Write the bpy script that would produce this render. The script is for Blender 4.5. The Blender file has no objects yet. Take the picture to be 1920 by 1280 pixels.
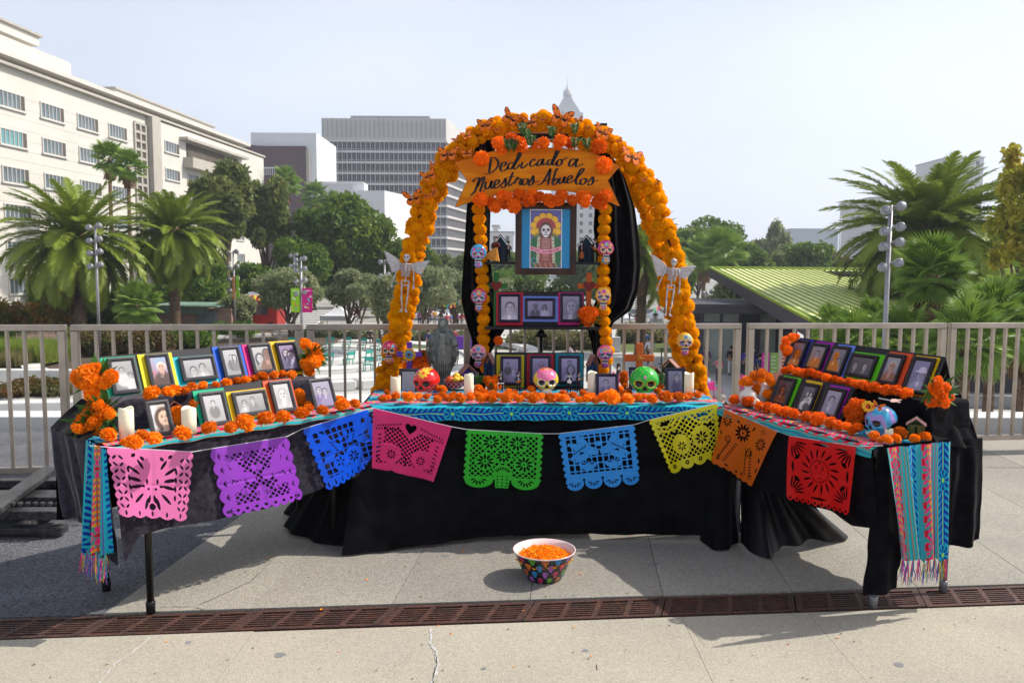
import bpy,math,random
import numpy as np
from mathutils import Vector,Matrix,Euler
from mathutils import noise as mnoise
PI=math.pi
rnd=random.Random(7)
C=bpy.context.scene.collection
SC=bpy.context.scene
# ------------------------------------------------------------------ camera, world, sun, exposure
F=1493.3
CAM_H=1.5
PITCH=math.radians(5.02)
ROLL=math.radians(0.33)
CAM_R=Euler((PI/2-PITCH,0,0)).to_matrix()@Matrix.Rotation(ROLL,3, 'Z')
CAM_P=Vector((0,0,CAM_H))
cam=bpy.data.cameras.new('camera')
cam.lens=28.0; cam.sensor_width=36.0; cam.clip_start=0.05; cam.clip_end=6000
cam.dof.use_dof=True; cam.dof.focus_distance=4.7; cam.dof.aperture_fstop=6.3
camo=bpy.data.objects.new('camera',cam)
camo.matrix_world=Matrix.Translation(CAM_P)@CAM_R.to_4x4()
C.objects.link(camo); SC.camera=camo
SUNV=Vector((0.120,0.030,0.122)).normalized()
SUN_EL=math.asin(SUNV.z); SUN_AZ=math.atan2(SUNV.x,SUNV.y)
world=bpy.data.worlds.new('World'); SC.world=world; world.use_nodes=True
wn=world.node_tree.nodes; wl=world.node_tree.links
bg=wn['Background']
sky=wn.new('ShaderNodeTexSky'); sky.sky_type='NISHITA'; sky.sun_disc=False
sky.sun_elevation=SUN_EL; sky.sun_rotation=SUN_AZ
sky.altitude=100; sky.air_density=0.8; sky.dust_density=4.0; sky.ozone_density=2.0
# thin, bright layer of high haze over the whole dome (soft procedural clouds)
wtc=wn.new('ShaderNodeTexCoord'); wmp=wn.new('ShaderNodeMapping'); wmp.inputs['Scale'].default_value=(1,1,2.5)
wno=wn.new('ShaderNodeTexNoise'); wno.inputs['Scale'].default_value=1.7; wno.inputs['Detail'].default_value=5
wmr=wn.new('ShaderNodeMapRange'); wmr.inputs[1].default_value=0.3; wmr.inputs[2].default_value=0.75
wmr.inputs[3].default_value=0.50; wmr.inputs[4].default_value=0.72
wmx=wn.new('ShaderNodeMix'); wmx.data_type='RGBA'
wl.new(wtc.outputs['Generated'],wmp.inputs[0]); wl.new(wmp.outputs[0],wno.inputs['Vector'])
wl.new(wno.outputs[0],wmr.inputs[0]); wsep=wn.new('ShaderNodeSeparateXYZ'); wl.new(wtc.outputs['Generated'],wsep.inputs[0])
wr2=wn.new('ShaderNodeMapRange'); wr2.inputs[1].default_value=0.0; wr2.inputs[2].default_value=0.9; wr2.inputs[3].default_value=1.25; wr2.inputs[4].default_value=0.25
wl.new(wsep.outputs[2],wr2.inputs[0]); wmu=wn.new('ShaderNodeMath'); wmu.operation='MULTIPLY'; wl.new(wr2.outputs[0],wmu.inputs[0]); wl.new(wmr.outputs[0],wmu.inputs[1])
wl.new(wmu.outputs[0],wmx.inputs[0])
wl.new(sky.outputs[0],wmx.inputs[6]); wmx.inputs[7].default_value=(9.4,9.9,11.0,1)
wl.new(wmx.outputs[2],bg.inputs[0]); bg.inputs[1].default_value=0.12
sl=bpy.data.lights.new('sun', 'SUN'); sl.energy=5.0; sl.angle=math.radians(0.55); sl.color=(1.0,0.95,0.86)
slo=bpy.data.objects.new('sun',sl); slo.rotation_euler=(-SUNV).to_track_quat('-Z', 'Y').to_euler(); slo.location=(20,6,30)
C.objects.link(slo)
SC.view_settings.view_transform='Standard'; SC.view_settings.look='None'
SC.view_settings.exposure=0.09; SC.view_settings.gamma=1.0
SC.cycles.use_denoising=True
SC.cycles.max_bounces=7; SC.cycles.transparent_max_bounces=12
SC.cycles.volume_bounces=0; SC.cycles.use_adaptive_sampling=True; SC.cycles.adaptive_threshold=0.02
SC.cycles.sample_clamp_indirect=4.0
# ------------------------------------------------------------------ pixel of the photograph -> point in the place
def ray(px,py):
 return CAM_R@Vector(((px-960)/F,-(py-640)/F,-1))
def WY(px,py,Y):
 d=ray(px,py); return CAM_P+d*(Y/d.y)
def WZ(px,py,z):
 d=ray(px,py); return CAM_P+d*((z-CAM_H)/d.z)
def WP(px,py,o,n):
 d=ray(px,py); return CAM_P+d*((Vector(o)-CAM_P).dot(n)/d.dot(n))
def lin(r,g,b):
 f=lambda c:(c/255/12.92)if c/255<=0.04045 else((c/255+0.055)/1.055)**2.4
 return(f(r),f(g),f(b))
def tag(o,label=None,cat=None,group=None,kind=None):
 if label:
  o['label']=label
  if len(label.replace(',', ' ').split())>16:print('LONG',label)
 if cat:o['category']=cat
 if group:o['group']=group
 if kind:o['kind']=kind
 return o
def empty(name,loc=(0,0,0),rz=0.0,label=None,cat=None,group=None,parent=None):
 o=bpy.data.objects.new(name,None); C.objects.link(o)
 o.location=loc; o.rotation_euler=(0,0,rz); o.empty_display_size=0.1
 if parent:o.parent=parent
 return tag(o,label,cat,group)
def fast_mesh(name,V,Fc,smooth=False,col=None,mi=None):
 """V (n,3) array, Fc (m,k) int array or list of lists"""
 me=bpy.data.meshes.new(name)
 V=np.asarray(V,dtype=np.float32)
 if isinstance(Fc,np.ndarray):
  m,k=Fc.shape
  me.vertices.add(len(V)); me.vertices.foreach_set('co',V.ravel())
  me.loops.add(m*k); me.loops.foreach_set('vertex_index',Fc.astype(np.int32).ravel())
  me.polygons.add(m); me.polygons.foreach_set('loop_start',np.arange(0,m*k,k,dtype=np.int32))
  me.update(calc_edges=True)
 else:
  me.from_pydata([tuple(v)for v in V.tolist()],[],Fc)
 if smooth:me.polygons.foreach_set('use_smooth',np.ones(len(me.polygons),dtype=bool))
 if mi is not None:me.polygons.foreach_set('material_index',np.asarray(mi,dtype=np.int32))
 if col is not None:
  a=me.color_attributes.new('Col', 'FLOAT_COLOR', 'POINT')
  c=np.ones((len(V),4),dtype=np.float32); c[:,:3]=np.asarray(col)[:,:3]
  a.data.foreach_set('color',c.ravel())
 return me
def link(name,me,mats=None,parent=None,loc=None,rot=None,scale=None):
 if mats is not None and len(me.materials)==0:
  for m in(mats if isinstance(mats,(list,tuple))else[mats]):me.materials.append(m)
 o=bpy.data.objects.new(name,me); C.objects.link(o)
 if parent:o.parent=parent
 if loc is not None:o.location=loc
 if rot is not None:o.rotation_euler=rot
 if scale is not None:o.scale=scale if hasattr(scale, '__len__')else(scale,)*3
 return o
class MB:
 """collects boxes, tubes, lathes ... of ONE part into one mesh"""
 def __init__(s):s.v=[]; s.f=[]; s.m=[]; s.c=[]; s.smooth=[]
 def add(s,vs,fs,mi=0,M=None,col=None,smooth=False):
  b=len(s.v)
  for v in vs:
   v=Vector(v)
   if M is not None:v=M@v
   s.v.append(tuple(v)); s.c.append(col or(1,1,1))
  for f in fs:s.f.append([b+i for i in f]); s.m.append(mi); s.smooth.append(smooth)
  return s
 def box(s,c,d,mi=0,R=None,col=None,M=None):
  x,y,z=d[0]/2,d[1]/2,d[2]/2
  vs=[Vector((i*x,j*y,k*z))for i in(-1,1)for j in(-1,1)for k in(-1,1)]
  if R is not None:vs=[R@v for v in vs]
  vs=[v+Vector(c)for v in vs]
  return s.add(vs,[(0,1,3,2),(4,6,7,5),(0,4,5,1),(2,3,7,6),(0,2,6,4),(1,5,7,3)],mi,M,col)
 def bar(s,a,b,w,h,mi=0,up=(0,0,1),col=None):
  a=Vector(a); b=Vector(b); d=b-a; L=d.length; d.normalize()
  u=Vector(up)
  if abs(d.dot(u))>0.99:u=Vector((0,1,0))
  sx=d.cross(u).normalized(); uz=sx.cross(d)
  R=Matrix((sx,d,uz)).transposed()
  return s.box((a+b)/2,(w,L,h),mi,R,col)
 def tube(s,pts,r,n=8,mi=0,cap=True,col=None):
  pts=[Vector(p)for p in pts]; rs=r if hasattr(r, '__len__')else[r]*len(pts)
  vs=[]; prev=None
  for i,p in enumerate(pts):
   t=(pts[min(i+1,len(pts)-1)]-pts[max(i-1,0)])
   t=t.normalized()if t.length>1e-9 else Vector((0,0,1))
   if prev is None:prev=t.orthogonal().normalized()
   prev=(prev-t*prev.dot(t)); prev=prev.normalized()if prev.length>1e-6 else t.orthogonal().normalized()
   q=t.cross(prev)
   for k in range(n):
    a=2*PI*k/n; vs.append(p+(prev*math.cos(a)+q*math.sin(a))*rs[i])
  fs=[(i*n+k,i*n+(k+1)%n,(i+1)*n+(k+1)%n,(i+1)*n+k)for i in range(len(pts)-1)for k in range(n)]
  if cap:fs+=[tuple(range(n))[::-1],tuple((len(pts)-1)*n+k for k in range(n))]
  return s.add(vs,fs,mi,None,col,True)
 def lathe(s,prof,n=24,mi=0,M=None,col=None,cap=True):
  vs=[(r*math.cos(2*PI*k/n),r*math.sin(2*PI*k/n),z)for r,z in prof for k in range(n)]
  fs=[(i*n+k,i*n+(k+1)%n,(i+1)*n+(k+1)%n,(i+1)*n+k)for i in range(len(prof)-1)for k in range(n)]
  if cap:fs+=[tuple(range(n))[::-1],tuple((len(prof)-1)*n+k for k in range(n))]
  return s.add(vs,fs,mi,M,col,True)
 def ball(s,c,r,n=12,mi=0,R=None,col=None):
  r=r if hasattr(r, '__len__')else(r,r,r); h=n//2+1; vs=[]
  for i in range(1,h):
   t=PI*i/h
   for k in range(n):
    a=2*PI*k/n; vs.append(Vector((r[0]*math.sin(t)*math.cos(a),r[1]*math.sin(t)*math.sin(a),r[2]*math.cos(t))))
  vs+=[Vector((0,0,r[2])),Vector((0,0,-r[2]))]; T=len(vs)-2
  if R is not None:vs=[R@v for v in vs]
  vs=[v+Vector(c)for v in vs]
  fs=[(i*n+k,(i+1)*n+k,(i+1)*n+(k+1)%n,i*n+(k+1)%n)for i in range(h-2)for k in range(n)]
  fs+=[(T,k,(k+1)%n)for k in range(n)]+[(T+1,(h-2)*n+(k+1)%n,(h-2)*n+k)for k in range(n)]
  return s.add(vs,fs,mi,None,col,True)
 def prism(s,poly,z0,z1,mi=0,M=None,col=None):
  n=len(poly); vs=[(x,y,z0)for x,y in poly]+[(x,y,z1)for x,y in poly]
  fs=[tuple(range(n))[::-1],tuple(range(n,2*n))]+[(k,(k+1)%n,n+(k+1)%n,n+k)for k in range(n)]
  return s.add(vs,fs,mi,M,col)
 def mesh(s,name,vcol=False):
  me=bpy.data.meshes.new(name); me.from_pydata(s.v,[],s.f)
  me.polygons.foreach_set('material_index',s.m); me.polygons.foreach_set('use_smooth',s.smooth)
  if vcol:
   a=me.color_attributes.new('Col', 'FLOAT_COLOR', 'POINT')
   a.data.foreach_set('color',[x for c in s.c for x in(c[0],c[1],c[2],1.0)])
  me.update(); return me
 def build(s,name,mats,parent=None,loc=None,rot=None,vcol=False,scale=None):
  return link(name,s.mesh(name,vcol),mats,parent,loc,rot,scale)
def bevel(o,w=0.004,seg=2):
 m=o.modifiers.new('bevel', 'BEVEL'); m.width=w; m.segments=seg; m.limit_method='ANGLE'; return o
def mat(name,col=(.5,.5,.5),rough=.6,metal=0.0,var=0.0,scale=8.0,bump=0.0,bscale=None,col2=None,attr=False,spec=0.3,objvar=0.0,sheen=0.0,trans=0.0,coat=0.0,stretch=None,detail=4,sss=0.0,speck=None,coords='Object'):
 m=bpy.data.materials.new(name); m.use_nodes=True; nt=m.node_tree; N=nt.nodes; L=nt.links
 b=N['Principled BSDF']; b.inputs['Roughness'].default_value=rough; b.inputs['Metallic'].default_value=metal
 b.inputs['Specular IOR Level'].default_value=spec
 if sheen:b.inputs['Sheen Weight'].default_value=sheen; b.inputs['Sheen Roughness'].default_value=0.35
 if coat:b.inputs['Coat Weight'].default_value=coat; b.inputs['Coat Roughness'].default_value=0.08
 if sss:b.inputs['Subsurface Weight'].default_value=sss; b.inputs['Subsurface Radius'].default_value=(.02,.012,.006)
 tc=N.new('ShaderNodeTexCoord'); vec=tc.outputs[coords]
 if stretch:
  mp=N.new('ShaderNodeMapping'); mp.inputs['Scale'].default_value=stretch; L.new(vec,mp.inputs[0]); vec=mp.outputs[0]
 out=None
 if attr:
  at=N.new('ShaderNodeAttribute'); at.attribute_name='Col'; out=at.outputs['Color']
 else:
  rgb=N.new('ShaderNodeRGB'); rgb.outputs[0].default_value=(*col,1); out=rgb.outputs[0]
 if var or col2:
  no=N.new('ShaderNodeTexNoise'); no.inputs['Scale'].default_value=scale; no.inputs['Detail'].default_value=detail
  L.new(vec,no.inputs['Vector'])
  mr=N.new('ShaderNodeMapRange'); mr.inputs[1].default_value=0.32; mr.inputs[2].default_value=0.68
  L.new(no.outputs[0],mr.inputs[0])
  if col2:
   mx=N.new('ShaderNodeMix'); mx.data_type='RGBA'; L.new(mr.outputs[0],mx.inputs[0]); L.new(out,mx.inputs[6])
   mx.inputs[7].default_value=(*col2,1); out=mx.outputs[2]
  if var:
   mr.inputs[3].default_value=0 if col2 else 1-var; mr.inputs[4].default_value=1 if col2 else 1+var
   if not col2:
    mx=N.new('ShaderNodeMix'); mx.data_type='RGBA'; mx.blend_type='MULTIPLY'; mx.inputs[0].default_value=1
    L.new(out,mx.inputs[6]); L.new(mr.outputs[0],mx.inputs[7]); out=mx.outputs[2]
 if speck:
  vo=N.new('ShaderNodeTexVoronoi'); vo.inputs['Scale'].default_value=speck[0]; L.new(vec,vo.inputs['Vector'])
  sp=N.new('ShaderNodeSeparateColor'); L.new(vo.outputs['Color'],sp.inputs[0])
  m2=N.new('ShaderNodeMapRange'); m2.inputs[3].default_value=speck[1]; m2.inputs[4].default_value=speck[2]
  L.new(sp.outputs[0],m2.inputs[0])
  mx=N.new('ShaderNodeMix'); mx.data_type='RGBA'; mx.blend_type='MULTIPLY'; mx.inputs[0].default_value=1
  L.new(out,mx.inputs[6]); L.new(m2.outputs[0],mx.inputs[7]); out=mx.outputs[2]
 if objvar:
  oi=N.new('ShaderNodeObjectInfo'); hs=N.new('ShaderNodeHueSaturation')
  m3=N.new('ShaderNodeMapRange'); m3.inputs[3].default_value=1-objvar; m3.inputs[4].default_value=1+objvar*.6
  L.new(oi.outputs['Random'],m3.inputs[0]); L.new(m3.outputs[0],hs.inputs['Value'])
  m4=N.new('ShaderNodeMapRange'); m4.inputs[3].default_value=0.5-objvar*.05; m4.inputs[4].default_value=0.5+objvar*.05
  m4.inputs[3].default_value=0.5-objvar*.018; m4.inputs[4].default_value=0.5+objvar*.03; L.new(oi.outputs['Random'],m4.inputs[0]); L.new(m4.outputs[0],hs.inputs['Hue']); L.new(out,hs.inputs['Color']); out=hs.outputs[0]
 L.new(out,b.inputs['Base Color'])
 if bump:
  bn=N.new('ShaderNodeTexNoise'); bn.inputs['Scale'].default_value=bscale or scale*3; bn.inputs['Detail'].default_value=5
  L.new(vec,bn.inputs['Vector']); bp=N.new('ShaderNodeBump'); bp.inputs['Strength'].default_value=bump; bp.inputs['Distance'].default_value=.01
  L.new(bn.outputs[0],bp.inputs['Height']); L.new(bp.outputs[0],b.inputs['Normal'])
 if trans:
  tr=N.new('ShaderNodeBsdfTranslucent'); L.new(out,tr.inputs[0]); ms=N.new('ShaderNodeMixShader'); ms.inputs[0].default_value=trans
  L.new(b.outputs[0],ms.inputs[1]); L.new(tr.outputs[0],ms.inputs[2]); L.new(ms.outputs[0],N['Material Output'].inputs[0])
 return m
def glass_mat(name,col,rough=.05):
 return mat(name,col,rough,0.0,spec=1.0,coat=.5,var=.25,scale=.6)
M={}
M['black_metal']=mat('black_metal',(.012,.012,.013),.4,.3,var=.3,scale=20)
M['crushed_velvet']=mat('crushed_velvet',(.011,.009,.015),.8,sheen=.30,col2=(.035,.030,.045),var=.5,scale=38,bump=.35,bscale=55,spec=.15,detail=7)
M['black_velvet']=mat('black_velvet',(.0045,.004,.006),.85,sheen=.07,var=.5,scale=20,bump=.12,bscale=90,spec=.06)
M['black_cloth']=mat('black_cloth',(.006,.006,.007),.9,sheen=.06,var=.4,scale=10,bump=.1,bscale=250,spec=.05)
M['black_satin']=mat('black_satin',(.005,.0045,.007),.5,sheen=.02,var=.4,scale=10,spec=.3)
M['steel']=mat('steel',(.42,.36,.30),.40,.75,var=.15,scale=6,bump=.05,bscale=90)
M['frame_black']=mat('frame_black',(.018,.016,.020),.38,var=.3,scale=30)
M['frame_grey']=mat('frame_grey',(.055,.055,.06),.45,var=.2,scale=30)
M['board_black']=mat('board_black',(.02,.019,.023),.6,var=.2,scale=10)
M['print']=mat('print',attr=True,rough=.22,coat=.35,spec=.4)
M['attr_matte']=mat('attr_matte',attr=True,rough=.7)
M['attr_gloss']=mat('attr_gloss',attr=True,rough=.2,coat=.6)
M['attr_cloth']=mat('attr_cloth',attr=True,rough=.85,bump=.25,bscale=500,spec=.2)
M['attr_wood']=mat('attr_wood',attr=True,rough=.5,var=.15,scale=30,stretch=(1,1,.1))
M['wax']=mat('wax',(.90,.84,.62),.5,sss=.25,var=.04,scale=10)
M['wick']=mat('wick',(.05,.04,.03),.8)
M['marigold']=mat('marigold',(.96,.235,.002),.6,objvar=.26,trans=.25,var=.22,scale=45,spec=.2)
M['marigold_deep']=mat('marigold_deep',(.96,.175,.003),.6,objvar=.2,trans=.25,var=.2,scale=45,spec=.2)
M['pompom']=mat('pompom',(1.0,.49,.003),1.0,objvar=.10,trans=.45,var=.12,scale=60,spec=.1)
M['leaf_small']=mat('leaf_small',(.05,.13,.02),.5,var=.4,scale=30,trans=.2)
M['white_paint']=mat('white_paint',(.72,.72,.74),.5,var=.08,scale=6)
M['bone']=mat('bone',(.52,.50,.50),.5,var=.15,scale=60)
M['bark']=mat('bark',(.12,.085,.06),.9,var=.4,scale=5,bump=.6,bscale=12)
M['palm_bark']=mat('palm_bark',(.14,.09,.055),.9,var=.5,scale=4,bump=1.0,bscale=6,stretch=(1,1,3))
M['string']=mat('string',(.75,.75,.78),.6,var=.1,scale=50)
# ================================================================== THE SETTING: terrace, drain, fence, plaza
PZ=-4.5
M['conc_deck']=mat('conc_deck',(.34,.315,.265),.85,col2=(.275,.255,.22),detail=9,var=.3,scale=1.3,bump=.5,bscale=140,speck=(150,.76,1.22),objvar=.12)
M['conc_front']=mat('conc_front',(.43,.39,.305),.85,col2=(.36,.33,.27),detail=9,var=.3,scale=1.7,bump=.35,bscale=160,speck=(170,.84,1.14))
M['asphalt']=mat('asphalt',(.105,.105,.115),.85,var=.2,scale=2.2,bump=.6,bscale=120,speck=(130,.5,1.7))
M['joint']=mat('joint',(.05,.045,.04),.9,var=.2,scale=20)
M['rust']=mat('rust',(.115,.052,.036),.62,.25,col2=(.060,.036,.032),var=.3,scale=9,bump=.5,bscale=60,speck=(120,.7,1.3))
M['conc_plaza']=mat('conc_plaza',(.46,.45,.42),.8,var=.12,scale=.25,speck=(3,.93,1.07))
M['conc_white']=mat('conc_white',(.62,.61,.58),.75,var=.08,scale=.9,bump=.1,bscale=12)
M['pink_stone']=mat('pink_stone',(.38,.24,.19),.8,var=.2,scale=2)
M['grey_stone']=mat('grey_stone',(.22,.22,.23),.8,var=.2,scale=2)
M['dirt']=mat('dirt',(.09,.065,.045),.95,var=.4,scale=6)
def quad(name,pts,m,z=None,parent=None):
 return link(name,fast_mesh(name,[tuple(p)for p in pts],[tuple(range(len(pts)))]),m,parent)
tag(quad('ground',[(-700,-40,PZ-.03),(700,-40,PZ-.03),(700,1150,PZ-.03),(-700,1150,PZ-.03)],mat('ground_far',(.30,.29,.26),.9,var=.25,scale=.05)),kind='structure')
tag(quad('plaza',[(-46,8.2,PZ),(60,8.2,PZ),(60,92,PZ),(-46,92,PZ)],M['conc_plaza']),kind='structure')
# terrace body under the slabs, edge kerb
b=MB(); b.box((0,1.2,-.42),(30,13.2,.7),0)
tag(b.build('terrace',M['joint']),kind='structure')
b=MB(); b.bar((-15,7.35,-.15),(15,8.15,-.15),.34,.5,0)
tag(b.build('terrace_kerb',M['conc_white']),kind='structure')
# slab joints run away from the camera: X = X0 + .615 k + .09 (Y-4)
def JX(k,Y):return .128+.618*k+.085*(Y-4)
GA=WZ(0,1157,0); GB=WZ(1880,1096,0)
gdir=(GB-GA); GS=gdir.y/gdir.x
def GY(x,off=0):return GA.y+GS*(x-GA.x)+off
DW=.213
pave=empty('terrace_paving'); tag(pave,kind='structure')
def slab(name,poly,m,t=.07,z=0.0,gap=.004):
 cx=sum(p[0]for p in poly)/len(poly); cy=sum(p[1]for p in poly)/len(poly)
 q=[]
 for x,y in poly:
  d=Vector((x-cx,y-cy)); L=d.length; q.append((x-d.x/L*gap,y-d.y/L*gap))
 mb=MB(); mb.prism(q,z-t,z)
 return mb.build(name,m,pave)
for k in range(-3,16):
 for r,(y0,y1)in enumerate([(None,6.1),(6.1,7.3)]):
  def yy(x,k=k):return GY(x)+.004
  xa,xb=JX(k,3.6),JX(k+1,3.6)
  pa=(JX(k,yy(xa)),yy(xa))if y0 is None else(JX(k,y0),y0)
  pb=(JX(k+1,yy(xb)),yy(xb))if y0 is None else(JX(k+1,y0),y0)
  if k==-3 and y0 is None:pass
  slab('paving_slab',[pa,pb,(JX(k+1,y1),y1),(JX(k,y1),y1)],M['conc_deck'],gap=.0065)
xb=lambda y:JX(-3,y)
slab('asphalt_patch',[(-14,GY(-14)+.004),(xb(3.45)-.006,GY(xb(3.45))+.004),(xb(7.3)-.006,7.3),(-14,7.3)],M['asphalt'],gap=.0)
# front strip, wider slabs
fx=[-14,-1.12,.70,1.27,2.45,3.6,14]
for i in range(len(fx)-1):
 a,c=fx[i],fx[i+1]; sl_=.012 if i<2 else .0
 slab('paving_slab',[(a,-5),(c,-5),(c+.05,GY(c,-DW)-.004),(a+.05,GY(a,-DW)-.004)],M['conc_front'],gap=.0 if i==0 else .0065)
def crack(pts,w,m,name='crack',z=.0022):
 V=[]; Fc=[]; rr=random.Random(len(pts))
 P=[]
 for i in range(len(pts)-1):
  for t in range(6):P.append(Vector(pts[i]).lerp(Vector(pts[i+1]),t/6))
 P.append(Vector(pts[-1]))
 for i,p in enumerate(P):
  d=(P[min(i+1,len(P)-1)]-P[max(i-1,0)]).normalized(); n=Vector((-d.y,d.x,0))
  ww=w*rr.uniform(.35,1.2)/2; j=n*rr.uniform(-w,w)*.5
  V+=[tuple(p+n*ww+j+Vector((0,0,z))),tuple(p-n*ww+j+Vector((0,0,z)))]
 for i in range(len(P)-1):Fc.append((2*i,2*i+1,2*i+3,2*i+2))
 o=link(name,fast_mesh(name,V,Fc),m,pave); return o
M['mortar']=mat('mortar',(.50,.49,.47),.8,var=.2,scale=30)
g=lambda*a:[tuple(WZ(x,y,0))for x,y in a]
crack(g((808,1178),(806,1205),(818,1222),(820,1245),(812,1279),(808,1320)),.012,M['mortar'])
crack(g((280,1195),(250,1222),(215,1245),(190,1275),(160,1310)),.008,M['mortar'])
crack(g((817,1225),(820,1243),(814,1262),(811,1290)),.003,M['joint'],z=.0035)
crack(g((300,1138),(360,1137),(395,1146),(430,1146)),.003,M['joint'])
crack(g((1118,1245),(1120,1256)),.003,M['joint'])
crack(g((520,1040),(470,1090),(372,1135)),.003,M['joint'])
# trench drain: cast sections side by side
trough=MB(); trough.bar((-13,GY(-13,-DW/2),-.12),(13,GY(13,-DW/2),-.12),DW+.03,.1)
drain=empty('trench_drain',label='rust brown cast iron trench drain crossing the pale terrace',cat='drain')
trough.build('drain_channel',M['joint'],drain)
gs=.613
def section_mesh():
 m=MB(); t=.018; W=DW-.012; L=gs-.006; sk=.06
 def bx(u0,u1,v0,v1,z1=0.0):
  pts=[]
  for u,v in((u0,v0),(u1,v0),(u1,v1),(u0,v1)):pts.append((u+sk*(v/W-.5),v+GS*u))
  m.prism(pts,-t,z1)
 e=.013
 bx(0,L,0,.024); bx(0,L,W-.024,W)
 ng=4; edge=.03; gw=(L-2*edge-3*.022)/ng
 us=[(0,edge)]; x=edge
 cells=[]
 for i in range(ng):
  cells.append((x,x+gw)); x+=gw
  if i<ng-1:us.append((x,x+.022)); x+=.022
 us.append((L-edge,L))
 for a,c in us:bx(a,c,.024,W-.024,-.0005)
 nb=7; h=W-.048
 for a,c in cells:
  for j in range(1,nb):
   y=.024+h*j/nb; bx(a,c,y-.0055,y+.0055,-.0015)
 return m.mesh('grate_section')
gm=section_mesh(); gm.materials.append(M['rust'])
x=JX(1,3.6)-.015+gs*-22
for i in range(44):
 o=link('grate_section',gm,None,drain,(x+gs*i,GY(x+gs*i,-DW+.006),-.001-.002*(i%3==0)),(0,rnd.uniform(-.003,.003),0))
FA=WZ(20,886,0.0); FB=Vector((4.3,6.72,0))
fd=(FB-FA); fd.z=0; fd.normalize(); fn=Vector((-fd.y,fd.x,0))
def fpt(px,py=700):
 p=WP(px,py,FA,fn); return(p-FA).dot(fd)
tops=1.093
def fence_panel(px0,px1,label,base):
 t0,t1=fpt(px0),fpt(px1)
 o=FA+fd*t0; rz=math.atan2(fd.y,fd.x); L=t1-t0
 root=empty('fence_panel',(o.x,o.y,0),rz,label, 'railing', 'steel railing panels along the terrace edge')
 w=.052
 m=MB(); m.box((L/2,0,tops-.022),(L,w,.044)); bevel(m.build('top_rail',M['steel'],root),.004)
 m=MB(); m.box((L/2,0,base+.02),(L-2*w,.045,.04)); m.build('bottom_rail',M['steel'],root)
 me=None
 for xx in(w/2,L-w/2):
  m=MB(); m.box((xx,0,(tops-.046)/2),(w,w-.004,tops-.046)); bevel(m.build('post',M['steel'],root),.004)
 n=max(2,round((L-2*w)/.1165));
 m=MB(); m.box((0,0,0),(.0185,.030,tops-.044-base-.04)); pm=m.mesh('picket'); pm.materials.append(M['steel'])
 for i in range(1,n):
  link('picket',pm,None,root,(w+(L-2*w)*i/n,0,(tops-.044+base+.04)/2))
fence_panel(-330,127, 'steel railing panel at the far left edge beside the stacked dark staging',.0)
fence_panel(137,569, 'steel railing panel behind the left table of framed photos',.0)
fence_panel(577,882, 'steel railing panel behind the left foot of the flower arch and the statue',.03)
fence_panel(890,1386, 'steel railing panel behind the middle of the altar and right foot of the arch',.06)
fence_panel(1399,1768, 'steel railing panel behind the right table of framed photos',.09)
fence_panel(1776,2230, 'steel railing panel at the far right edge in front of the low palms',.095)
NUM='first second third fourth fifth sixth seventh eighth ninth tenth eleventh twelfth thirteenth fourteenth fifteenth sixteenth seventeenth eighteenth nineteenth twentieth'.split()
NUM=NUM+['twenty-'+w for w in NUM[:9]]+['thirtieth']+['thirty-'+w for w in NUM[:9]]
# ------------------------------------------------------------------ fountain bowl: rings of pale blocks, teal seats
fc=Vector((-14.5,55,PZ))
b=MB();
for r0,r1,z1 in((11.2,13.2,.14),(6.8,8.6,.10),(3.2,4.6,.16)):
 n=64
 vs=[];
 for k in range(n):
  a=2*PI*k/n
  for r,z in((r0,.0),(r0,z1),(r1,z1),(r1,0)):vs.append((r*math.cos(a),r*math.sin(a),z))
 fs=[(4*k+j,4*k+j+1,4*((k+1)%n)+j+1,4*((k+1)%n)+j)for k in range(n)for j in range(3)]
 b.add(vs,fs)
b.lathe([(0.01,.03),(2.9,.03),(2.9,.0)],48,1,cap=False)
fo=b.build('fountain_ring',[M['conc_white'],M['grey_stone']],None,fc)
tag(fo, 'low pale concrete rings of the round plaza fountain', 'fountain')
m=MB(); m.box((0,0,.24),(2.7,1.0,.42)); m.box((0,.25,.06),(2.5,.5,.12)); bm_=m.mesh('bench_block'); bm_.materials.append(M['conc_white'])
for k in range(34):
 a=2*PI*k/34+.05
 o=link('concrete_bench',bm_,None,None,fc+Vector((16.2*math.cos(a),16.2*math.sin(a),0)),(0,0,a+PI/2))
 tag(o, 'pale concrete bench block in the ring around the fountain, %s clockwise from its right end'%NUM[k], 'bench', 'concrete blocks ringing the fountain')
M['teal']=mat('teal',(.03,.30,.25),.5,var=.15,scale=10)
m=MB(); m.bar((-.3,0,.42),(.3,0,.42),.5,.05); m.bar((-.3,.28,.42),(-.3,.42,1.0),.06,.05); m.bar((.3,.28,.42),(.3,.42,1.0),.06,.05)
m.bar((-.3,.38,.85),(.3,.38,.85),.05,.25)
for sx in(-.25,.25):
 for sy in(-.2,.2):m.bar((sx,sy,0),(sx*1.1,sy,.42),.05,.05)
cm=m.mesh('seat'); cm.materials.append(M['teal'])
for r,n,a0,a1 in((9.4,12,-.9,.5),(6.0,15,-1.3,2.2)):
 for k in range(n):
  a=a0+(a1-a0)*k/n
  o=link('teal_chair',cm,None,None,fc+Vector((r*math.cos(a),r*math.sin(a),.0)),(0,0,a-PI/2+rnd.uniform(-.3,.3)),.9)
  tag(o, 'teal chair in the %s arc at the fountain, %s from its near right end'%('outer' if r>8 else 'inner',NUM[k]), 'chair', 'teal chairs around the fountain')
def blk(name,pts,z0,z1,m,label,cat,group=None):
 mb=MB(); mb.prism([(p[0],p[1])for p in pts],z0,z1); o=mb.build(name,m); bevel(o,.05)
 return tag(o,label,cat,group)
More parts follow.
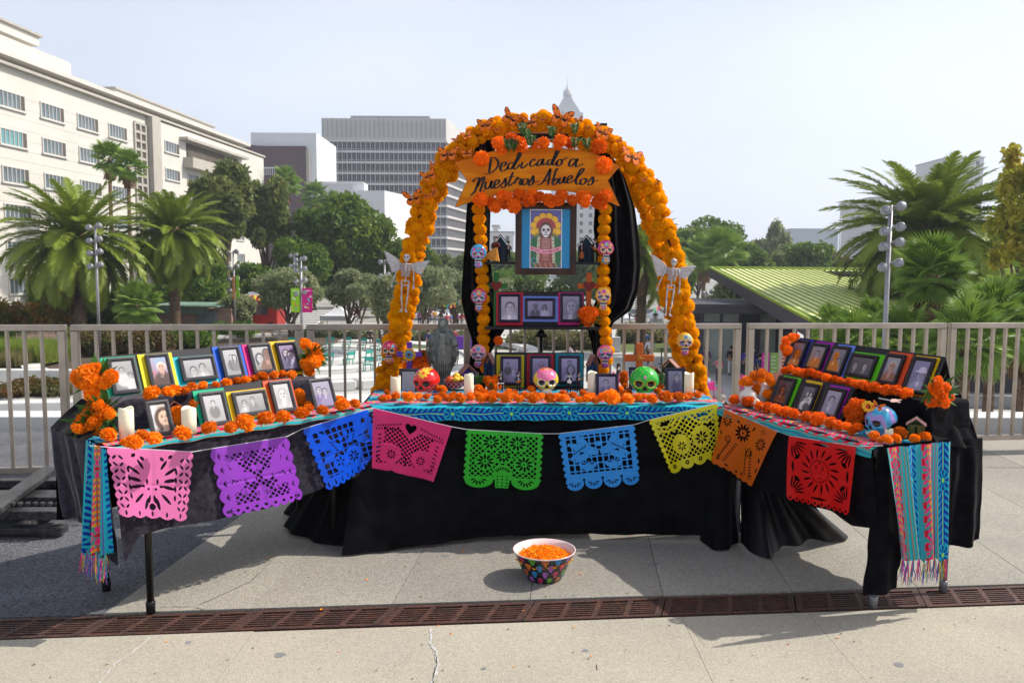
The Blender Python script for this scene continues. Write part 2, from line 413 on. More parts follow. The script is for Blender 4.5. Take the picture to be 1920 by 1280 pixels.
blk('seating_block',[(-12.2,31.5),(-8.2,31.5),(-7.4,28.6),(-11.4,28.6)],PZ,PZ+.95,M['conc_white'], 'large pale stepped block behind the railing left of the arch foot', 'block', 'pale seating blocks')
blk('seating_block',[(-7.6,33.5),(-3.2,33.5),(-2.2,30.5),(-6.2,30.5)],PZ,PZ+.8,M['conc_white'], 'pale seating block behind the purple cross and statue', 'block', 'pale seating blocks')
blk('seating_block',[(-12.5,28),(-5.5,28),(-5.0,23),(-12.0,23)],PZ,PZ+.5,M['conc_white'], 'low wide pale block in front of the stepped block left of the arch', 'block', 'pale seating blocks')
# ================================================================== BUILDINGS
M['bld_cream']=mat('bld_cream',(.60,.575,.52),.85,var=.04,scale=.15,speck=(.35,.97,1.03))
M['bld_trim']=mat('bld_trim',(.42,.39,.34),.85,var=.08,scale=.5)
M['bld_roof']=mat('bld_roof',(.56,.54,.50),.85,var=.06,scale=.4)
M['bld_dark']=mat('bld_dark',(.10,.085,.07),.8,var=.2,scale=.5)
M['pane']=mat('pane',(.11,.15,.165),.12,spec=.9,var=.5,scale=.35)
M['pane_dark']=mat('pane_dark',(.05,.055,.075),.15,spec=.8,var=.4,scale=.2)
M['pane_teal']=mat('pane_teal',(.12,.30,.31),.2,spec=.8,var=.2,scale=.5)
M['bld_white']=mat('bld_white',(.66,.66,.67),.85,var=.05,scale=.08)
M['bld_brown']=mat('bld_brown',(.115,.070,.078),.8,var=.08,scale=.1)
M['bld_grey']=mat('bld_grey',(.36,.35,.35),.8,var=.06,scale=.08)
M['bld_rib']=mat('bld_rib',(.52,.50,.48),.8,var=.06,scale=.08)
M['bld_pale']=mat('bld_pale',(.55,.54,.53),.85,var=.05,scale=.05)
# --- long cream courthouse on the left: its facade runs away from the camera
A=WY(0,124,83); Bp=WY(490,293,149)
A.z=B_Z=(A.z+Bp.z)/2
hd=Vector((Bp.x-A.x,Bp.y-A.y,0)); Lc=hd.length; hd.normalize(); hn=Vector((-hd.y,hd.x,0))*-1
TOP=A.z
def wt(px,py=300):
 p=WP(px,py,A,hn); return(p-A).dot(hd),p.z
cream=empty('courthouse',(A.x,A.y,PZ),math.atan2(hd.y,hd.x), 'long cream stone building with strip windows and a deep roof overhang', 'building')
h=TOP-PZ
m=MB(); m.box(((Lc-40)/2,20,h/2),(Lc+40,40,h)); m.build('wall',M['bld_cream'],cream)
# parapet cap, set-back dark clerestory, overhanging roof slab, penthouse
m=MB(); m.box(((Lc-40)/2,19.8,h+.12),(Lc+40.6,40.9,.3)); m.build('parapet_cap',M['bld_trim'],cream)
m=MB(); m.box(((Lc-44)/2,21,h+.75),(Lc+34,38,1.0)); m.build('clerestory',M['bld_dark'],cream)
t_a,_=wt(205,180); t_b,_=wt(410,245); t_c,_=wt(119,110); t_d,_=wt(156,140); t_a,_=wt(250,180); t_b,_=wt(418,245)
m=MB(); m.box(((Lc-46)/2,20.6,h+1.45),(Lc+37,41,.5)); m.build('roof_slab',M['bld_roof'],cream)
hp_=wt(119,82)[1]-PZ+.6; hu_=h+3.0
m=MB(); m.box((t_d/2-20,19.5,h+2.6),(t_d+40,36,2.0)); m.build('roof_deck',M['bld_cream'],cream)
m=MB(); m.box((t_c/2-20,19.5,(hp_+h+4.4)/2),(t_c+39,34,hp_-h-4.4)); m.build('penthouse',M['bld_cream'],cream)
m=MB(); m.box((t_c/2-20,19.5,hp_+.1),(t_c+39.6,34.6,.25)); m.build('penthouse_cap',M['bld_trim'],cream)
m=MB(); m.box(((t_a+t_b)/2+1,19.5,(h+hu_)/2),(t_b-t_a+2,34,hu_-h)); m.build('upper_block',M['bld_cream'],cream)
m=MB(); m.box(((t_a+t_b)/2+1,19.5,hu_+.1),(t_b-t_a+2.5,34.5,.25)); m.build('upper_cap',M['bld_trim'],cream)
# projecting pier where the facade steps (x about 285 px)
tp0,_=wt(276,300); tp1,_=wt(292,300)
m=MB(); m.box(((tp0+tp1)/2,-.45,h/2),(tp1-tp0,.9,h)); m.build('pier',M['bld_trim'],cream)
m=MB(); m.box(((tp1+Lc)/2,-.2,h/2),(Lc-tp1,.4,h-.4)); m.build('far_wing_wall',M['bld_cream'],cream)
# windows: rows from photograph
def window(t0,z0,w,hh,n,y=-.02,paneM=None,depth=.55):
# box frame + glass + mullions, reveal shade painted as a dark strip
 f=MB()
 f.box((0,-.06,-hh/2-.12),(w+.5,.28,.2)); f.box((0,-.03,hh/2+.06),(w+.3,.16,.12))
 f.box((-w/2-.07,-.03,0),(.14,.16,hh)); f.box((w/2+.07,-.03,0),(.14,.16,hh))
 wf=f.build('window',M['bld_roof'],cream,(t0,y,z0))
 p=MB(); p.box((0,0,0),(w,.06,hh)); p.build('pane',paneM or M['pane'],wf)
 q=MB()
 for i in range(1,n):q.box((-w/2+w*i/n,-.05,0),(.16,.06,hh))
 q.box((w/2-w*.09,-.045,0),(w*.16,.04,hh),1)  # dark strip paints the shade at the right side of the recess
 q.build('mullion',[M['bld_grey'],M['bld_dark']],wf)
rows=[((0,190),(52,189),(80,124,213),(147,186,233),(205,240,249),(304,331,276)),]
def zrow(px,py):return wt(px,py)[1]-PZ
z1=zrow(165,232); sp=(z1-zrow(168,293))*1.0
spans=[(-560,-440),(-360,-270),(-200,-130),(-80,-25),(0,51),(79,123),(147,186),(205,239)]
for r in range(6):
 z=z1-sp*r
 for i,(a,c)in enumerate(spans):
  ta,tb=wt(a+r*.8)[0],wt(c+r*.8)[0]
  window((ta+tb)/2,z,(tb-ta)*.93,1.5,6,-.02,M['pane_teal']if(r==1 and i==4)else None)
 if r!=1 or True:
  for a,c in((304,331),(345,366),(378,396),(408,424),(436,450)):
   if r==0 and a>340:continue
   ta,tb=wt(a)[0],wt(c)[0]
   window((ta+tb)/2,z,(tb-ta)*.93,1.4,5,-.42)
ta,tb=wt(345)[0],wt(440)[0]
m=MB(); m.box(((ta+tb)/2,-.45,z1+.2),(tb-ta,.3,2.2)); m.build('loggia',M['bld_dark'],cream)
m=MB(); m.box(((ta+tb)/2,-1.1,z1-1.6),(tb-ta+2,1.6,1.5)); m.build('balcony',M['bld_trim'],cream)
m=MB(); m.box(((ta+tb)/2,-1.0,z1+1.75),(tb-ta+4,1.4,.4)); m.build('canopy',M['bld_trim'],cream)
# perforated vent screen
ta,tb=wt(253)[0],wt(273)[0]
scr=MB()
for i in range(3):scr.box((ta+(tb-ta)*i/2,-.1,z1-6),(.35,.25,16))
for j in range(15):scr.box(((ta+tb)/2,-.1,z1+2-1.15*j),(tb-ta,.2,.35))
scr.build('vent_screen',M['bld_trim'],cream)
m=MB(); m.box(((ta+tb)/2,-.02,z1-6),(tb-ta,.05,16)); m.build('vent_recess',M['bld_dark'],cream)
# stone coursing lines
cs=MB()
for j in range(22):cs.box(((Lc-40)/2,-.004,.8+j*1.1),(Lc+39,.016,.035))
cs.build('stone_joint',M['bld_trim'],cream)
def block_px(x0,x1,ytop,Y,depth=20,base=PZ):
 a=WY(x0,ytop,Y); c=WY(x1,ytop,Y); zt=(a.z+c.z)/2
 return a.x,c.x,zt
Yw=235
x0,x1,zt=block_px(470,593,249,Yw); _,x2,_=block_px(593,616,262,Yw+26)
wb=empty('white_block',((x0+x1)/2,Yw,PZ),0, 'white slab building with a maroon brown panel on its front', 'building')
W2=x1-x0
m=MB(); m.box((0,13,(zt-PZ)/2),(W2,26,zt-PZ)); m.build('wall',M['bld_white'],wb)
zb=WY(500,275,Yw).z
xa,xc=WY(430,275,Yw).x,WY(575,275,Yw).x
m=MB(); m.box(((xa+xc)/2-(x0+x1)/2,-.6,(zb-PZ)/2),(xc-xa,1.2,zb-PZ)); m.build('maroon_panel',M['bld_brown'],wb)
m=MB(); m.box((xc-(x0+x1)/2+.5,-.5,(zb-PZ)/2),(1.0,1.0,zb-PZ-2)); m.build('edge_strip',M['bld_trim'],wb)
m=MB(); m.box((-W2/2-3,3,zt-PZ-4),(9,6,.8)); m.build('canopy',M['bld_grey'],wb)
m=MB(); m.box((-W2/2+7.5,-.05,zt-PZ-6.7),(1.3,.3,2.2)); m.build('vent',M['bld_grey'],wb)
m=MB()
for i in range(24):m.box((-14+i*.55,-1.35,WY(500,322,Yw).z-PZ),(.16,.2,2.4))
m.box((-8,-1.35,WY(500,316,Yw).z-PZ),(14,.3,.3)); m.build('louvre_screen',M['bld_white'],wb)
# --- grey office tower of ribbed floors
Yt=300
a=WY(606,222,Yt); c=WY(834,222,Yt); zt=a.z; Wt=c.x-a.x
dp=62
tw=empty('office_tower',(a.x,Yt,PZ),0, 'tall grey office tower with rows of small windows between white bands', 'building')
H=zt-PZ
# side wall direction: the right face is seen running back to the right
side_end=WY(905,300,Yt+dp)
sx=(side_end.x-c.x)
core=MB(); core.prism([(0,0),(Wt,0),(Wt+sx,dp),(sx,dp)],0,H-.5); core.build('wall',mat('tower_glass',(.055,.05,.085),.5,spec=.3,var=.4,scale=.2),tw)
m=MB(); m.prism([(-.5,-.6),(Wt+.5,-.6),(Wt+sx+.6,dp),(sx-.5,dp)],H-8.2,H); m.build('parapet',M['bld_rib'],tw)
m=MB()
for i in range(27):m.box((i*Wt/26,-.8,H-3.6),(.5,.35,6.6))
m.box((Wt*.55,2,H+.5),(Wt*.65,4,1)); m.build('parapet_rib',M['bld_grey'],tw)
bandm=MB(); bandm.prism([(-.6,-1.0),(Wt+.9,-1.0),(Wt+sx+1.6,dp),(sx,dp)],-.42,.42); bme=bandm.mesh('floor_band'); bme.materials.append(M['bld_rib'])
nfl=20; fh=3.92
for k in range(nfl):
 link('floor_band',bme,None,tw,(0,0,H-8.2-k*fh))
nb_=26
wm_=MB(); bw=Wt/nb_
wm_.box((-bw/2+.12,-.55,0),(.36,.5,fh-1.0)); wm_.box((0,-.3,-.15),(.14,.16,fh-1.1)); wm_.box((0,-.28,-fh/2+1.0),(bw,.2,.25))
wme=wm_.mesh('window'); wme.materials.append(M['bld_grey'])
cnt=0; rest=MB()
for k in range(nfl):
 z=H-8.2-k*fh-fh/2
 if z<2:break
 for i in range(nb_):
  x=bw*(i+.5)
  if cnt<290 and k<12:link('window',wme,None,tw,(x,0,z)); cnt+=1
  else:
   rest.box((x-bw/2+.12,-.55,z),(.36,.5,fh-1.0)); rest.box((x,-.3,z-.15),(.14,.16,fh-1.1))
sd=Vector((sx,dp,0)); sL=sd.length; sd.normalize(); sn=Vector((sd.y,-sd.x,0)); ang=math.atan2(sd.y,sd.x)
Rz=Matrix.Rotation(ang,3, 'Z')
for k in range(nfl):
 z=H-8.2-k*fh-fh/2
 for i in range(26):
  p=Vector((Wt,0,z))+sd*(sL*(i+.5)/26)+sn*.3
  rest.box(p,(.4,.5,fh-1.0),0,Rz)
tag(rest.build('window_grid',M['bld_grey'],tw),kind='stuff')
# --- low white block in front of tower
Yl=190
x0,x1,zt=block_px(598,721,357,Yl)
lb=empty('white_annex',(x0,Yl,PZ),0, 'low white windowless block with a rooftop plant screen in front of the grey tower', 'building')
m=MB(); m.prism([(0,0),(x1-x0,0),(x1-x0+6.5,22),(0,22)],0,zt-PZ); m.build('wall',M['bld_white'],lb)
xs0,xs1,zs=block_px(600,662,342,Yl+6); xs2=block_px(662,682,342,Yl+6)[1]
m=MB()
for i in range(34):m.box((xs0-x0+(xs1-xs0)*i/33,6,(zs-zt)/2+zt-PZ),(.12,.3,zs-zt))
m.box(((xs0+xs2)/2-x0,6,zs-PZ),(xs2-xs0,.5,.3)); m.box(((xs0+xs1)/2-x0,8,(zs-zt)/2+zt-PZ),(xs1-xs0,.3,zs-zt-.3),1); m.build('plant_screen',[M['bld_white'],M['bld_grey']],lb)
m=MB(); m.box(((xs1+xs2)/2-x0,9,(zs-zt)/2+zt-PZ),(xs2-xs1,5,zs-zt)); m.build('stair_house',M['bld_white'],lb)
# --- stepped pyramid top of the far tower
Yc=600
xc_,zt=WY(1064,176,Yc).x,WY(1064,176,Yc).z
pyr=empty('stepped_tower',(xc_,Yc,PZ),0, 'far pale tower with a stepped pyramid top above the flower arch', 'building')
b=MB(); zb=WY(1064,215,Yc).z; ww=WY(1086,215,Yc).x-WY(1042,215,Yc).x
n=9
for k in range(n):
 f0=1-k/n*.82; b.box((0,0,zb-PZ+(zt-zb)*.86*(k+.5)/n),(ww*f0,ww*f0,(zt-zb)*.86/n+.2))
b.build('pyramid',M['bld_pale'],pyr)
b=MB(); b.box((0,0,(zb-PZ)/2),(ww*1.25,ww*1.25,zb-PZ-1)); b.build('shaft',M['bld_pale'],pyr)
b=MB()
for i in range(-5,6):b.box((i*ww*1.25/11,-ww*.64,(zb-PZ)/2-3),(1.4,1.2,zb-PZ-12))
b.build('pilaster',M['bld_white'],pyr)
b=MB(); b.lathe([(3.2,0),(3.2,4),(1.2,6),(.3,9),(.1,15)],12,M=Matrix.Translation((0,0,zb-PZ+(zt-zb)*.84))); b.build('lantern',M['bld_pale'],pyr)
# --- other distant blocks
def far_block(x0,x1,ytop,Y,m,label,depth=25,wins=True,name='far_building',roof=True):
 a_,c_,z_=block_px(x0,x1,ytop,Y)
 r=empty(name,(a_,Y,PZ),0,label, 'building')
 w=c_-a_; hh=z_-PZ
 b=MB(); b.box((w/2,depth/2,hh/2),(w,depth,hh)); b.build('wall',m,r)
 if roof:
  b=MB(); b.box((w/2,depth/2,hh+.25),(w+.8,depth+.8,.5)); b.build('roof_edge',M['bld_grey'],r)
 if wins:
  wq=MB(); wq.box((0,-.05,0),(1.6,.2,1.9)); we=wq.mesh('window'); we.materials.append(M['pane_dark'])
  nx=max(2,int(w/4.2)); nz=max(1,int(hh/4.0))
  k=0
  for i in range(nx):
   for j in range(nz):
    if k<90:link('window',we,None,r,((i+.5)*w/nx,0,hh-2.4-j*3.9)); k+=1
 return r
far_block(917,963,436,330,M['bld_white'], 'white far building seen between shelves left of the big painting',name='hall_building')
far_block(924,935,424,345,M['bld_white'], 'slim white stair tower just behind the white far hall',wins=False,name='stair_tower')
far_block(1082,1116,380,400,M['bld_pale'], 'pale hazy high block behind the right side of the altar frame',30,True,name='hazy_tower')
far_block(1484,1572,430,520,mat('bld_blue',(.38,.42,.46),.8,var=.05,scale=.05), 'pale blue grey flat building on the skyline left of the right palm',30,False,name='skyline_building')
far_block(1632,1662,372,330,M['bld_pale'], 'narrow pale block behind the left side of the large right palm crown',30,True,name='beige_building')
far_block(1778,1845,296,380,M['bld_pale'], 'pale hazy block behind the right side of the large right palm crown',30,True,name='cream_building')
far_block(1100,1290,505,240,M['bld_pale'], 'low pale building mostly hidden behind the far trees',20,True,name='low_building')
b=MB(); p=WY(1577,405,300); b.tube([(p.x,300,PZ),(p.x,300,p.z)],.22,8); tag(b.build('flagpole',M['white_paint']), 'thin white pole on the skyline left of the big right palm', 'pole')
# --- small sandstone kiosk with green metal roof (left)
k0=WY(280,590,70);
ki=empty('park_kiosk',(WY(290,600,72).x,72,PZ),0, 'small pink sandstone kiosk with pale green metal roof behind the left palms', 'kiosk')
w=WY(434,600,72).x-WY(290,600,72).x; zt=WY(360,578,72).z-PZ
b=MB(); b.box((w/2,3.5,zt/2),(w,7,zt)); b.build('wall',M['pink_stone'],ki)
M['green_roof']=mat('green_roof',(.17,.27,.21),.5,var=.1,scale=1)
b=MB(); b.box((w/2-1.4,3,zt+.25),(w+.6-2,8,.1)); b.box((w/2-1.4,-.8,zt-.05),(w-1.4,.3,.75),0)
for i in range(26):b.box((i*(w-1.6)/25-.2,-.98,zt-.05),(.07,.1,.78))
b.build('roof',M['green_roof'],ki)
b=MB(); b.box((w-2.2,-.1,1.2),(1.8,.25,2.3)); dr=b.build('door',M['pane'],ki)
b=MB(); b.box((w-2.2,-.8,2.75),(3.1,1.8,.12)); b.build('door_canopy',M['green_roof'],ki)
# --- red food truck with yellow stripes
rt=empty('food_truck',(WY(448,600,78).x,78,PZ),0, 'red food truck with a yellow and red striped awning behind the left trees', 'truck')
M['red_truck']=mat('red_truck',(.42,.02,.015),.45,col2=(.24,.02,.015),var=.3,scale=2.2)
M['yellow']=mat('yellow',(.75,.52,.02),.5,var=.1,scale=2)
w=WY(520,600,78).x-WY(448,600,78).x
b=MB(); b.box((w/2,1.5,1.9),(w,3,2.9)); bevel(b.build('body',M['red_truck'],rt),.12)
b=MB()
for i in range(12):b.bar((w*(i+.5)/12,-.1,3.5),(w*(i+.5)/12,-.75,3.05),w/12,.05,i%2)
b.build('awning',[M['red_truck'],M['yellow']],rt)
b=MB(); b.box((w*.5,-.03,2.15),(w*.5,.08,1.0)); b.build('serving_window',M['pane_dark'],rt)
b=MB(); b.box((w/2,1.5,3.5),(w*.94,2.8,.12)); b.box((w*.3,1.5,3.65),(1.0,.9,.3)); b.build('roof',M['white_paint'],rt)
for xx in(w*.18,w*.82):
 b=MB(); b.lathe([(.45,-.12),(.45,.12)],18,M=Matrix.Translation((xx,.1,.45))@Matrix.Rotation(PI/2,4, 'X')); b.build('wheel',M['black_metal'],rt)
def tent(px0,px1,peak_y,eave_y,Y,label,nm='market_tent',cm=None):
 a=WY(px0,eave_y,Y); c=WY(px1,eave_y,Y); w=c.x-a.x; ze=a.z-PZ; zp=WY((px0+px1)/2,peak_y,Y).z-PZ
 r=empty(nm,((a.x+c.x)/2,Y+w/2,PZ),0,label, 'tent', 'white market tents in the park')
 b=MB(); vs=[]; n=8
 for j in range(n+1):
  t=j/n; s=w/2*(1-t)**1.0; z=ze+(zp-ze)*(t**1.6)
  for q in((-1,-1),(1,-1),(1,1),(-1,1)):vs.append((q[0]*s,q[1]*s,z))
 b.add(vs,[(j*4+k,j*4+(k+1)%4,(j+1)*4+(k+1)%4,(j+1)*4+k)for j in range(n)for k in range(4)])
 for sx_,sy_,dx,dy in((0,-1,w,.04),(0,1,w,.04),(-1,0,.04,w),(1,0,.04,w)):b.box((sx_*w/2,sy_*w/2,ze-.22),(dx,dy,.44))
 b.build('canopy',cm or M['white_paint'],r)
 for sx_ in(-1,1):
  for sy_ in(-1,1):
   b=MB(); b.box((sx_*w*.48,sy_*w*.48,ze/2-.1),(.06,.06,ze-.2)); b.build('leg',M['steel'],r)
 b=MB(); b.box((0,w*.2,.45),(w*.7,.7,.9)); b.build('counter',M['white_paint'],r)
tent(600,657,571,592,74, 'white peaked pop-up tent beside the pink banner pole')
tent(775,826,578,590,98, 'white pop-up tent behind the left arch foot and the statue')
tent(828,866,580,591,104, 'white pop-up tent behind the left black drape')
tent(1218,1252,578,590,92, 'white pop-up tent beside the right arch foot')
tent(1150,1190,583,596,100, 'white pop-up tent behind the right black drape')
# --- pavilion with the lime standing seam roof (right)
M['lime']=mat('lime',(.86,.86,.40),.55,.0,var=.08,scale=.4)
M['lime_seam']=mat('lime_seam',(.24,.33,.015),.5,var=.1,scale=1)
M['dark_fascia']=mat('dark_fascia',(.060,.052,.062),.6,var=.1,scale=1)
A1=WY(1332,503,58); B1=WY(1522,603,36)
u=(B1-A1)
A2=A1+Vector((26,1.0,-.05));
uh=u.normalized(); vh=(A2-A1).normalized(); nh=uh.cross(vh); nh=nh if nh.z>0 else-nh
pav=empty('pavilion',(A1.x,A1.y,PZ),0, 'cafe pavilion with a sloping lime green standing seam roof and glass walls', 'pavilion')
Ol=Vector((A1.x,A1.y,PZ))
def L_(p):return Vector(p)-Ol
b=MB()
def rp(s,t,o=0):return L_(A1+u*s+(A2-A1)*t+nh*o)
# roof plate in strips leaving a skylight hole s .02-.16, t .33-.7
for(s0,s1,t0,t1)in((0,.05,0,1),(.05,.22,0,.30),(.05,.22,.72,1),(.22,1.0,0,1)):
 vs=[rp(s0,t0),rp(s1,t0),rp(s1,t1),rp(s0,t1)]; vs+=[v-nh*.25 for v in vs]
 b.add(vs,[(0,1,2,3),(7,6,5,4),(0,4,5,1),(1,5,6,2),(2,6,7,3),(3,7,4,0)])
b.build('roof',M['lime'],pav)
b=MB(); ns=58
for i in range(ns+1):
 t=i/ns
 if .30<t<.72:
  b.bar(rp(0,t,.03),rp(.05,t,.03),.10,.10,0,nh); b.bar(rp(.22,t,.03),rp(1,t,.03),.06,.08,0,nh)
 else:b.bar(rp(0,t,.03),rp(1,t,.03),.06,.08,0,nh)
b.bar(rp(0,0,.04),rp(0,1,.04),.25,.16,0,nh); b.bar(rp(1,0,.04),rp(1,1,.04),.2,.16,0,nh); b.bar(rp(0,0,.05),rp(1,0,.05),.2,.16,0,nh)
b.build('roof_seam',M['lime_seam'],pav)
b=MB(); vs=[rp(.05,.30),rp(.22,.30),rp(.22,.72),rp(.05,.72)]; b.add(vs+[v-nh*1.2 for v in vs],[(0,4,5,1),(1,5,6,2),(2,6,7,3),(3,7,4,0),(4,5,6,7)]); b.build('skylight',M['dark_fascia'],pav)
b=MB(); q0,q1=rp(0,0),rp(1,0); e=Vector((-.12,0,0)); dn=Vector((0,0,-.75))
b.add([q0+e,q1+e,q1+e+dn,q0+e+dn*.8,q0,q1,q1+dn,q0+dn*.8],[(0,1,2,3),(4,7,6,5),(0,4,5,1),(3,2,6,7),(0,3,7,4),(1,5,6,2)]); b.build('fascia',M['dark_fascia'],pav)
# flat roofed glass box
gb0=WY(1312,578,47); gb1=WY(1500,578,47); zf=gb0.z
b=MB(); b.box(((gb0.x+gb1.x)/2,51.5,zf),(gb1.x-gb0.x+1.0,10.5,.55),M=Matrix.Translation(-Ol)); b.build('flat_roof',M['dark_fascia'],pav)
gw=MB(); n=5; gx=np.linspace(gb0.x+.3,gb1.x,n+1); zc=(zf-.3+PZ)/2; hh=zf-.3-PZ
M['pav_glass']=mat('pav_glass',(.30,.33,.30),.1,spec=.8,var=.35,scale=.4)
for i in range(n):
 b=MB(); b.box(((gx[i]+gx[i+1])/2,47.6,zc),(gx[i+1]-gx[i]-.16,.05,hh),M=Matrix.Translation(-Ol))
 b.build('glass_panel',M['pav_glass']if i not in(2,4)else M['pane_dark'],pav)
b=MB()
for i in range(n+1):b.box((gx[i],47.55,zc),(.14,.16,hh),M=Matrix.Translation(-Ol))
b.box(((gx[0]+gx[-1])/2,47.55,PZ+3.0),(gx[-1]-gx[0],.14,.12),M=Matrix.Translation(-Ol)); b.build('mullion',M['dark_fascia'],pav)
b=MB(); b.box(((gx[0]+gx[-1])/2,56,zc),(gx[-1]-gx[0],.3,hh),M=Matrix.Translation(-Ol)); b.build('back_wall',M['bld_dark'],pav)
# lime side wall under the near eave + dark near wall
ln0=WY(1519,640,37.5); ln1=WY(1600,640,37.5)
b=MB()
for i in range(5):
 b.box((ln0.x+(i+.5)*1.1,37.6,PZ+2.0),(1.07,.2,4.0),M=Matrix.Translation(-Ol))
b.build('lime_wall',M['lime_seam'],pav)
b=MB(); b.box(((ln0.x+8),38.6,PZ+1.9),(11,1.2,3.8),M=Matrix.Translation(-Ol)); b.build('service_wall',M['dark_fascia'],pav)
b=MB(); b.bar(L_((gb1.x+.5,47,zf-1.2)),L_((ln0.x,37.6,PZ+3.1)),.5,.4); b.build('counter_canopy',M['dark_fascia'],pav)
# menu boards
for i,(pc,px)in enumerate((((.55,.03,.28),1436),((.25,.42,.08),1452),((.62,.15,.05),1468))):
 p=WY(px,665,38.5); b=MB(); b.box((0,0,0),(.36,.06,1.9));
 for j in range(9):b.box((rnd.uniform(-.06,.02),-.035,.75-j*.18),(.2,.01,.035),1)
 o=b.build('menu_board',[mat('menu%d'%i,pc,.5,var=.1,scale=3),M['white_paint']],None,(p.x,p.y,PZ+1.2))
 tag(o,['magenta', 'lime green', 'orange red'][i]+' tall menu board beside the pavilion counter', 'menu board')
w0=WZ(1770,735,PZ+1.1);
blk('planter_wall',[(8.8,17.5),(26,14.5),(26,16.0),(9.2,19.5)],PZ,PZ+1.25,M['bld_pale'], 'long pale low concrete wall behind the right railing', 'wall')
blk('planter_wall',[(15.5,36),(40,33),(40,34),(15.5,37)],PZ,PZ+.6,M['grey_stone'], 'dark low planter wall beyond the right hand walkway', 'wall')
b=MB(); b.tube([(9.6,15.4,PZ+.9),(14,14.0,PZ+.7)],.035,8); b.tube([(10.6,15.1,PZ),(10.6,15.1,PZ+.88)],.04,8); tag(b.build('handrail',M['steel']), 'short steel handrail in front of the pale wall at right', 'handrail')
# left steps, walls
blk('garden_wall',[(-46,40),(-21.5,40),(-21.5,40.6),(-46,40.6)],PZ,PZ+.9,M['conc_white'], 'pale curved garden wall with thin joints behind the left railing', 'wall')
blk('garden_wall',[(-30,30),(-13.5,33),(-13.2,33.8),(-30,30.8)],PZ,PZ+.6,M['conc_white'], 'low pale retaining wall in front of the dark shrubs at left', 'wall')
blk('wooden_bench',[(-24,27.6),(-15.2,27.6),(-15.2,29),(-24,29)],PZ+.25,PZ+.5,M['pink_stone'], 'long low brown bench top on the white plaza at left', 'bench')
for j in range(6):pass
steps=empty('stair_flight',(0,0,0),0, 'wide flight of pale steps behind the left palms', 'stairs')
for j in range(8):
 b=MB(); b.box((-38,84+j*1.3,PZ+.16*j+.08),(34,1.3,.16)); b.build('step',M['conc_white'],steps)
for i,(px,py)in enumerate(((10,752),(38,776),(36,720),(75,709),(105,708))):
 p=WZ(px,py,PZ+.004); b=MB(); b.lathe([(.01,.012),(.42,.012),(.42,0)],20,cap=False)
 tag(b.build('plaza_drain',M['grey_stone'],None,p), 'round dark drain cover set in the white plaza, %s from the left in its group'%NUM[(0,1,2,3,4)[i]], 'drain cover', 'round drain covers in the plaza')
def leafm(name,c,c2,sc=.35,trans=.45,rough=.5):
 return mat(name,c,rough,col2=c2,var=.3,scale=sc,trans=trans,spec=.3,detail=6)
M['lf_dark']=leafm('lf_dark',(.06,.13,.018),(.20,.27,.035))
M['lf_euc']=leafm('lf_euc',(.11,.155,.045),(.24,.26,.07))
M['lf_olive']=leafm('lf_olive',(.20,.235,.115),(.34,.37,.19),.8)
M['lf_yel']=leafm('lf_yel',(.22,.27,.02),(.52,.42,.04),.8)
M['lf_bush']=leafm('lf_bush',(.06,.14,.02),(.18,.26,.03),.9)
M['lf_autumn']=leafm('lf_autumn',(.09,.16,.015),(.42,.18,.02),1.0)
M['lf_rust']=leafm('lf_rust',(.16,.07,.02),(.10,.12,.03),1.2)
M['grass']=leafm('grass',(.16,.25,.03),(.28,.34,.06),.6)
M['grass_pale']=leafm('grass_pale',(.17,.18,.06),(.25,.22,.09),.6)
M['frond']=leafm('frond',(.14,.21,.025),(.28,.34,.04),.5,.3,.42)
M['frond_dry']=leafm('frond_dry',(.22,.13,.06),(.15,.09,.04),.8,.2)
M['fan']=leafm('fan',(.12,.23,.03),(.26,.38,.06),.8,.3,.42)
def leaves(nrg,cl,n,size,aspect=1.8,shell=.62):
 """n small leaf faces through the volume of ellipsoid clumps cl = [(x,y,z,rx,ry,rz)]"""
 cl=np.array(cl,float); wgt=(cl[:,3]*cl[:,4]*cl[:,5])**.72; wgt/=wgt.sum()
 k=nrg.choice(len(cl),n,p=wgt)
 d=nrg.normal(size=(n,3)); d/=np.linalg.norm(d,axis=1)[:,None]
 r=shell+(1.06-shell)*nrg.random(n)**.7
 c=cl[k,:3]+d*cl[k,3:6]*r[:,None]
 c+=nrg.normal(size=(n,3))*size*.6
 a=nrg.normal(size=(n,3))+d*.6; a[:,2]-=.3; a/=np.linalg.norm(a,axis=1)[:,None]
 b=np.cross(a,nrg.normal(size=(n,3))); b/=np.linalg.norm(b,axis=1)[:,None]
 s=size*(.6+.8*nrg.random(n))[:,None]
 L=a*s*aspect/2; W=b*s/2
 V=np.stack([c-L,c+W,c+L,c-W],1).reshape(-1,3)
 return V,np.arange(n*4).reshape(n,4)
def crown_clumps(nrg,R,H,z0,n,jag=.38,lean=(0,0),cone=0):
 cl=[]
 for i in range(n):
  d=nrg.normal(size=3); d/=np.linalg.norm(d)
  rr=nrg.random()**.45*.78
  x,y,z=d*rr
  taper=1-cone*(z*.5+.5)
  s=jag*(.55+.7*nrg.random())
  cl.append((x*R*taper+lean[0]*z,y*R*taper+lean[1]*z,z0+H/2+z*H/2,R*s*taper,R*s*taper,H/2*s*.85))
 return cl
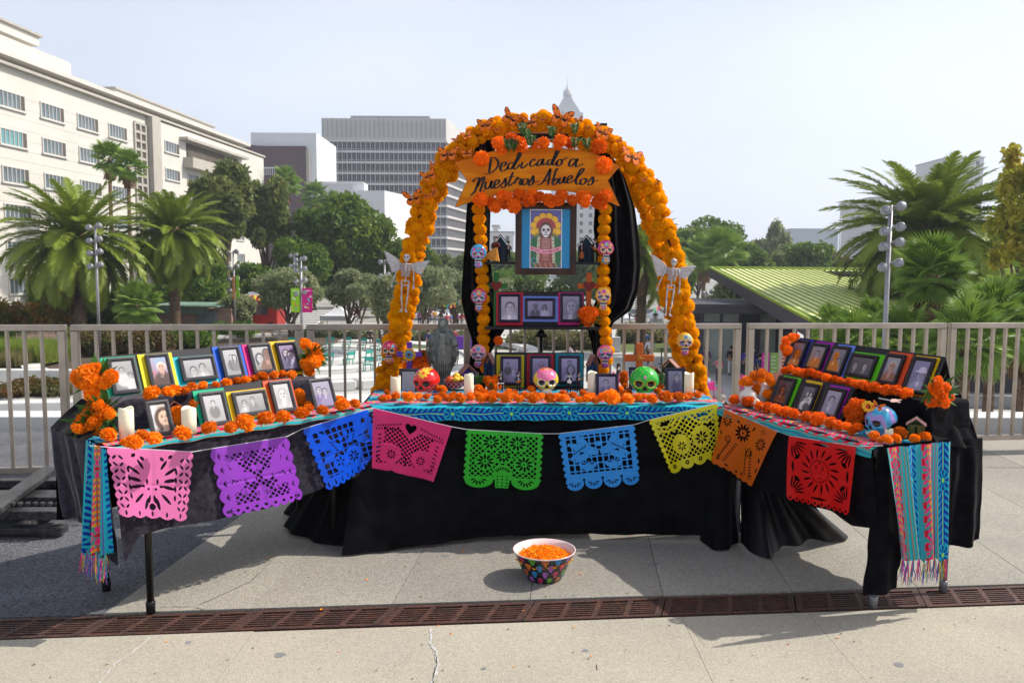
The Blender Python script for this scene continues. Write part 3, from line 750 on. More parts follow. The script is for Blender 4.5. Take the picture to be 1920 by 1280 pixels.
def tree(name,loc,R,H,trunk,m,label,seed,n=14000,size=.3,nc=26,group=None,jag=.38,limbs=7,cone=0,tr=.25,stems=1,shell=.62,barkm='bark',cat='tree'):
 nrg=np.random.default_rng(seed); rr=random.Random(seed)
 t=empty(name,loc,rr.uniform(0,6),label,cat,group)
 cl=crown_clumps(nrg,R,H,trunk,nc,jag,cone=cone)
 V,Fc=leaves(nrg,cl,n,size,shell=shell)
 link('crown',fast_mesh('crown',V,Fc),m,t)
 b=MB()
 for s in range(stems):
  ox,oy=(rr.uniform(-.5,.5),rr.uniform(-.5,.5))if stems>1 else(0,0)
  top=Vector((ox*2.2,oy*2.2,trunk+H*.35))
  b.tube([(ox*.5,oy*.5,0),(ox+rr.uniform(-.2,.2),oy,trunk*.5),top],[tr,tr*.75,tr*.4],8)
  for i in range(limbs):
   c_=cl[rr.randrange(len(cl))]
   p0=Vector((ox*.8,oy*.8,trunk*rr.uniform(.55,1.0))); p2=Vector(c_[:3])
   p1=p0.lerp(p2,.5)+Vector((0,0,-.08*H*rr.random()))
   b.tube([p0,p1,p2],[tr*.5,tr*.32,tr*.1],6)
 b.build('trunk',M[barkm],t)
 return t
def at(px,py,Y,z=None):
 p=WY(px,py,Y); return Vector((p.x,p.y,PZ if z is None else z))
def span(px0,px1,Y):return WY(px1,500,Y).x-WY(px0,500,Y).x
def zz(py,Y,px=900):return WY(px,py,Y).z-PZ
# big trees, middle left
def T(name,px,Y,wpx,ytop,ybot,m,label,seed,**k):
 R=span(px-wpx/2,px+wpx/2,Y)/2; zt=zz(ytop,Y,px); zb=max(.6,zz(ybot,Y,px))
 return tree(name,at(px,500,Y),R,(zt-zb),zb,m,label,seed,**k)
T('ficus_tree',640,108,210,372,540,M['lf_dark'], 'broad dark green ficus tree in front of the white annex',1,n=52000,size=.40,nc=60,jag=.30,tr=.5)
T('eucalyptus_tree',425,98,135,296,450,M['lf_euc'], 'tall loose eucalyptus tree left of the ficus before the cream building',2,n=20000,size=.34,nc=34,jag=.27,limbs=14,tr=.35)
T('eucalyptus_tree',502,104,95,315,500,M['lf_euc'], 'narrower eucalyptus tree between the ficus and the tallest eucalyptus',3,n=17000,size=.34,nc=28,jag=.28,limbs=14,tr=.3)
T('eucalyptus_tree',395,110,70,360,560,M['lf_euc'], 'short leaning eucalyptus just right of the second date palm',33,n=10000,size=.34,nc=20,jag=.3,limbs=10,tr=.3)
for i,(px,Y,w,yt,yb,lab)in enumerate(((545,66,125,492,590, 'grey green olive tree behind the lamp post with green and pink banners'),(662,72,105,500,585, 'grey green olive tree behind the white peaked tent'),(725,60,90,520,605, 'olive tree just left of the arch foot'),(795,78,110,492,590, 'olive tree seen through the left side of the arch'),(850,84,90,500,590, 'olive tree beside the left black drape'),(440,74,70,545,610, 'small olive tree between the kiosk and the red truck'),(1378,62,100,512,600, 'olive tree behind the pavilion glass box'),(930,90,90,515,600, 'olive tree behind the planter shelf of the altar'))):
 T('olive_tree',px,Y,w,yt,yb,M['lf_olive'],lab,10+i,n=12000,size=.17,nc=22,jag=.36,group='olive trees on the plaza',stems=3,tr=.16,limbs=5)
for i,(px,Y,w,yt,yb,mm,lab)in enumerate(((772,125,90,440,560, 'lf_dark', 'dark tree behind the left arch strand'),(860,130,100,470,570, 'lf_euc', 'mid green tree behind the black drape'),(960,135,150,470,580, 'lf_bush', 'bright green tree behind the shelves of the altar'),(1090,140,130,465,580, 'lf_bush', 'green tree behind the right shelf figures'),(1310,125,180,402,540, 'lf_dark', 'rounded dark tree on the skyline right of the arch'),(1455,150,75,402,520, 'lf_olive', 'pointed pale conifer like tree on the skyline'),(1425,170,110,440,520, 'lf_euc', 'pale green tree between the rounded dark tree and the pointed tree'),(1520,120,90,452,520, 'lf_bush', 'light green tree above the lime roof'),(1570,125,60,470,540, 'lf_rust', 'purplish brown tree beside the big right palm'),(1250,110,110,470,560, 'lf_bush', 'low green tree behind the right arch strand'),(1650,95,120,470,600, 'lf_dark', 'dark tree behind the big right palm'),(1830,90,160,430,620, 'lf_dark', 'dark tree at right behind the fan palms'),(590,118,110,470,560, 'lf_dark', 'dark lower tree behind the banner lamp post'),(470,120,120,490,570, 'lf_bush', 'bright bushy tree behind the red truck'),(210,115,150,470,610, 'lf_dark', 'dark tree between the two left date palms'),(60,100,180,480,620, 'lf_dark', 'dark tree at far left behind the date palm'),(330,120,160,470,610, 'lf_dark', 'dark tree behind the second date palm'),(700,130,90,470,560, 'lf_dark', 'dark tree filling behind the left skeleton'))):
 T('park_tree',px,Y,w,yt,yb,M[mm],lab,40+i,n=15000,size=.36,nc=26,jag=.33,tr=.3,cone=.6 if 'pointed' in lab else 0)
for i,(px,Y,w,yt,yb,mm,lab)in enumerate(((560,100,130,430,560, 'lf_bush', 'green tree between the eucalyptus and the ficus'),(385,90,110,470,600, 'lf_bush', 'bushy green tree right of the second date palm trunk'),(745,104,90,430,560, 'lf_dark', 'dark green tree just right of the ficus behind the arch'),(830,112,110,500,590, 'lf_dark', 'low dark tree behind the olive trees inside the arch'),(905,120,120,500,590, 'lf_bush', 'low green tree behind the left shelf figures'),(1150,120,110,490,590, 'lf_dark', 'dark tree behind the velvet drape'),(1400,118,110,455,540, 'lf_bush', 'round light green tree over the lime roof corner'),(500,84,90,500,600, 'lf_bush', 'green shrubby tree above the red truck'),(1480,135,90,455,520, 'lf_euc', 'dull green tree right of the pointed tree'),(120,88,150,500,620, 'lf_bush', 'bushy green tree behind the first date palm trunk'),(285,84,110,520,620, 'lf_dark', 'low dark tree between the date palm trunks'))):
 T('park_tree',px,Y,w,yt,yb,M[mm],lab,140+i,n=15000,size=.30,nc=26,jag=.33,tr=.3)
T('sycamore_tree',1925,34,170,205,600,M['lf_yel'], 'yellowing sycamore tree cut by the right edge of the photo',60,n=9500,size=.15,nc=80,jag=.13,limbs=30,shell=.2,tr=.1)
T('park_tree',1990,24,200,480,640,M['lf_dark'], 'dark shrub like tree at the right edge under the sycamore',61,n=9000,size=.2)
# bushes and beds
def bush(px,py,Y,wpx,hpx,m,label,seed,n=5000,size=.12,name='bush',group=None,base=None):
 Y=6*F/(py+hpx/2-507-.0057*(px-960)); p=WY(px,py,Y); R=span(px-wpx/2,px+wpx/2,Y)/2; h=hpx/F*Y; size=size*max(1,Y/45)
 nrg=np.random.default_rng(seed); cl=[(nrg.uniform(-R,R)*.8,nrg.uniform(-.5,.5)*min(R,2),h*nrg.uniform(.25,.62),R*.3+.1,min(R*.4,1.2),h*.38)for _ in range(14)]
 V,Fc=leaves(nrg,cl,n,size)
 o=link(name,fast_mesh(name,V,Fc),m,None,(p.x,p.y,PZ if base is None else base))
 return tag(o,label, 'bush',group)
bush(60,598,34,200,92,M['lf_autumn'], 'bush with orange and green leaves behind the far left railing',80,12000,.13)
bush(-30,602,33,120,90,M['lf_autumn'], 'orange tinged bush at the very left edge',81,8000,.13)
bush(40,632,36,200,40,M['lf_bush'], 'dark green hedge under the orange leaved bush',82,9000,.13)
bush(70,725,29.5,160,28,M['lf_rust'], 'low dark reddish shrubs along the plaza at far left',83,7000,.1)
bush(215,640,52,190,60,M['lf_rust'], 'bed of rust coloured grasses below the first date palm',84,12000,.13)
bush(340,632,56,130,44,M['lf_bush'], 'green shrubs around the foot of the second date palm',85,8000,.13)
bush(430,618,60,100,30,M['lf_bush'], 'low green hedge before the sandstone kiosk',86,6000,.12)
bush(205,588,66,90,85,M['lf_dark'], 'dark shrub mass between the date palm trunks',87,8000,.2)
bush(640,620,66,130,26,M['lf_olive'], 'low clipped hedge in front of the white tent',88,7000,.12)
bush(790,625,66,80,24,M['lf_olive'], 'low clipped hedge left of the statue',89,5000,.12)
bush(880,630,62,80,26,M['lf_olive'], 'low clipped hedge right of the statue',90,5000,.12)
bush(1040,632,56,190,38,M['grass_pale'], 'pale green hedge seen under the middle shelf',91,10000,.12)
bush(1215,622,62,110,34,M['grass_pale'], 'pale hedge beside the palm trunk right of the altar',92,7000,.12)
bush(1820,690,26,150,60,M['lf_dark'], 'dark leafy groundcover at the foot of the right palms',93,8000,.12)
bush(1660,700,28,130,70,M['lf_dark'], 'dark planting behind the right hand framed photos',94,8000,.14)
bush(1470,640,44,60,50,M['lf_bush'], 'green shrub at the corner of the pavilion',95,4000,.12)
# ornamental grass mounds
def grass_patch(px,py,Y,wpx,hpx,m,seed,n=5000,name='grass'):
 Y=6*F/(py+hpx/2-507-.0057*(px-960)); nrg=np.random.default_rng(seed); R=span(px-wpx/2,px+wpx/2,Y)/2; h=hpx/F*Y
 p=WY(px,py,Y)
 x=nrg.uniform(-R,R,n); y=nrg.uniform(-1.6,1.6,n); a=nrg.uniform(0,2*PI,n); hh=h*nrg.uniform(.5,1,n); w=.03
 bx=np.stack([x,y,np.zeros(n)],1); s=np.stack([np.cos(a),np.sin(a),np.zeros(n)],1)
 tip=bx+np.stack([nrg.normal(0,.25,n),nrg.normal(0,.25,n),hh],1)
 V=np.stack([bx-s*w,bx+s*w,tip],1).reshape(-1,3)
 o=link(name,fast_mesh(name,V,np.arange(n*3).reshape(n,3)),m,None,(p.x,p.y,PZ+.4)); tag(o,kind='stuff'); return o
grass_patch(40,664,32.5,150,46,M['grass'],5,12000)
grass_patch(20,678,31.8,90,30,M['grass_pale'],6,5000)
grass_patch(92,645,37,80,40,mat('plume',(.42,.30,.26),.8,var=.2,scale=2,trans=.3),7,1500)
tag(quad('lawn',[(-9,62,PZ+.02),(22,58,PZ+.02),(22,70,PZ+.02),(-9,72,PZ+.02)],mat('lawn',(.10,.13,.03),.9,var=.4,scale=.6)),kind='structure')
b=MB(); b.prism([(-34,41),(-16,41),(-14,76),(-34,76)],0,.22)
tag(b.build('planting_bed',M['dirt'],None,(0,0,PZ)),kind='structure')
# --- date palms
def frond_mesh(L,droop,seed,nl=68,m=None,w=.52):
 nrg=np.random.default_rng(seed); V=[]; Fq=[]
 pts=[]
 p=np.array([0.,0,0]); a=0.0
 N_=26
 for i in range(N_+1):
  pts.append(p.copy()); t=i/N_
  ang=-droop*(t**1.35); p=p+np.array([math.cos(ang),0,math.sin(ang)])*L/N_
 pts=np.array(pts)
 def P(t):
  f=t*N_; i=min(int(f),N_-1); q=pts[i]*(1-(f-i))+pts[i+1]*(f-i); d=pts[i+1]-pts[i]; return q,d/np.linalg.norm(d)
 for i in range(nl):
  t=.1+.9*i/nl; q,d=P(t); up=np.array([-d[2],0,d[0]])
  ln=L*.175*(math.sin(PI*min(1,t*.92+.10))**.6)*nrg.uniform(.85,1.1)
  for s in(-1,1):
   dr=d*.75+np.array([0,s,0])*.72+up*nrg.uniform(-.05,.30); dr/=np.linalg.norm(dr)
   mid=q+dr*ln*.55; tip=q+dr*ln+np.array([0,0,-.16*ln]); wv=d*.030*L*.36
   b=len(V); V+=[q-wv,q+wv,mid+wv*.9,mid-wv*.9,tip]
   Fq+=[(b,b+1,b+2,b+3),(b+3,b+2,b+4)]
 for i in range(N_):
  q0,q1=pts[i],pts[i+1]; r=.045*(1-i/N_)+.012; b=len(V)
  V+=[q0+[0,-r,0],q0+[0,r,0],q1+[0,r*.95,0],q1+[0,-r*.95,0],q0+[0,0,r],q1+[0,0,r]]
  Fq+=[(b,b+4,b+5,b+3),(b+4,b+1,b+2,b+5)]
 me=bpy.data.meshes.new('frond'); me.from_pydata([tuple(v)for v in V],[],Fq); me.materials.append(m); me.update(); return me
FM=[frond_mesh(5.2,dr,100+i,m=M['frond'])for i,dr in enumerate((.75,1.05,1.35,1.6,1.85))]
FDRY=frond_mesh(3.6,1.1,120,36,M['frond_dry'])
def date_palm(px,Y,ycrown,ybase,R,label,seed,nf=86,tr=.42):
 p=at(px,500,Y); rr=random.Random(seed); zc=zz(ycrown,Y,px)
 t=empty('date_palm',p,0,label, 'palm tree')
 b=MB(); b.tube([(0,0,0),(0,0,zc*.05),(.05,0,zc*.5),(0,0,zc-.2)],[tr*1.35,tr*1.0,tr*.92,tr*1.0],14)
 k=0; z=.2
 while z<zc-.3:
  for j in range(9):
   a=2*PI*(j+(k%2)*.5)/9; b.box((math.cos(a)*tr*.95,math.sin(a)*tr*.95,z),(.16,.16,.07),0,Matrix.Rotation(a,3, 'Z'))
  z+=.17; k+=1
 b.build('trunk',M['palm_bark'],t)
 b=MB(); b.ball((0,0,zc+.1),(tr*1.5,tr*1.5,.9),12); b.build('crownshaft',M['frond_dry'],t)
 for i in range(nf):
  f=i/nf; el=math.radians(74-118*f**.8+rr.uniform(-6,6)); az=i*2.39996+rr.uniform(-.2,.2)
  v=min(4,max(0,int(f*4.2+rr.uniform(-.4,.8)))); s=R/5.2*rr.uniform(.88,1.06)*(.86 if f<.12 else 1)
  link('frond',FM[v],None,t,(math.cos(az)*tr*.5,math.sin(az)*tr*.5,zc+.35-.5*f),Euler((rr.uniform(-.25,.25),-el,az)),s)
 for i in range(16):
  az=i*2.4+1; link('dry_frond',FDRY,None,t,(math.cos(az)*tr*.7,math.sin(az)*tr*.7,zc-.35),Euler((rr.uniform(-.3,.3),math.radians(42),az)),R/5.2*rr.uniform(.8,1.1))
 return t
date_palm(146,62,452,640,6.4, 'large date palm at left, nearest the long cream building',5,110)
date_palm(325,68,440,640,5.3, 'second date palm from the left, in front of the eucalyptus trees',6,105)
date_palm(1738,45,440,640,5.9, 'large date palm at right behind the tall lamp post',7,165)
date_palm(1203,58,480,640,4.3, 'date palm behind the right side of the altar and its black drape',8,70,.36)
# --- fan palms
def fan_mesh(seed,R=1.0,n=26):
 nrg=np.random.default_rng(seed); V=[]; Fq=[]
 b0=0
 V+=[(0,-.018,0),(0,.018,0),(R*.9,.012,.0),(R*.9,-.012,0)]; Fq+=[(0,1,2,3)]
 c=np.array([R*.9,0,0])
 for i in range(n):
  a0=-2.35+4.7*i/n; a1=-2.35+4.7*(i+1)/n; am=(a0+a1)/2; ln=R*(.85+.12*math.cos(am))*nrg.uniform(.92,1.05)
  d0=np.array([math.cos(a0),math.sin(a0),0]); d1=np.array([math.cos(a1),math.sin(a1),0]); dm=np.array([math.cos(am),math.sin(am),0])
  m0=c+d0*ln*.5+[0,0,-.02]; m1=c+d1*ln*.5+[0,0,-.02]; mm=c+dm*ln*.52+[0,0,.035*R]; tip=c+dm*ln+[0,0,-.13*R]
  b=len(V); V+=[c,m0,mm,m1,tip]; Fq+=[(b,b+1,b+2),(b,b+2,b+3),(b+1,b+4,b+2),(b+2,b+4,b+3)]
 return V,Fq
FV=[]
for i in range(3):
 V,Fq=fan_mesh(200+i); me=bpy.data.meshes.new('fan_leaf'); me.from_pydata([tuple(v)for v in V],[],Fq); me.materials.append(M['fan']); FV.append(me)
def fan_palm(px,Y,yc,R,label,seed,nf=46,tr=.16,skirt=True,zbase=None,group=None,low=-50,name='fan_palm'):
 p=at(px,500,Y); zc=zz(yc,Y,px); rr=random.Random(seed)
 t=empty(name,p,0,label, 'palm tree',group)
 b=MB(); b.tube([(0,0,0),(rr.uniform(-.1,.1),0,zc*.5),(0,0,zc)],[tr*1.3,tr,tr],10); b.build('trunk',M['palm_bark'],t)
 for i in range(nf):
  f=i/nf; el=math.radians(85-(85-low)*f**.9+rr.uniform(-8,8)); az=i*2.39996+rr.uniform(-.2,.2)
  link('fan_leaf',FV[i%3],None,t,(0,0,zc+.1-.25*f),Euler((rr.uniform(-.5,.5),-el,az)),R/1.8*rr.uniform(.85,1.08))
 if skirt:
  b=MB(); sv=[]; n=140
  for i in range(n):
   a=rr.uniform(0,2*PI); r=tr*rr.uniform(1.2,2.6); z1=zc-.2; ln=R*rr.uniform(.5,1.0)
   q=Vector((math.cos(a)*tr,math.sin(a)*tr,z1)); e=Vector((math.cos(a)*r*1.4,math.sin(a)*r*1.4,z1-ln)); s=Vector((-math.sin(a),math.cos(a),0))*.06*R
   b.add([q-s*.4,q+s*.4,e+s*rr.uniform(.4,1.2),e-s],[(0,1,2,3)])
  b.build('dry_skirt',M['frond_dry'],t)
 return t
fan_palm(1750,27,515,1.5, 'shaggy fan palm in front of the big right date palm',21,60,.2)
fan_palm(1606,24,650,1.2, 'low fan palm behind the right row of framed photos',22,40,.14)
fan_palm(1700,26,640,1.3, 'low fan palm just right of the tall right lamp post',23,40,.14)
fan_palm(1865,22,600,1.25, 'dark fan palm near the right edge above the railing',24,44,.14)
fan_palm(1820,20,640,1.25, 'bright fan palm seen through the right railing bars',25,40,.14,False)
fan_palm(1935,24,610,1.5, 'fan palm cut by the right edge of the photo',26,36,.14)
fan_palm(1562,27,612,.8, 'small fan palm in front of the lime roof',27,26,.12,False)
fan_palm(1355,90,470,3.2, 'bright fan palm on the skyline left of the lime roof',28,34,.25)
fan_palm(1320,95,480,3.0, 'dark fan palm behind the right arch foot',29,34,.25)
fan_palm(1640,29,600,.9, 'small dark fan palm beside the lamp post at right',30,30,.12)
fan_palm(213,88,297,2.2, 'tall slim fan palm before the cream building, left one of two',31,34,.2)
fan_palm(247,86,313,2.1, 'tall slim fan palm before the cream building, right one of two',32,34,.2)
fan_palm(538,150,345,3.6, 'tall fan palm with a dry skirt beside the maroon panel',33,34,.3)
fan_palm(592,160,368,3.4, 'fan palm in front of the white annex corner',34,34,.3)
fan_palm(626,160,380,2.6, 'small far fan palm just right of its taller neighbour by the annex',35,28,.25)
fan_palm(255,60,570,2.0, 'low shaggy fan palm between the two left date palms',36,40,.2,True)
# scattered leaves and bits on the terrace
nrg=np.random.default_rng(3); n=420
px_=nrg.uniform(-2.6,2.8,n); py_=nrg.uniform(2.5,4.6,n); a=nrg.uniform(0,6.28,n); s=nrg.uniform(.003,.009,n)
c_=np.stack([px_,py_,np.full(n,.004)],1); d_=np.stack([np.cos(a),np.sin(a),np.zeros(n)],1)*s[:,None]; e_=np.stack([-np.sin(a),np.cos(a),np.full(n,.3)],1)*(s*.35)[:,None]
V=np.stack([c_-d_,c_+e_,c_+d_,c_-e_],1).reshape(-1,3)
tag(link('leaf_litter',fast_mesh('leaf_litter',V,np.arange(n*4).reshape(n,4)),M['leaf_small']),kind='stuff')
nrg=np.random.default_rng(9); n=34
c_=np.stack([nrg.normal(.1,.9,n),nrg.uniform(2.9,4.5,n),np.full(n,.004)],1); a=nrg.uniform(0,6.28,n); s=nrg.uniform(.005,.011,n)
d_=np.stack([np.cos(a),np.sin(a),np.full(n,.1)],1)*s[:,None]; e_=np.stack([-np.sin(a),np.cos(a),np.full(n,.35)],1)*(s*.5)[:,None]
V=np.stack([c_-d_,c_+e_,c_+d_,c_-e_],1).reshape(-1,3); V[:,2]=np.maximum(V[:,2],.003)
tag(link('petal_litter',fast_mesh('petal_litter',V,np.arange(n*4).reshape(n,4)),M['marigold']),kind='stuff')
for i,(x,y,r)in enumerate(((-.9,3.0,.022),(.3,3.05,.015),(1.5,2.95,.02),(.75,4.0,.018),(-.35,4.1,.02),(1.05,3.2,.012),(-1.3,3.1,.014),(2.1,4.3,.02),(-.1,2.9,.011))):
 b=MB(); m_=14; b.add([(x+r*rnd.uniform(.7,1.2)*math.cos(6.283*k/m_),y+r*rnd.uniform(.7,1.1)*math.sin(6.283*k/m_),.0015)for k in range(m_)],[tuple(range(m_))]); b.build('gum_stain',M['grey_stone'],pave)
TZ=.76
LO,L1=WZ(203,838,TZ),WZ(697,762,TZ)
R0,R1=WZ(1352,762,TZ),WZ(1642,838,TZ)
C0,C1=WZ(690,761,TZ),WZ(1350,758,TZ)
UP=Vector((0,0,1))
def wing(a,b_):
 u=(b_-a); L=u.length; u.normalize(); return u,Vector((-u.y,u.x,0)),L
lu,ln_,LL=wing(LO,L1); ru,rn_,RL=wing(R0,R1); cu,cn_,CL=wing(C0,C1)
TD=.60
def table(label,o,u,n,L,legpx,legmat,group='folding tables of the altar'):
 c=o+u*L/2+n*TD/2
 t=empty('folding_table',(c.x,c.y,0),math.atan2(u.y,u.x),label, 'table',group)
 b=MB(); b.box((0,0,TZ-.030),(L-.02,TD-.02,.036)); bevel(b.build('tabletop',legmat,t),.008)
 R=Matrix.Rotation(-math.atan2(u.y,u.x),3, 'Z')
 for(px,py)in legpx:
  p=WZ(px,py,0)if px>5 else o+u*L*px+n*TD*py; p.z=0
  q=R@(p-Vector((c.x,c.y,0)))
  b=MB(); b.tube([(q.x,q.y,.045),(q.x,q.y,TZ-.05)],.0155,12); lg=b.build('leg',legmat,t)
  b=MB(); b.lathe([(.019,0),(.020,.05),(.016,.055)],12,M=Matrix.Translation((q.x,q.y,.0005))); b.build('foot_cap',legmat if legmat!=M['leg_grey']else M['leg_grey'],lg)
M['leg_grey']=mat('leg_grey',(.20,.20,.215),.35,.3,var=.1,scale=10)
M['leg_black']=mat('leg_black',(.014,.014,.013),.35,.2,var=.2,scale=10)
table('folding table with dark legs under the left display of framed photos',LO,lu,ln_,LL,[(283,1148),(200,1106),(628,1020),(562,993)],M['leg_black'])
table('folding table with grey legs under the right display of framed photos',R0,ru,rn_,RL,[(1637,1138),(1768,1108),(1381,1015),(.1,.85)],M['leg_grey'])
table('long folding table in the centre under the floor length black cloth',C0,cu,cn_,CL,[(.06,.1),(.94,.1),(.06,.9),(.94,.9)],M['leg_black'])
def resample(pts,n):
 pts=[Vector(p)for p in pts]; d=[0]
 for i in range(1,len(pts)):d.append(d[-1]+(pts[i]-pts[i-1]).length)
 out=[]
 for k in range(n):
  s=d[-1]*k/(n-1); i=0
  while i<len(pts)-2 and d[i+1]<s:i+=1
  t=0 if d[i+1]==d[i]else(s-d[i])/(d[i+1]-d[i]); out.append(pts[i].lerp(pts[i+1],t))
 return out
def smooth_line(pts,k=1):
 for _ in range(k):pts=[pts[0]]+[(pts[i-1]+pts[i]*2+pts[i+1])/4 for i in range(1,len(pts)-1)]+[pts[-1]]
 return pts
def drape(name,top,bot,out,m,parent=None,nu=90,nv=34,amp=.02,freq=9,seed=0,col=None,sm=2,v0=0.0,noise=.012):
 T_=smooth_line(resample(top,nu),sm); B_=smooth_line(resample(bot,nu),sm); out=Vector(out); rr=random.Random(seed)
 ph=[rr.uniform(0,6.28)for _ in range(4)]; V=[]
 for j in range(nv):
  t=j/(nv-1)
  for i in range(nu):
   s=i/(nu-1); p=T_[i].lerp(B_[i],t)
   w=(math.sin(freq*6.283*s+ph[0]+t*.8)*.6+math.sin(freq*1.7*6.283*s+ph[1]-t)*.35+math.sin(freq*.53*6.283*s+ph[2])*.5)
   w+=mnoise.noise(p*9+Vector((seed,0,0)))*noise/max(amp,.001)
   V.append(p+out*(amp*(w+.9)*(v0+(1-v0)*t**.55)))
 Fc=np.array([(j*nu+i,(j+1)*nu+i,(j+1)*nu+i+1,j*nu+i+1)for j in range(nv-1)for i in range(nu-1)])
 me=fast_mesh(name,[tuple(v)for v in V],Fc,True,col(nu,nv)if col else None)
 return link(name,me,m,parent)
def PP(pts,o,n):return[WP(x,y,o,n)for x,y in pts]
# --- black cloth, left table
cl=empty('black_tablecloth',(LO.x,LO.y,0),0, 'crushed black velvet cloth hanging over the left table', 'tablecloth', 'black cloths of the altar')
def child_world(root,fn):
 before=set(o.name for o in bpy.data.objects); fn()
def rel(o,root):
 o.parent=root; o.location=Vector(o.location)-root.location; return o
lf=LO-ln_*.012
bot=PP([(232,1052),(258,1002),(330,985),(420,968),(500,952),(571,926),(640,900),(702,880)],lf,ln_)
rel(drape('front_drop',[lf,L1-ln_*.012+lu*.02],bot,-ln_,M['crushed_velvet'],amp=.012,freq=3,seed=1,nu=120),cl)
LB=LO+ln_*TD
ee=lu*-.015
bot=PP([(132,962),(160,978),(185,990),(205,1005),(226,1066),(236,1052)],LO+ee,lu)
rel(drape('end_drop',[LB+ee+ln_*.02,LO+ee-ln_*.01],bot,-lu,M['crushed_velvet'],amp=.02,freq=4,seed=2),cl)
b=MB(); q=[LO-ln_*.012,L1-ln_*.012,L1+ln_*TD,LB]; b.add([p+UP*.004 for p in q],[(0,1,2,3)]); rel(b.build('top_sheet',M['black_velvet']),cl)
bot=[LB+Vector((0,0,-.45)),L1+ln_*TD+Vector((0,0,-.4))]
rel(drape('back_drop',[LB,L1+ln_*TD],bot,ln_,M['black_velvet'],amp=.02,freq=5,seed=3),cl)
# --- black cloth, right table
cr=empty('black_tablecloth',(R1.x,R1.y,0),0, 'black velvet cloth with hanging corners over the right table', 'tablecloth', 'black cloths of the altar')
rf=R0-rn_*.012; rf1=R1-rn_*.012
bot=PP([(1350,888),(1420,915),(1490,938),(1560,958),(1600,985),(1646,990)],rf,rn_)
rel(drape('front_drop',[rf,rf1],bot,-rn_,M['black_velvet'],amp=.008,freq=3,seed=4,nu=100),cr)
eo=R1+ru*.015; RB=R1+rn_*TD
bot=PP([(1620,1118),(1674,1098),(1676,1035),(1700,1040),(1755,1035),(1762,1045),(1765,1020),(1800,1022),(1830,1008)],eo,ru)
rel(drape('end_drop',[eo,eo+rn_*TD*1.03],bot,ru,M['black_velvet'],amp=.022,freq=5,seed=5,nu=150,sm=1),cr)
b=MB(); q=[rf,rf1,RB,R0+rn_*TD]; b.add([p+UP*.004 for p in q],[(0,1,2,3)]); rel(b.build('top_sheet',M['black_velvet']),cr)
rel(drape('back_drop',[RB,R0+rn_*TD],[RB+Vector((0,0,-.4)),R0+rn_*TD+Vector((0,0,-.4))],rn_,M['black_velvet'],amp=.02,freq=5,seed=6),cr)
# satin tail falling to the ground behind the right table's front
tl=drape('fallen_satin_cloth',PP([(1386,890),(1440,900),(1500,925),(1520,930)],R0+rn_*.2,rn_),[WZ(1385,1012,.01),WZ(1402,1030,.012),WZ(1440,1036,.012),WZ(1462,1018,.015),WZ(1520,1012,.02),WZ(1586,1000,.01),WZ(1540,975,.02)],(0,-1,0),M['black_satin'],amp=.05,freq=4,seed=7,nu=120,nv=50,v0=.1)
tag(tl, 'shiny black satin cloth spilling onto the pavement under the right table', 'cloth')
# --- centre black cloth
cc=empty('black_tablecloth',(C0.x,C0.y,0),0, 'long plain black cloth falling to the pavement from the centre table', 'tablecloth', 'black cloths of the altar')
cf=C0-cn_*.004
top=[C0+Vector((-.03,0,0))-cn_*.004,C1-cn_*.004+cu*.03]
bot=[WZ(642,1038,.01),WZ(700,1034,.012),WZ(800,1020,.02),WZ(900,1006,.03),WZ(1000,1001,.035),WZ(1100,1000,.035),WZ(1210,1001,.035),WZ(1345,1004,.035)]
rel(drape('front_drop',top,bot,(0,-1,0),M['black_cloth'],amp=.010,freq=8,seed=8,nu=260,nv=40),cc)
top=[C1-cn_*.02+cu*-.06,C1-cn_*.02+cu*.05,C1+cn_*.10+cu*.06]
bot=[WZ(1308,1008,.01),WZ(1330,1024,.01),WZ(1365,1026,.01),WZ(1384,1014,.01),WZ(1384,990,.01)]
rel(drape('corner_drop',top,bot,(.1,-1,0),M['black_cloth'],amp=.03,freq=2,seed=9,nu=90),cc)
top=[C0+Vector((-.01,.02,0)),C0+cn_*TD+Vector((-.03,0,0))]
bot=[WZ(662,1028,.01),WZ(600,1015,.01),WZ(560,1000,.02),WZ(538,965,.03),WZ(560,940,.04)]
rel(drape('end_drop',top,bot,(-1,-.2,0),M['black_cloth'],amp=.03,freq=3,seed=10,nu=120),cc)
b=MB(); q=[cf,C1-cn_*.012,C1+cn_*TD,C0+cn_*TD]; b.add([p+UP*.004 for p in q],[(0,1,2,3)]); rel(b.build('top_sheet',M['black_cloth']),cc)
bk=[C0+cn_*TD,C1+cn_*TD]; rel(drape('back_drop',bk,[p+Vector((0,.03,-.7))for p in bk],(0,1,0),M['black_cloth'],amp=.02,freq=6,seed=11),cc)
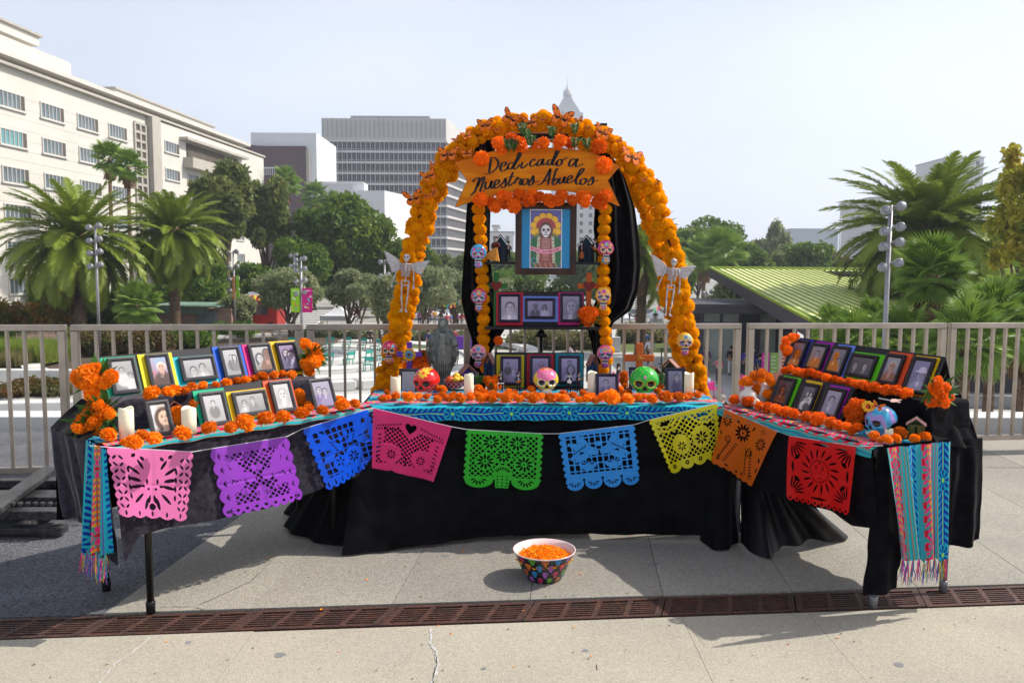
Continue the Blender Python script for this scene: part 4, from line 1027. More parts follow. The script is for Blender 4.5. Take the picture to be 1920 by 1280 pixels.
# ------------------------------------------------------------------ woven runners (pattern printed thread by thread on a fine mesh)
TQ,BLUE,PINK,RED,GOLD,GRN=lin(20,165,175),lin(10,40,150),lin(235,40,120),lin(200,20,50),lin(225,160,30),lin(20,130,110)
CYN=lin(60,190,205); ORG=lin(190,110,60)
def sstep(e0,e1,x):t=np.clip((x-e0)/(e1-e0),0,1); return t*t*(3-2*t)
def band_pattern(a,w,base,c1,c2,c3):
 """a: metres along, w: 0..1 across a motif band -> colours"""
 col=np.broadcast_to(np.array(base),a.shape+(3,)).copy()
 x=(w-.5)*2; per=.062; ch=((a/per-np.abs(x)*.55)%.5)/.5
 motif=(a%(per*5.2))/(per*5.2)
 leaf=(ch<.52)&(np.abs(x)<.86)&(np.abs(x)>.10)
 col[leaf]=c1
 col[(np.abs(x)<.30)&(ch>.5)&(np.abs(x)>.06)]=c2
 col[(np.abs(x)<.05)]=c3
 fx,fy=x,(motif-.5)*5.2*1.25
 r=np.sqrt(fx**2+fy**2); th=np.arctan2(fy,fx)
 fl=(r<.92)
 col[fl]=base; col[fl&(np.cos(th*8)>-.1)&(r>.22)&(r<.85)]=c1; col[fl&(r<.18)]=c3
 return col
def runner_cols(a,b_):
 """a along in metres, b_ across in metres: repeating: stripes | blue band | stripes | pink band"""
 P_=.26; q=(b_%P_)/P_
 col=np.broadcast_to(np.array(TQ),a.shape+(3,)).copy()
 st=(b_*400//1)%7
 for k,c in((1,CYN),(3,GRN),(5,ORG),(6,lin(90,60,150))):col[st==k]=c
 m1=(q>.08)&(q<.40); w1=(q-.08)/.32; c_=band_pattern(a,w1,lin(25,165,185),BLUE,lin(20,90,190),lin(150,220,60)); col[m1]=c_[m1]
 m2=(q>.56)&(q<.90); w2=(q-.56)/.34; c_=band_pattern(a+.05,w2,lin(30,150,140),PINK,GOLD,RED);
 alt=((a/.062)%1<.5); c_[(np.abs((w2-.5)*2)>.55)&alt]=RED; col[m2]=c_[m2]
 return col
def sheet(name,fn,La,Lb,ra,m,parent=None,off=0,step=.0035,colfn=runner_cols,aoff=0):
 na=max(2,int(La/step)); nb=max(2,int(Lb/step)); aa=np.linspace(0,La,na); bb=np.linspace(0,Lb,nb)
 AA,BB=np.meshgrid(aa,bb,indexing='ij'); V=fn(AA,BB).reshape(-1,3); col=colfn(AA+aoff,BB+off).reshape(-1,3)
 I=np.arange(na*nb).reshape(na,nb); Fc=np.stack([I[:-1,:-1],I[1:,:-1],I[1:,1:],I[:-1,1:]],-1).reshape(-1,4)
 return link(name,fast_mesh(name,V,Fc,True,col),m,parent)
def over_edge(o,u,n,w,drop,z,wig=.006,seed=0,edge=.018):
 """strip lying on the table top (b from back, width w) then falling 'drop' over the front edge"""
 o=np.array(o); u=np.array(u); n=np.array(n)
 def fn(A_,B_):
  t=B_-w; on=np.minimum(t,0); dn=np.maximum(t,0)
  out=edge+.004+wig*np.sin(A_*21+seed)*np.minimum(dn/.04,1)+wig*.7*np.sin(A_*47+seed*2)*np.minimum(dn/.04,1)
  rnd_=np.clip(1-np.abs(t)/.02,0,1)
  P_=o+A_[...,None]*u-n*(on[...,None]+np.where(t>0,out*np.minimum(1,dn/.012),0)[...,None]*1)
  P_=P_-0*n
  zz_=z+.0085-dn+.003*np.sin(A_*33+B_*60+seed)-.004*rnd_
  P_[...,2]=zz_
  return P_
 return fn
rc=sheet('woven_runner',over_edge(C0+cu*-.02,cu,cn_,.5,.085,TZ,.003,1,.036),CL+.03,.585,0,M['attr_cloth'],off=-.485)
tag(rc, 'turquoise woven runner with dark blue leaf pattern along the centre table edge', 'runner', 'woven runners on the tables')
def edge_cols(A_,B_):
 c=runner_cols(A_,B_)
 return c
rl=sheet('woven_runner',over_edge(LO+lu*-.01,lu,ln_,.24,.035,TZ,.002,2,.026),LL+.02,.272,0,M['attr_cloth'],off=-.28+.005)
tag(rl, 'turquoise and pink woven runner lying along the left table under the marigolds', 'runner', 'woven runners on the tables')
rr_=sheet('woven_runner',over_edge(R0,ru,rn_,.24,.055,TZ,.003,3,.026),RL+.01,.292,0,M['attr_cloth'],off=-.30+.02)
tag(rr_, 'turquoise and pink woven runner lying along the right table under the marigolds', 'runner', 'woven runners on the tables')
M['thread']=mat('thread',(.03,.30,.33),.8,objvar=.3)
TC=[mat('thread_%s'%n_,c_,.8,var=.2,scale=40)for n_,c_ in(('teal',(.02,.35,.36)),('pink',(.75,.04,.25)),('blue',(.02,.09,.45)),('gold',(.65,.42,.05)),('violet',(.22,.07,.40)))]
LIFT=.060
def hanging(label,o,ax,out,quadpx,nu_w,seed,off,fr=.11,LIFT=.060):
 """runner end hanging down: quadpx = tl,tr,br,bl pixels on the plane (o,out)"""
 tl_,tr_,br_,bl_=[np.array(WP(x,y,o,out))for x,y in quadpx]
 wd=nu_w; ht=np.linalg.norm(bl_-tl_); oo=np.array(out)
 def fn(A_,B_):
  t=A_/ht; s=B_/wd
  P_=(tl_*((1-s)*(1-t))[...,None]+tr_*(s*(1-t))[...,None]+br_*(s*t)[...,None]+bl_*((1-s)*t)[...,None])
  fold=(.014*np.sin(s*2*PI*3.3+seed+t*.6)+.008*np.sin(s*2*PI*6.1+seed*2))*(.35+.8*t)
  P_[...,2]+=.012*np.sin(s*19+seed)*t
  return P_+oo*(fold+LIFT)[...,None]
 root=empty('woven_scarf',(0,0,0),0,label, 'scarf')
 sheet('scarf_cloth',fn,ht,wd,0,M['attr_cloth'],root,off=off)
 rg=random.Random(seed); k=0; ntas=9
 for i in range(ntas):
  s=(i+.5)/ntas; p=Vector(bl_*(1-s)+br_*s)+Vector(out)*(LIFT+.002); p.z+=.012*math.sin(s*19+seed)+.004
  b=MB()
  for j in range(9):
   q=p+Vector((rg.uniform(-.02,.02),rg.uniform(-.008,.008),-fr*rg.uniform(.7,1.1))); mdl=p.lerp(q,.45)+Vector((rg.uniform(-.006,.006),0,0))
   b.tube([p+Vector((0,0,.004)),mdl,q],[.0022,.0018,.0008],4,rg.randrange(5),cap=False)
  b.ball(p+Vector((0,0,-.004)),.006,6,0)
  b.build('tassel',TC,root)
 return root
hanging('turquoise woven scarf end with pink bands and tassels hanging from the right table',R1+ru*.02,rn_,ru,[(1640,834),(1760,822),(1754,1036),(1666,1040)],.52,1.3,.125)
hanging('turquoise woven scarf end with dark blue leaves hanging from the left table corner',LO-lu*.02,ln_,-lu,[(178,822),(212,838),(218,1040),(168,1028)],.30,2.1,.0,LIFT=.034)
# ------------------------------------------------------------------ tiers
def tier(label,o,u,n,L,s0,s1,w0,w1,z,slope=.05,m='black_velvet'):
 b=MB()
 P_=lambda s,w,zz_:o+u*s+n*w+UP*(zz_-o.z)
 vs=[P_(s0,w0,TZ+.004),P_(s1,w0,TZ+.004),P_(s1,w1,TZ+.004),P_(s0,w1,TZ+.004),P_(s0+slope,w0+.01,z),P_(s1-.02,w0+.01,z),P_(s1-.02,w1,z),P_(s0+slope,w1,z)]
 b.add(vs,[(0,1,5,4),(1,2,6,5),(2,3,7,6),(3,0,4,7),(4,5,6,7)])
 o_=b.build('display_tier',M[m]); bevel(o_,.02,3)
 sd_=o_.modifiers.new('sub', 'SUBSURF'); sd_.subdivision_type='SIMPLE'; sd_.levels=sd_.render_levels=5
 tx=bpy.data.textures.new('cloth_creases', 'CLOUDS'); tx.noise_scale=.09
 d_=o_.modifiers.new('crease', 'DISPLACE'); d_.texture=tx; d_.strength=.012; d_.mid_level=.5; d_.texture_coords='GLOBAL'
 tag(o_,label, 'display tier', 'velvet covered tiers')
tier('raised tier in crushed black velvet on the left table',LO,lu,ln_,LL,.02,LL-.12,.26,.58,.905,.16, 'crushed_velvet')
tier('raised tier in black velvet on the right table',R0,ru,rn_,RL,.02,RL-.02,.33,.60,.93,.03)
# velvet falling over the outer back corner of the right table
vr=drape('velvet_overhang',[R1+rn_*.42+UP*.19+ru*-.25,R1+rn_*.60+UP*.19-ru*.1],PP([(1752,832),(1790,836),(1832,838)],R1+ru*.01,ru),ru,M['black_velvet'],amp=.02,freq=2,seed=21,nu=60)
tag(vr, 'black velvet sloping down at the outer corner of the right table', 'cloth')
vl=drape('velvet_overhang',[LO+ln_*.32+lu*.18+UP*.125,LO+ln_*.60+lu*.12+UP*.125],[LO+ln_*.16-lu*.02+UP*.004,LO+ln_*.60-lu*.02+UP*.004],-lu,M['black_velvet'],amp=.005,freq=2,seed=22,nu=60)
tag(vl, 'black velvet sloping down under the marigold bunch at the left table corner', 'cloth')
# ------------------------------------------------------------------ papel picado
def papel_mesh(field,nx,ny,P_):
 """marching squares: keep field>0; P_(s,t) -> 3D"""
 xs=np.linspace(0,1,nx); ys=np.linspace(0,1,ny); X,Y=np.meshgrid(xs,ys,indexing='ij'); Fv=field(X,Y)
 V=[]; idx={}; Fc=[]
 def vert(key,s,t):
  if key not in idx:idx[key]=len(V); V.append(P_(s,t))
  return idx[key]
 for i in range(nx-1):
  for j in range(ny-1):
   c=[(i,j),(i+1,j),(i+1,j+1),(i,j+1)]; f=[Fv[a]for a in c]
   if max(f)<=0:continue
   if min(f)>0:Fc.append([vert(a,xs[a[0]],ys[a[1]])for a in c]); continue
   poly=[]
   for k in range(4):
    a,b_=c[k],c[(k+1)%4]; fa,fb=f[k],f[(k+1)%4]
    if fa>0:poly.append(vert(a,xs[a[0]],ys[a[1]]))
    if(fa>0)!=(fb>0):
     t=fa/(fa-fb); key=(min(a,b_),max(a,b_)); poly.append(vert(key,xs[a[0]]+(xs[b_[0]]-xs[a[0]])*t,ys[a[1]]+(ys[b_[1]]-ys[a[1]])*t))
   if len(poly)>=3:Fc.append(poly)
 return V,Fc
asp=1.15
def ell(X,Y,cx,cy,rx,ry,a=0):
 x=(X-cx)*asp; y=Y-cy; c,s=math.cos(a),math.sin(a); u_=x*c+y*s; v_=-x*s+y*c
 return(np.sqrt((u_/rx)**2+(v_/ry)**2)-1)*min(rx,ry)
def cut(Fv,*hs):
 for h_ in hs:Fv=np.minimum(Fv,h_)
 return Fv
def leafc(X,Y,cx,cy,l,w,a):
 x=(X-cx)*asp; y=Y-cy; c,s=math.cos(a),math.sin(a); u_=np.abs(x*c+y*s)/l; v_=np.abs(-x*s+y*c)/w
 return(v_-(1-np.clip(u_,0,1)**2)+np.maximum(u_-1,0)*4)*w
def petals(X,Y,Fv,cx,cy,r0,r1,n,w,a0=0):
 for k in range(n):
  a=a0+2*PI*k/n; rm=(r0+r1)/2; Fv=cut(Fv,leafc(X,Y,cx+rm*math.cos(a)/asp,cy+rm*math.sin(a),(r1-r0)/2,w,a))
 return cut(Fv,ell(X,Y,cx,cy,r0*.45,r0*.45))
def lattice(X,Y,p,w,diag=True):
 x=X*asp; y=Y
 if diag:x,y=(x+y)*.7071,(x-y)*.7071
 d=np.minimum(np.abs((x/p)%1-.5),np.abs((y/p)%1-.5))*p
 return w-d if False else np.maximum(w-(np.abs((x/p)%1-.5))*p,w-(np.abs((y/p)%1-.5))*p)
def blob(*e):
 r=e[0]
 for q in e[1:]:r=np.maximum(r,q)
 return r
def scallop(X,Y,n_side,n_bot,d=.028,bot=True,sides=True):
# Y=0 top, 1 bottom
 Fv=np.minimum(Y+.001,1)
 if sides:
  e=d*np.abs(np.sin(Y*PI*n_side)); Fv=np.minimum(Fv,np.minimum(X-(d-e),(1-d+e)-X))
 else:Fv=np.minimum(Fv,np.minimum(X+.001,1.001-X))
 if bot:e=d*1.3*np.abs(np.sin(X*PI*n_bot)); Fv=np.minimum(Fv,(1-d*1.3+e)-Y)
 else:Fv=np.minimum(Fv,1.001-Y)
 return Fv
def bird(X,Y,cx,cy,s,f=1):
 return blob(-ell(X,Y,cx,cy,.10*s,.055*s,.5*f),-ell(X,Y,cx+.10*s*f/asp,cy-.09*s,.035*s,.035*s),-leafc(X,Y,cx-.10*s*f/asp,cy-.13*s,.15*s,.05*s,1.0*f+(0 if f>0 else 0)),-leafc(X,Y,cx-.17*s*f/asp,cy-.06*s,.15*s,.05*s,.5*f),-leafc(X,Y,cx-.13*s*f/asp,cy+.09*s,.13*s,.05*s,-.5*f))
def f_pink(X,Y):
 Fv=scallop(X,Y,8,5,.03)
 for x0 in(.10,.90):
  for k in range(8):
   for sx in(-.035,.035):Fv=cut(Fv,leafc(X,Y,x0+sx,.10+.1*k+.03,.045,.017,.85 if(sx>0)==(k%2==0)else-.85))
 for sgn in(-1,1):
  cx=.5
  for a,r,l,w in((2.5,.33,.10,.022),(2.9,.27,.09,.028),(3.3,.25,.10,.024),(3.9,.30,.10,.024),(4.4,.3,.09,.026),(2.1,.33,.08,.02),(4.9,.22,.06,.02)):
   aa=a if sgn<0 else PI-a
   Fv=cut(Fv,ell(X,Y,cx+r*math.cos(aa)/asp,.5-r*math.sin(aa)*-1*-1,l,w,-aa))
  for y in(.3,.42,.55,.68):Fv=cut(Fv,leafc(X,Y,.5+sgn*.30,y,.05,.018,1.5))
  Fv=cut(Fv,ell(X,Y,.5+sgn*.07,.46,.018,.04),ell(X,Y,.5+sgn*.05,.57,.02,.02),leafc(X,Y,.5+sgn*.12,.53,.03,.02,0),leafc(X,Y,.5+sgn*.12,.13,.04,.025,.8),leafc(X,Y,.5+sgn*.22,.09,.04,.025,-.8))
 Fv=cut(Fv,blob(-ell(X,Y,.5,.5,9,9))if False else ell(X,Y,.5,.83,.055,.05))
 for k in range(5):Fv=cut(Fv,leafc(X,Y,.1+.2*k,.93,.045,.018,PI/2))
 return Fv
def f_purple(X,Y):
 Fv=scallop(X,Y,5,9,.04); inner=np.minimum(np.minimum(X-.15,.85-X),np.minimum(Y-.10,.86-Y))
 lat=lattice(X,Y,.062,.008); solid=blob(bird(X,Y,.36,.48,1.25,1),bird(X,Y,.64,.48,1.25,-1),ell(X,Y,.5,.5,9,9)*0-.02,-ell(X,Y,.5,.74,.09,.10),-ell(X,Y,.3,.68,.06,.05),-ell(X,Y,.7,.68,.06,.05))
 for cx in(.33,.67):
  for r in(.16,.115):solid=np.maximum(solid,.010-np.abs(np.sqrt(((X-cx)*asp)**2+(Y-.08)**2)-r))
 Fv=np.where(inner>0,np.minimum(Fv,np.maximum(np.maximum(lat,solid),.012-inner)),Fv)
 for x0 in(.075,.925):
  for k in range(5):
   for a in(-.8,0,.8):Fv=cut(Fv,ell(X,Y,x0+(.02*(1 if x0<.5 else-1))*math.cos(a),.12+.2*k+.035*math.sin(a),.028,.008,a))
 for k in range(9):Fv=cut(Fv,ell(X,Y,(k+.5)/9,.925,.025,.022))
 for(cx,cy)in((.33,.5),(.67,.5),(.42,.6),(.58,.6),(.45,.72),(.55,.72),(.3,.68),(.7,.68)):
  for j in range(3):Fv=cut(Fv,leafc(X,Y,cx,cy+.025*j,.03,.006,.4))
 return Fv
def gridpat(X,Y,nx,ny,w):
 return np.maximum(w-np.abs((X*nx)%1-0)/nx,np.maximum(w-(1-(X*nx)%1)/nx,np.maximum(w-((Y*ny)%1)/ny,w-(1-(Y*ny)%1)/ny)))
def f_blue(X,Y):
 Fv=scallop(X,Y,9,9,.035); inner=np.minimum(np.minimum(X-.08,.92-X),np.minimum(Y-.09,.84-Y))
 solid=blob(bird(X,Y,.36,.42,1.2,1),bird(X,Y,.66,.36,1.2,-1),-ell(X,Y,.6,.66,.17,.15),-ell(X,Y,.35,.68,.14,.12),-ell(X,Y,.5,.9,.3,.1))
 Fv=np.where(inner>0,np.minimum(Fv,np.maximum(np.maximum(gridpat(X,Y,11,10,.011),solid),.01-inner)),Fv)
 Fv=petals(X,Y,Fv,.6,.68,.02,.11,7,.018)
 Fv=petals(X,Y,Fv,.35,.66,.02,.09,5,.015)
 for k in range(9):Fv=cut(Fv,leafc(X,Y,(k+.5)/9,.92,.05,.014,PI/2))
 for j in range(5):Fv=cut(Fv,leafc(X,Y,.30+.02*j,.32+.05*j,.04,.01,.6),leafc(X,Y,.70-.02*j,.28+.05*j,.04,.01,-.6))
 return Fv
def f_magenta(X,Y):
 Fv=scallop(X,Y,20,24,.012,sides=False); inner=np.minimum(np.minimum(X-.05,.95-X),np.minimum(Y-.07,.90-Y))
 band=np.abs((X-.5))*1.2+.18
 lat=lattice(X,Y,.055,.008)
 hx=(X-.5)*asp; hy=-(Y-.24); hr=np.sqrt(hx**2+(hy-.45*np.sqrt(np.abs(hx)+1e-6)*.6)**2*1.3)
 solid=blob(.19-hr,-ell(X,Y,.25,.68,.20,.17),-ell(X,Y,.75,.68,.20,.17),-ell(X,Y,.5,1.0,.6,.17),-ell(X,Y,.2,.14,.24,.10),-ell(X,Y,.8,.16,.26,.12),-ell(X,Y,.9,.45,.12,.2),-ell(X,Y,.08,.4,.1,.2))
 Fv=np.where(inner>0,np.minimum(Fv,np.maximum(np.maximum(lat,solid),.008-inner)),Fv)
 Fv=cut(Fv,hr-.085)
 for sgn in(-1,1):
  for j in range(9):Fv=cut(Fv,leafc(X,Y,.5+sgn*(.14+.036*j),.16+.012*j,.030,.009,1.1*sgn),leafc(X,Y,.5+sgn*(.16+.036*j),.26+.006*j,.030,.009,-1.1*sgn))
  Fv=petals(X,Y,Fv,.5+sgn*.22,.70,.025,.085,8,.014)
  for j in range(6):Fv=cut(Fv,leafc(X,Y,.5+sgn*.40,.40+.07*j,.04,.011,.5*sgn))
  Fv=petals(X,Y,Fv,.5+sgn*.13,.52,.01,.035,6,.007)
 for j in range(4):Fv=cut(Fv,leafc(X,Y,.5,.66+.06*j,.03,.012,0))
 return Fv
def f_green(X,Y):
 Fv=scallop(X,Y,9,9,.035,bot=False)
 bt=blob(-ell(X,Y,.2,.86,.21,.13),-ell(X,Y,.8,.86,.21,.13),np.minimum(.10-np.abs(X-.5)*asp-(Y-.93)*.1,.985-Y),.84-Y)
 Fv=np.minimum(Fv,bt)
 inner=np.minimum(np.minimum(X-.06,.94-X),np.minimum(Y-.05,.80-Y)); fl=[(.33,.19,.145),(.67,.19,.145),(.27,.53,.15),(.5,.42,.13),(.77,.55,.15)]
 solid=blob(*[-ell(X,Y,cx,cy,r,r)for cx,cy,r in fl],-ell(X,Y,.5,.74,.14,.16),-ell(X,Y,.5,.9,.10,.2))
 Fv=np.where(inner>0,np.minimum(Fv,np.maximum(np.maximum(lattice(X,Y,.062,.009),solid),.01-inner)),Fv)
 for cx,cy,r in fl:Fv=petals(X,Y,Fv,cx,cy,.035,r*.93,10,.019,.2)
 for cx in(.2,.8):
  for a in np.linspace(.35,PI-.35,6):Fv=cut(Fv,leafc(X,Y,cx+.09*math.cos(a)/asp,.82+.09*math.sin(a),.045,.014,a))
 for a in np.linspace(-2.6,-.5,7):Fv=cut(Fv,leafc(X,Y,.5+.09*math.cos(a),.73+.09*math.sin(a),.035,.012,a))
 for i in range(3):
  for j in range(4):Fv=cut(Fv,leafc(X,Y,.44+.06*i,.78+.055*j,.016,.014,0))
 return Fv
def f_sky(X,Y):
 Fv=scallop(X,Y,9,4,.035,bot=False)
 bt=blob(.80-Y,*[-ell(X,Y,.125+.25*k,.865,.135,.125)for k in range(4)])
 Fv=np.minimum(Fv,bt)
 inner=np.minimum(np.minimum(X-.06,.94-X),np.minimum(Y-.06,.72-Y))
 solid=blob(bird(X,Y,.40,.34,1.15,1),bird(X,Y,.60,.34,1.15,-1),-ell(X,Y,.33,.58,.13,.075),-ell(X,Y,.67,.58,.13,.075),-leafc(X,Y,.2,.36,.16,.045,-.9),-leafc(X,Y,.8,.36,.16,.045,.9))
 Fv=np.where(inner>0,np.minimum(Fv,np.maximum(np.maximum(gridpat(X,Y,13,9,.010),solid),.01-inner)),Fv)
 for cx,cy in((.33,.57),(.67,.57)):
  for a in np.linspace(-2.8,-.3,5):Fv=cut(Fv,leafc(X,Y,cx+.06*math.cos(a),cy+.06*math.sin(a),.04,.012,a))
 for sgn in(-1,1):
  for j in range(6):Fv=cut(Fv,leafc(X,Y,.5+sgn*(.18+.035*j),.26+.025*j,.05,.007,sgn*1.0))
 for k in range(4):
  for a in np.linspace(.3,PI-.3,5):Fv=cut(Fv,ell(X,Y,.125+.25*k+.065*math.cos(a)/asp,.855+.06*math.sin(a),.030,.011,a))
 return Fv
def f_yellow(X,Y):
 Fv=scallop(X,Y,10,4,.03,bot=False)
 Fv=np.minimum(Fv,blob(.86-Y,*[-ell(X,Y,.125+.25*k,.88,.15,.11)for k in range(4)]))
 inner=np.minimum(np.minimum(X-.05,.95-X),np.minimum(Y-.05,.82-Y))
 solid=blob(-ell(X,Y,.36,.55,.17,.18),-ell(X,Y,.70,.50,.17,.2),*[.016-np.abs(np.sqrt(((X-.22)*asp)**2+(Y+.02)**2)-r)for r in(.2,.28)],*[.016-np.abs(np.sqrt(((X-.8)*asp)**2+(Y+.02)**2)-r)for r in(.2,.28)])
 Fv=np.where(inner>0,np.minimum(Fv,np.maximum(np.maximum(lattice(X,Y,.07,.009),solid),.01-inner)),Fv)
 Fv=petals(X,Y,Fv,.36,.58,.02,.09,7,.016); Fv=petals(X,Y,Fv,.70,.52,.03,.13,8,.022)
 for k in range(4):Fv=petals(X,Y,Fv,.125+.25*k,.88,.01,.05,6,.014)
 for x0 in(.2,.75):Fv=cut(Fv,ell(X,Y,x0,.12,.09,.03,-.2),ell(X,Y,x0+.1,.33,.08,.02,.2))
 return Fv
def f_orange(X,Y):
 Fv=scallop(X,Y,22,7,.02,sides=False)
 for cx,cy,r,n in((.45,.26,.17,12),(.12,.16,.12,10),(.84,.30,.12,10),(.22,.46,.08,8),(.68,.52,.10,8),(.5,.06,.05,6),(.8,.1,.06,6),(.13,.84,.06,7),(.88,.88,.06,7)):
  Fv=petals(X,Y,Fv,cx,cy,r*.26,r,n,r*.13)
 for sgn,x0 in((-1,.36),(1,.62)):
  for j in range(9):
   Fv=cut(Fv,leafc(X,Y,x0-sgn*.02+sgn*.03*j*.6,.50+.045*j,.045,.011,.5),leafc(X,Y,x0+sgn*.10+sgn*.018*j,.50+.045*j,.045,.011,-.5))
 for x,y,a in((.06,.4,1),(.93,.55,1),(.06,.65,.4),(.95,.72,1.4),(.32,.1,.6),(.62,.12,2),(.3,.92,.2),(.55,.93,2.8),(.7,.9,.5)):Fv=cut(Fv,leafc(X,Y,x,y,.05,.018,a))
 return Fv
def f_red(X,Y):
 Fv=scallop(X,Y,22,10,.035,sides=False)
 for cx,cy,a0 in((.05,.06,0),(.95,.06,PI/2),(.95,.86,PI),(.05,.86,-PI/2)):
  for k in range(6):
   a=a0+.12+k*.27; l=.11
   Fv=cut(Fv,leafc(X,Y,cx+.17*math.cos(a)/asp,cy+.17*math.sin(a),l,.014,a))
 x=(X-.5)*asp; y=Y-.46; r=np.sqrt(x**2+y**2); th=np.arctan2(y,x)
 for k in range(16):
  a=2*PI*k/16+.2; Fv=cut(Fv,leafc(X,Y,.5+.27*math.cos(a)/asp,.46+.27*math.sin(a),.085,.016,a+.25))
 for k in range(24):
  a=2*PI*k/24; Fv=cut(Fv,ell(X,Y,.5+.165*math.cos(a)/asp,.46+.165*math.sin(a),.017,.009,a+PI/2))
 for sx in(-1,1):
  Fv=cut(Fv,leafc(X,Y,.5+sx*.05,.42,.03,.010,0),leafc(X,Y,.5+sx*.055,.385,.04,.006,sx*.2),leafc(X,Y,.5+sx*.025,.47,.05,.004,PI/2))
  Fv=cut(Fv,leafc(X,Y,.5+sx*.42,.46,.10,.02,PI/2),leafc(X,Y,.5+sx*.36,.30,.06,.03,sx*.7),leafc(X,Y,.5+sx*.36,.64,.06,.03,-sx*.7))
 Fv=cut(Fv,leafc(X,Y,.5,.56,.04,.007,0),leafc(X,Y,.5,.06,.16,.02,0),leafc(X,Y,.5,.88,.16,.018,0))
 Fv=petals(X,Y,Fv,.5,.335,.008,.035,5,.009,-PI/2)
 for k in range(10):Fv=cut(Fv,ell(X,Y,(k+.5)/10,.955,.020,.020))
 return Fv
def papel(name,label,quadpx,o,n,colr,field,seed,nx=118,ny=104,curve=.02):
 c=[WP(x,y,o,n)for x,y in quadpx]; rr=random.Random(seed); ph=[rr.uniform(0,6)for _ in range(5)]; out=-Vector(n)
 def P_(s,t):
  p=c[0]*((1-s)*(1-t))+c[1]*(s*(1-t))+c[2]*(s*t)+c[3]*((1-s)*t)
  w=math.sin(s*5.3+ph[0])*.6+math.sin(s*9.5+ph[1]+t*2)*.4
  cr_=-.8*math.exp(-((s-.5)/.03)**2)-.5*math.exp(-((t-.52)/.02)**2)
  q=p+out*(.004+curve*(w+1.1)*(t**.7)+.004*cr_*min(1,t*4))
  return tuple(q)
 V,Fc=papel_mesh(field,nx,ny,P_)
 m=mat('plastic_'+name,colr,.30,spec=.5,trans=.35,var=.05,scale=4,bump=.08,bscale=18)
 o_=link('papel_picado',fast_mesh('papel_picado',V,Fc,True),m)
 tag(o_,label, 'cut paper banner', 'cut paper banners strung along the tables'); return c
g_=.03
lpo=LO-ln_*g_; rpo=R0-rn_*g_; cpo=C0-cn_*.075
Q=[]
Q.append(papel('pink', 'pale pink cut paper banner with a butterfly, at the left corner',[(198,838),(362,847),(346,976),(217,964)],lpo,ln_,lin(250,130,195),f_pink,1,curve=.018))
Q.append(papel('purple', 'purple cut paper banner with two birds on a lattice',[(391,842),(539,818),(568,934),(415,969)],lpo,ln_,lin(165,70,215),f_purple,2,150,130))
Q.append(papel('blue', 'royal blue cut paper banner with a square grid and pointed fringe',[(565,805),(690,767),(712,866),(607,918)],lpo,ln_,lin(10,90,235),f_blue,3))
Q.append(papel('magenta', 'deep pink cut paper banner with a heart above two birds',[(700,765),(847,800),(813,901),(699,874)],cpo,cn_,lin(240,35,120),f_magenta,4,140,120))
Q.append(papel('green', 'bright green cut paper banner with five big flowers',[(874,805),(1019,813),(1013,918),(867,912)],cpo,cn_,lin(30,195,35),f_green,5,140,120,.011))
Q.append(papel('sky', 'sky blue cut paper banner with two doves and a scalloped hem',[(1046,813),(1190,796),(1201,906),(1062,921)],cpo,cn_,lin(35,160,255),f_sky,6,140,120,.011))
Q.append(papel('yellow', 'yellow cut paper banner with lattice, flowers and round hem',[(1215,788),(1346,756),(1348,858),(1256,888)],cpo,cn_,lin(235,225,20),f_yellow,7))
Q.append(papel('orange', 'burnt orange cut paper banner with small daisies and a bird',[(1360,767),(1459,809),(1415,912),(1346,865)],rpo,rn_,lin(235,110,20),f_orange,8,130,120))
Q.append(papel('red', 'red cut paper banner with a smiling sun face',[(1481,817),(1607,837),(1606,964),(1482,935)],rpo,rn_,lin(240,25,20),f_red,9,150,130))
# string through all banners
b=MB(); pts=[]
for q in Q:pts+=[q[0]+UP*.001,q[1]+UP*.001]
pts=[WP(168,835,lpo,ln_)]+pts+[WP(1655,835,rpo,rn_)]
b.tube(pts,.0016,5); tag(b.build('banner_string',M['string']), 'thin white string carrying the nine cut paper banners', 'string')
# ================================================================== MARIGOLDS, POMPOMS
def marigold_mesh(seed,n=120,R=.5):
 rr=random.Random(seed); b=MB()
 b.ball((0,0,0),(R*.72,R*.72,R*.62),10)
 for i in range(n):
  z=1-1.75*(i+.5)/n; r=math.sqrt(max(0,1-z*z)); a=i*2.39996+rr.uniform(-.15,.15)
  d=Vector((r*math.cos(a),r*math.sin(a),z*.82)); t=d.cross(Vector((0,0,1)));
  t=t.normalized()if t.length>.01 else Vector((1,0,0))
  t=(t*math.cos(.5)+d.cross(t)*rr.uniform(-.8,.8)).normalized()
  nn=d.cross(t).normalized(); L=R*rr.uniform(.86,1.12); w=R*rr.uniform(.13,.22)
  p0=d*R*.5; p1=d*R*.82+nn*R*rr.uniform(-.06,.06); p2=d*L+nn*R*rr.uniform(-.16,.16)
  b.add([p0-t*w*.5,p0+t*w*.5,p1+t*w,p2+t*w*.75+nn*R*.05,p2*.93,p2-t*w*.75,p1-t*w],[(0,1,2,6),(6,2,4),(2,3,4),(6,4,5)],0)
 return b
MG=[]
for i in range(4):
 me=marigold_mesh(i).mesh('marigold'); me.materials.append(M['marigold']); MG.append(me)
MGD=[]
for i in range(3):
 me=marigold_mesh(10+i).mesh('marigold'); me.materials.append(M['marigold_deep']); MGD.append(me)
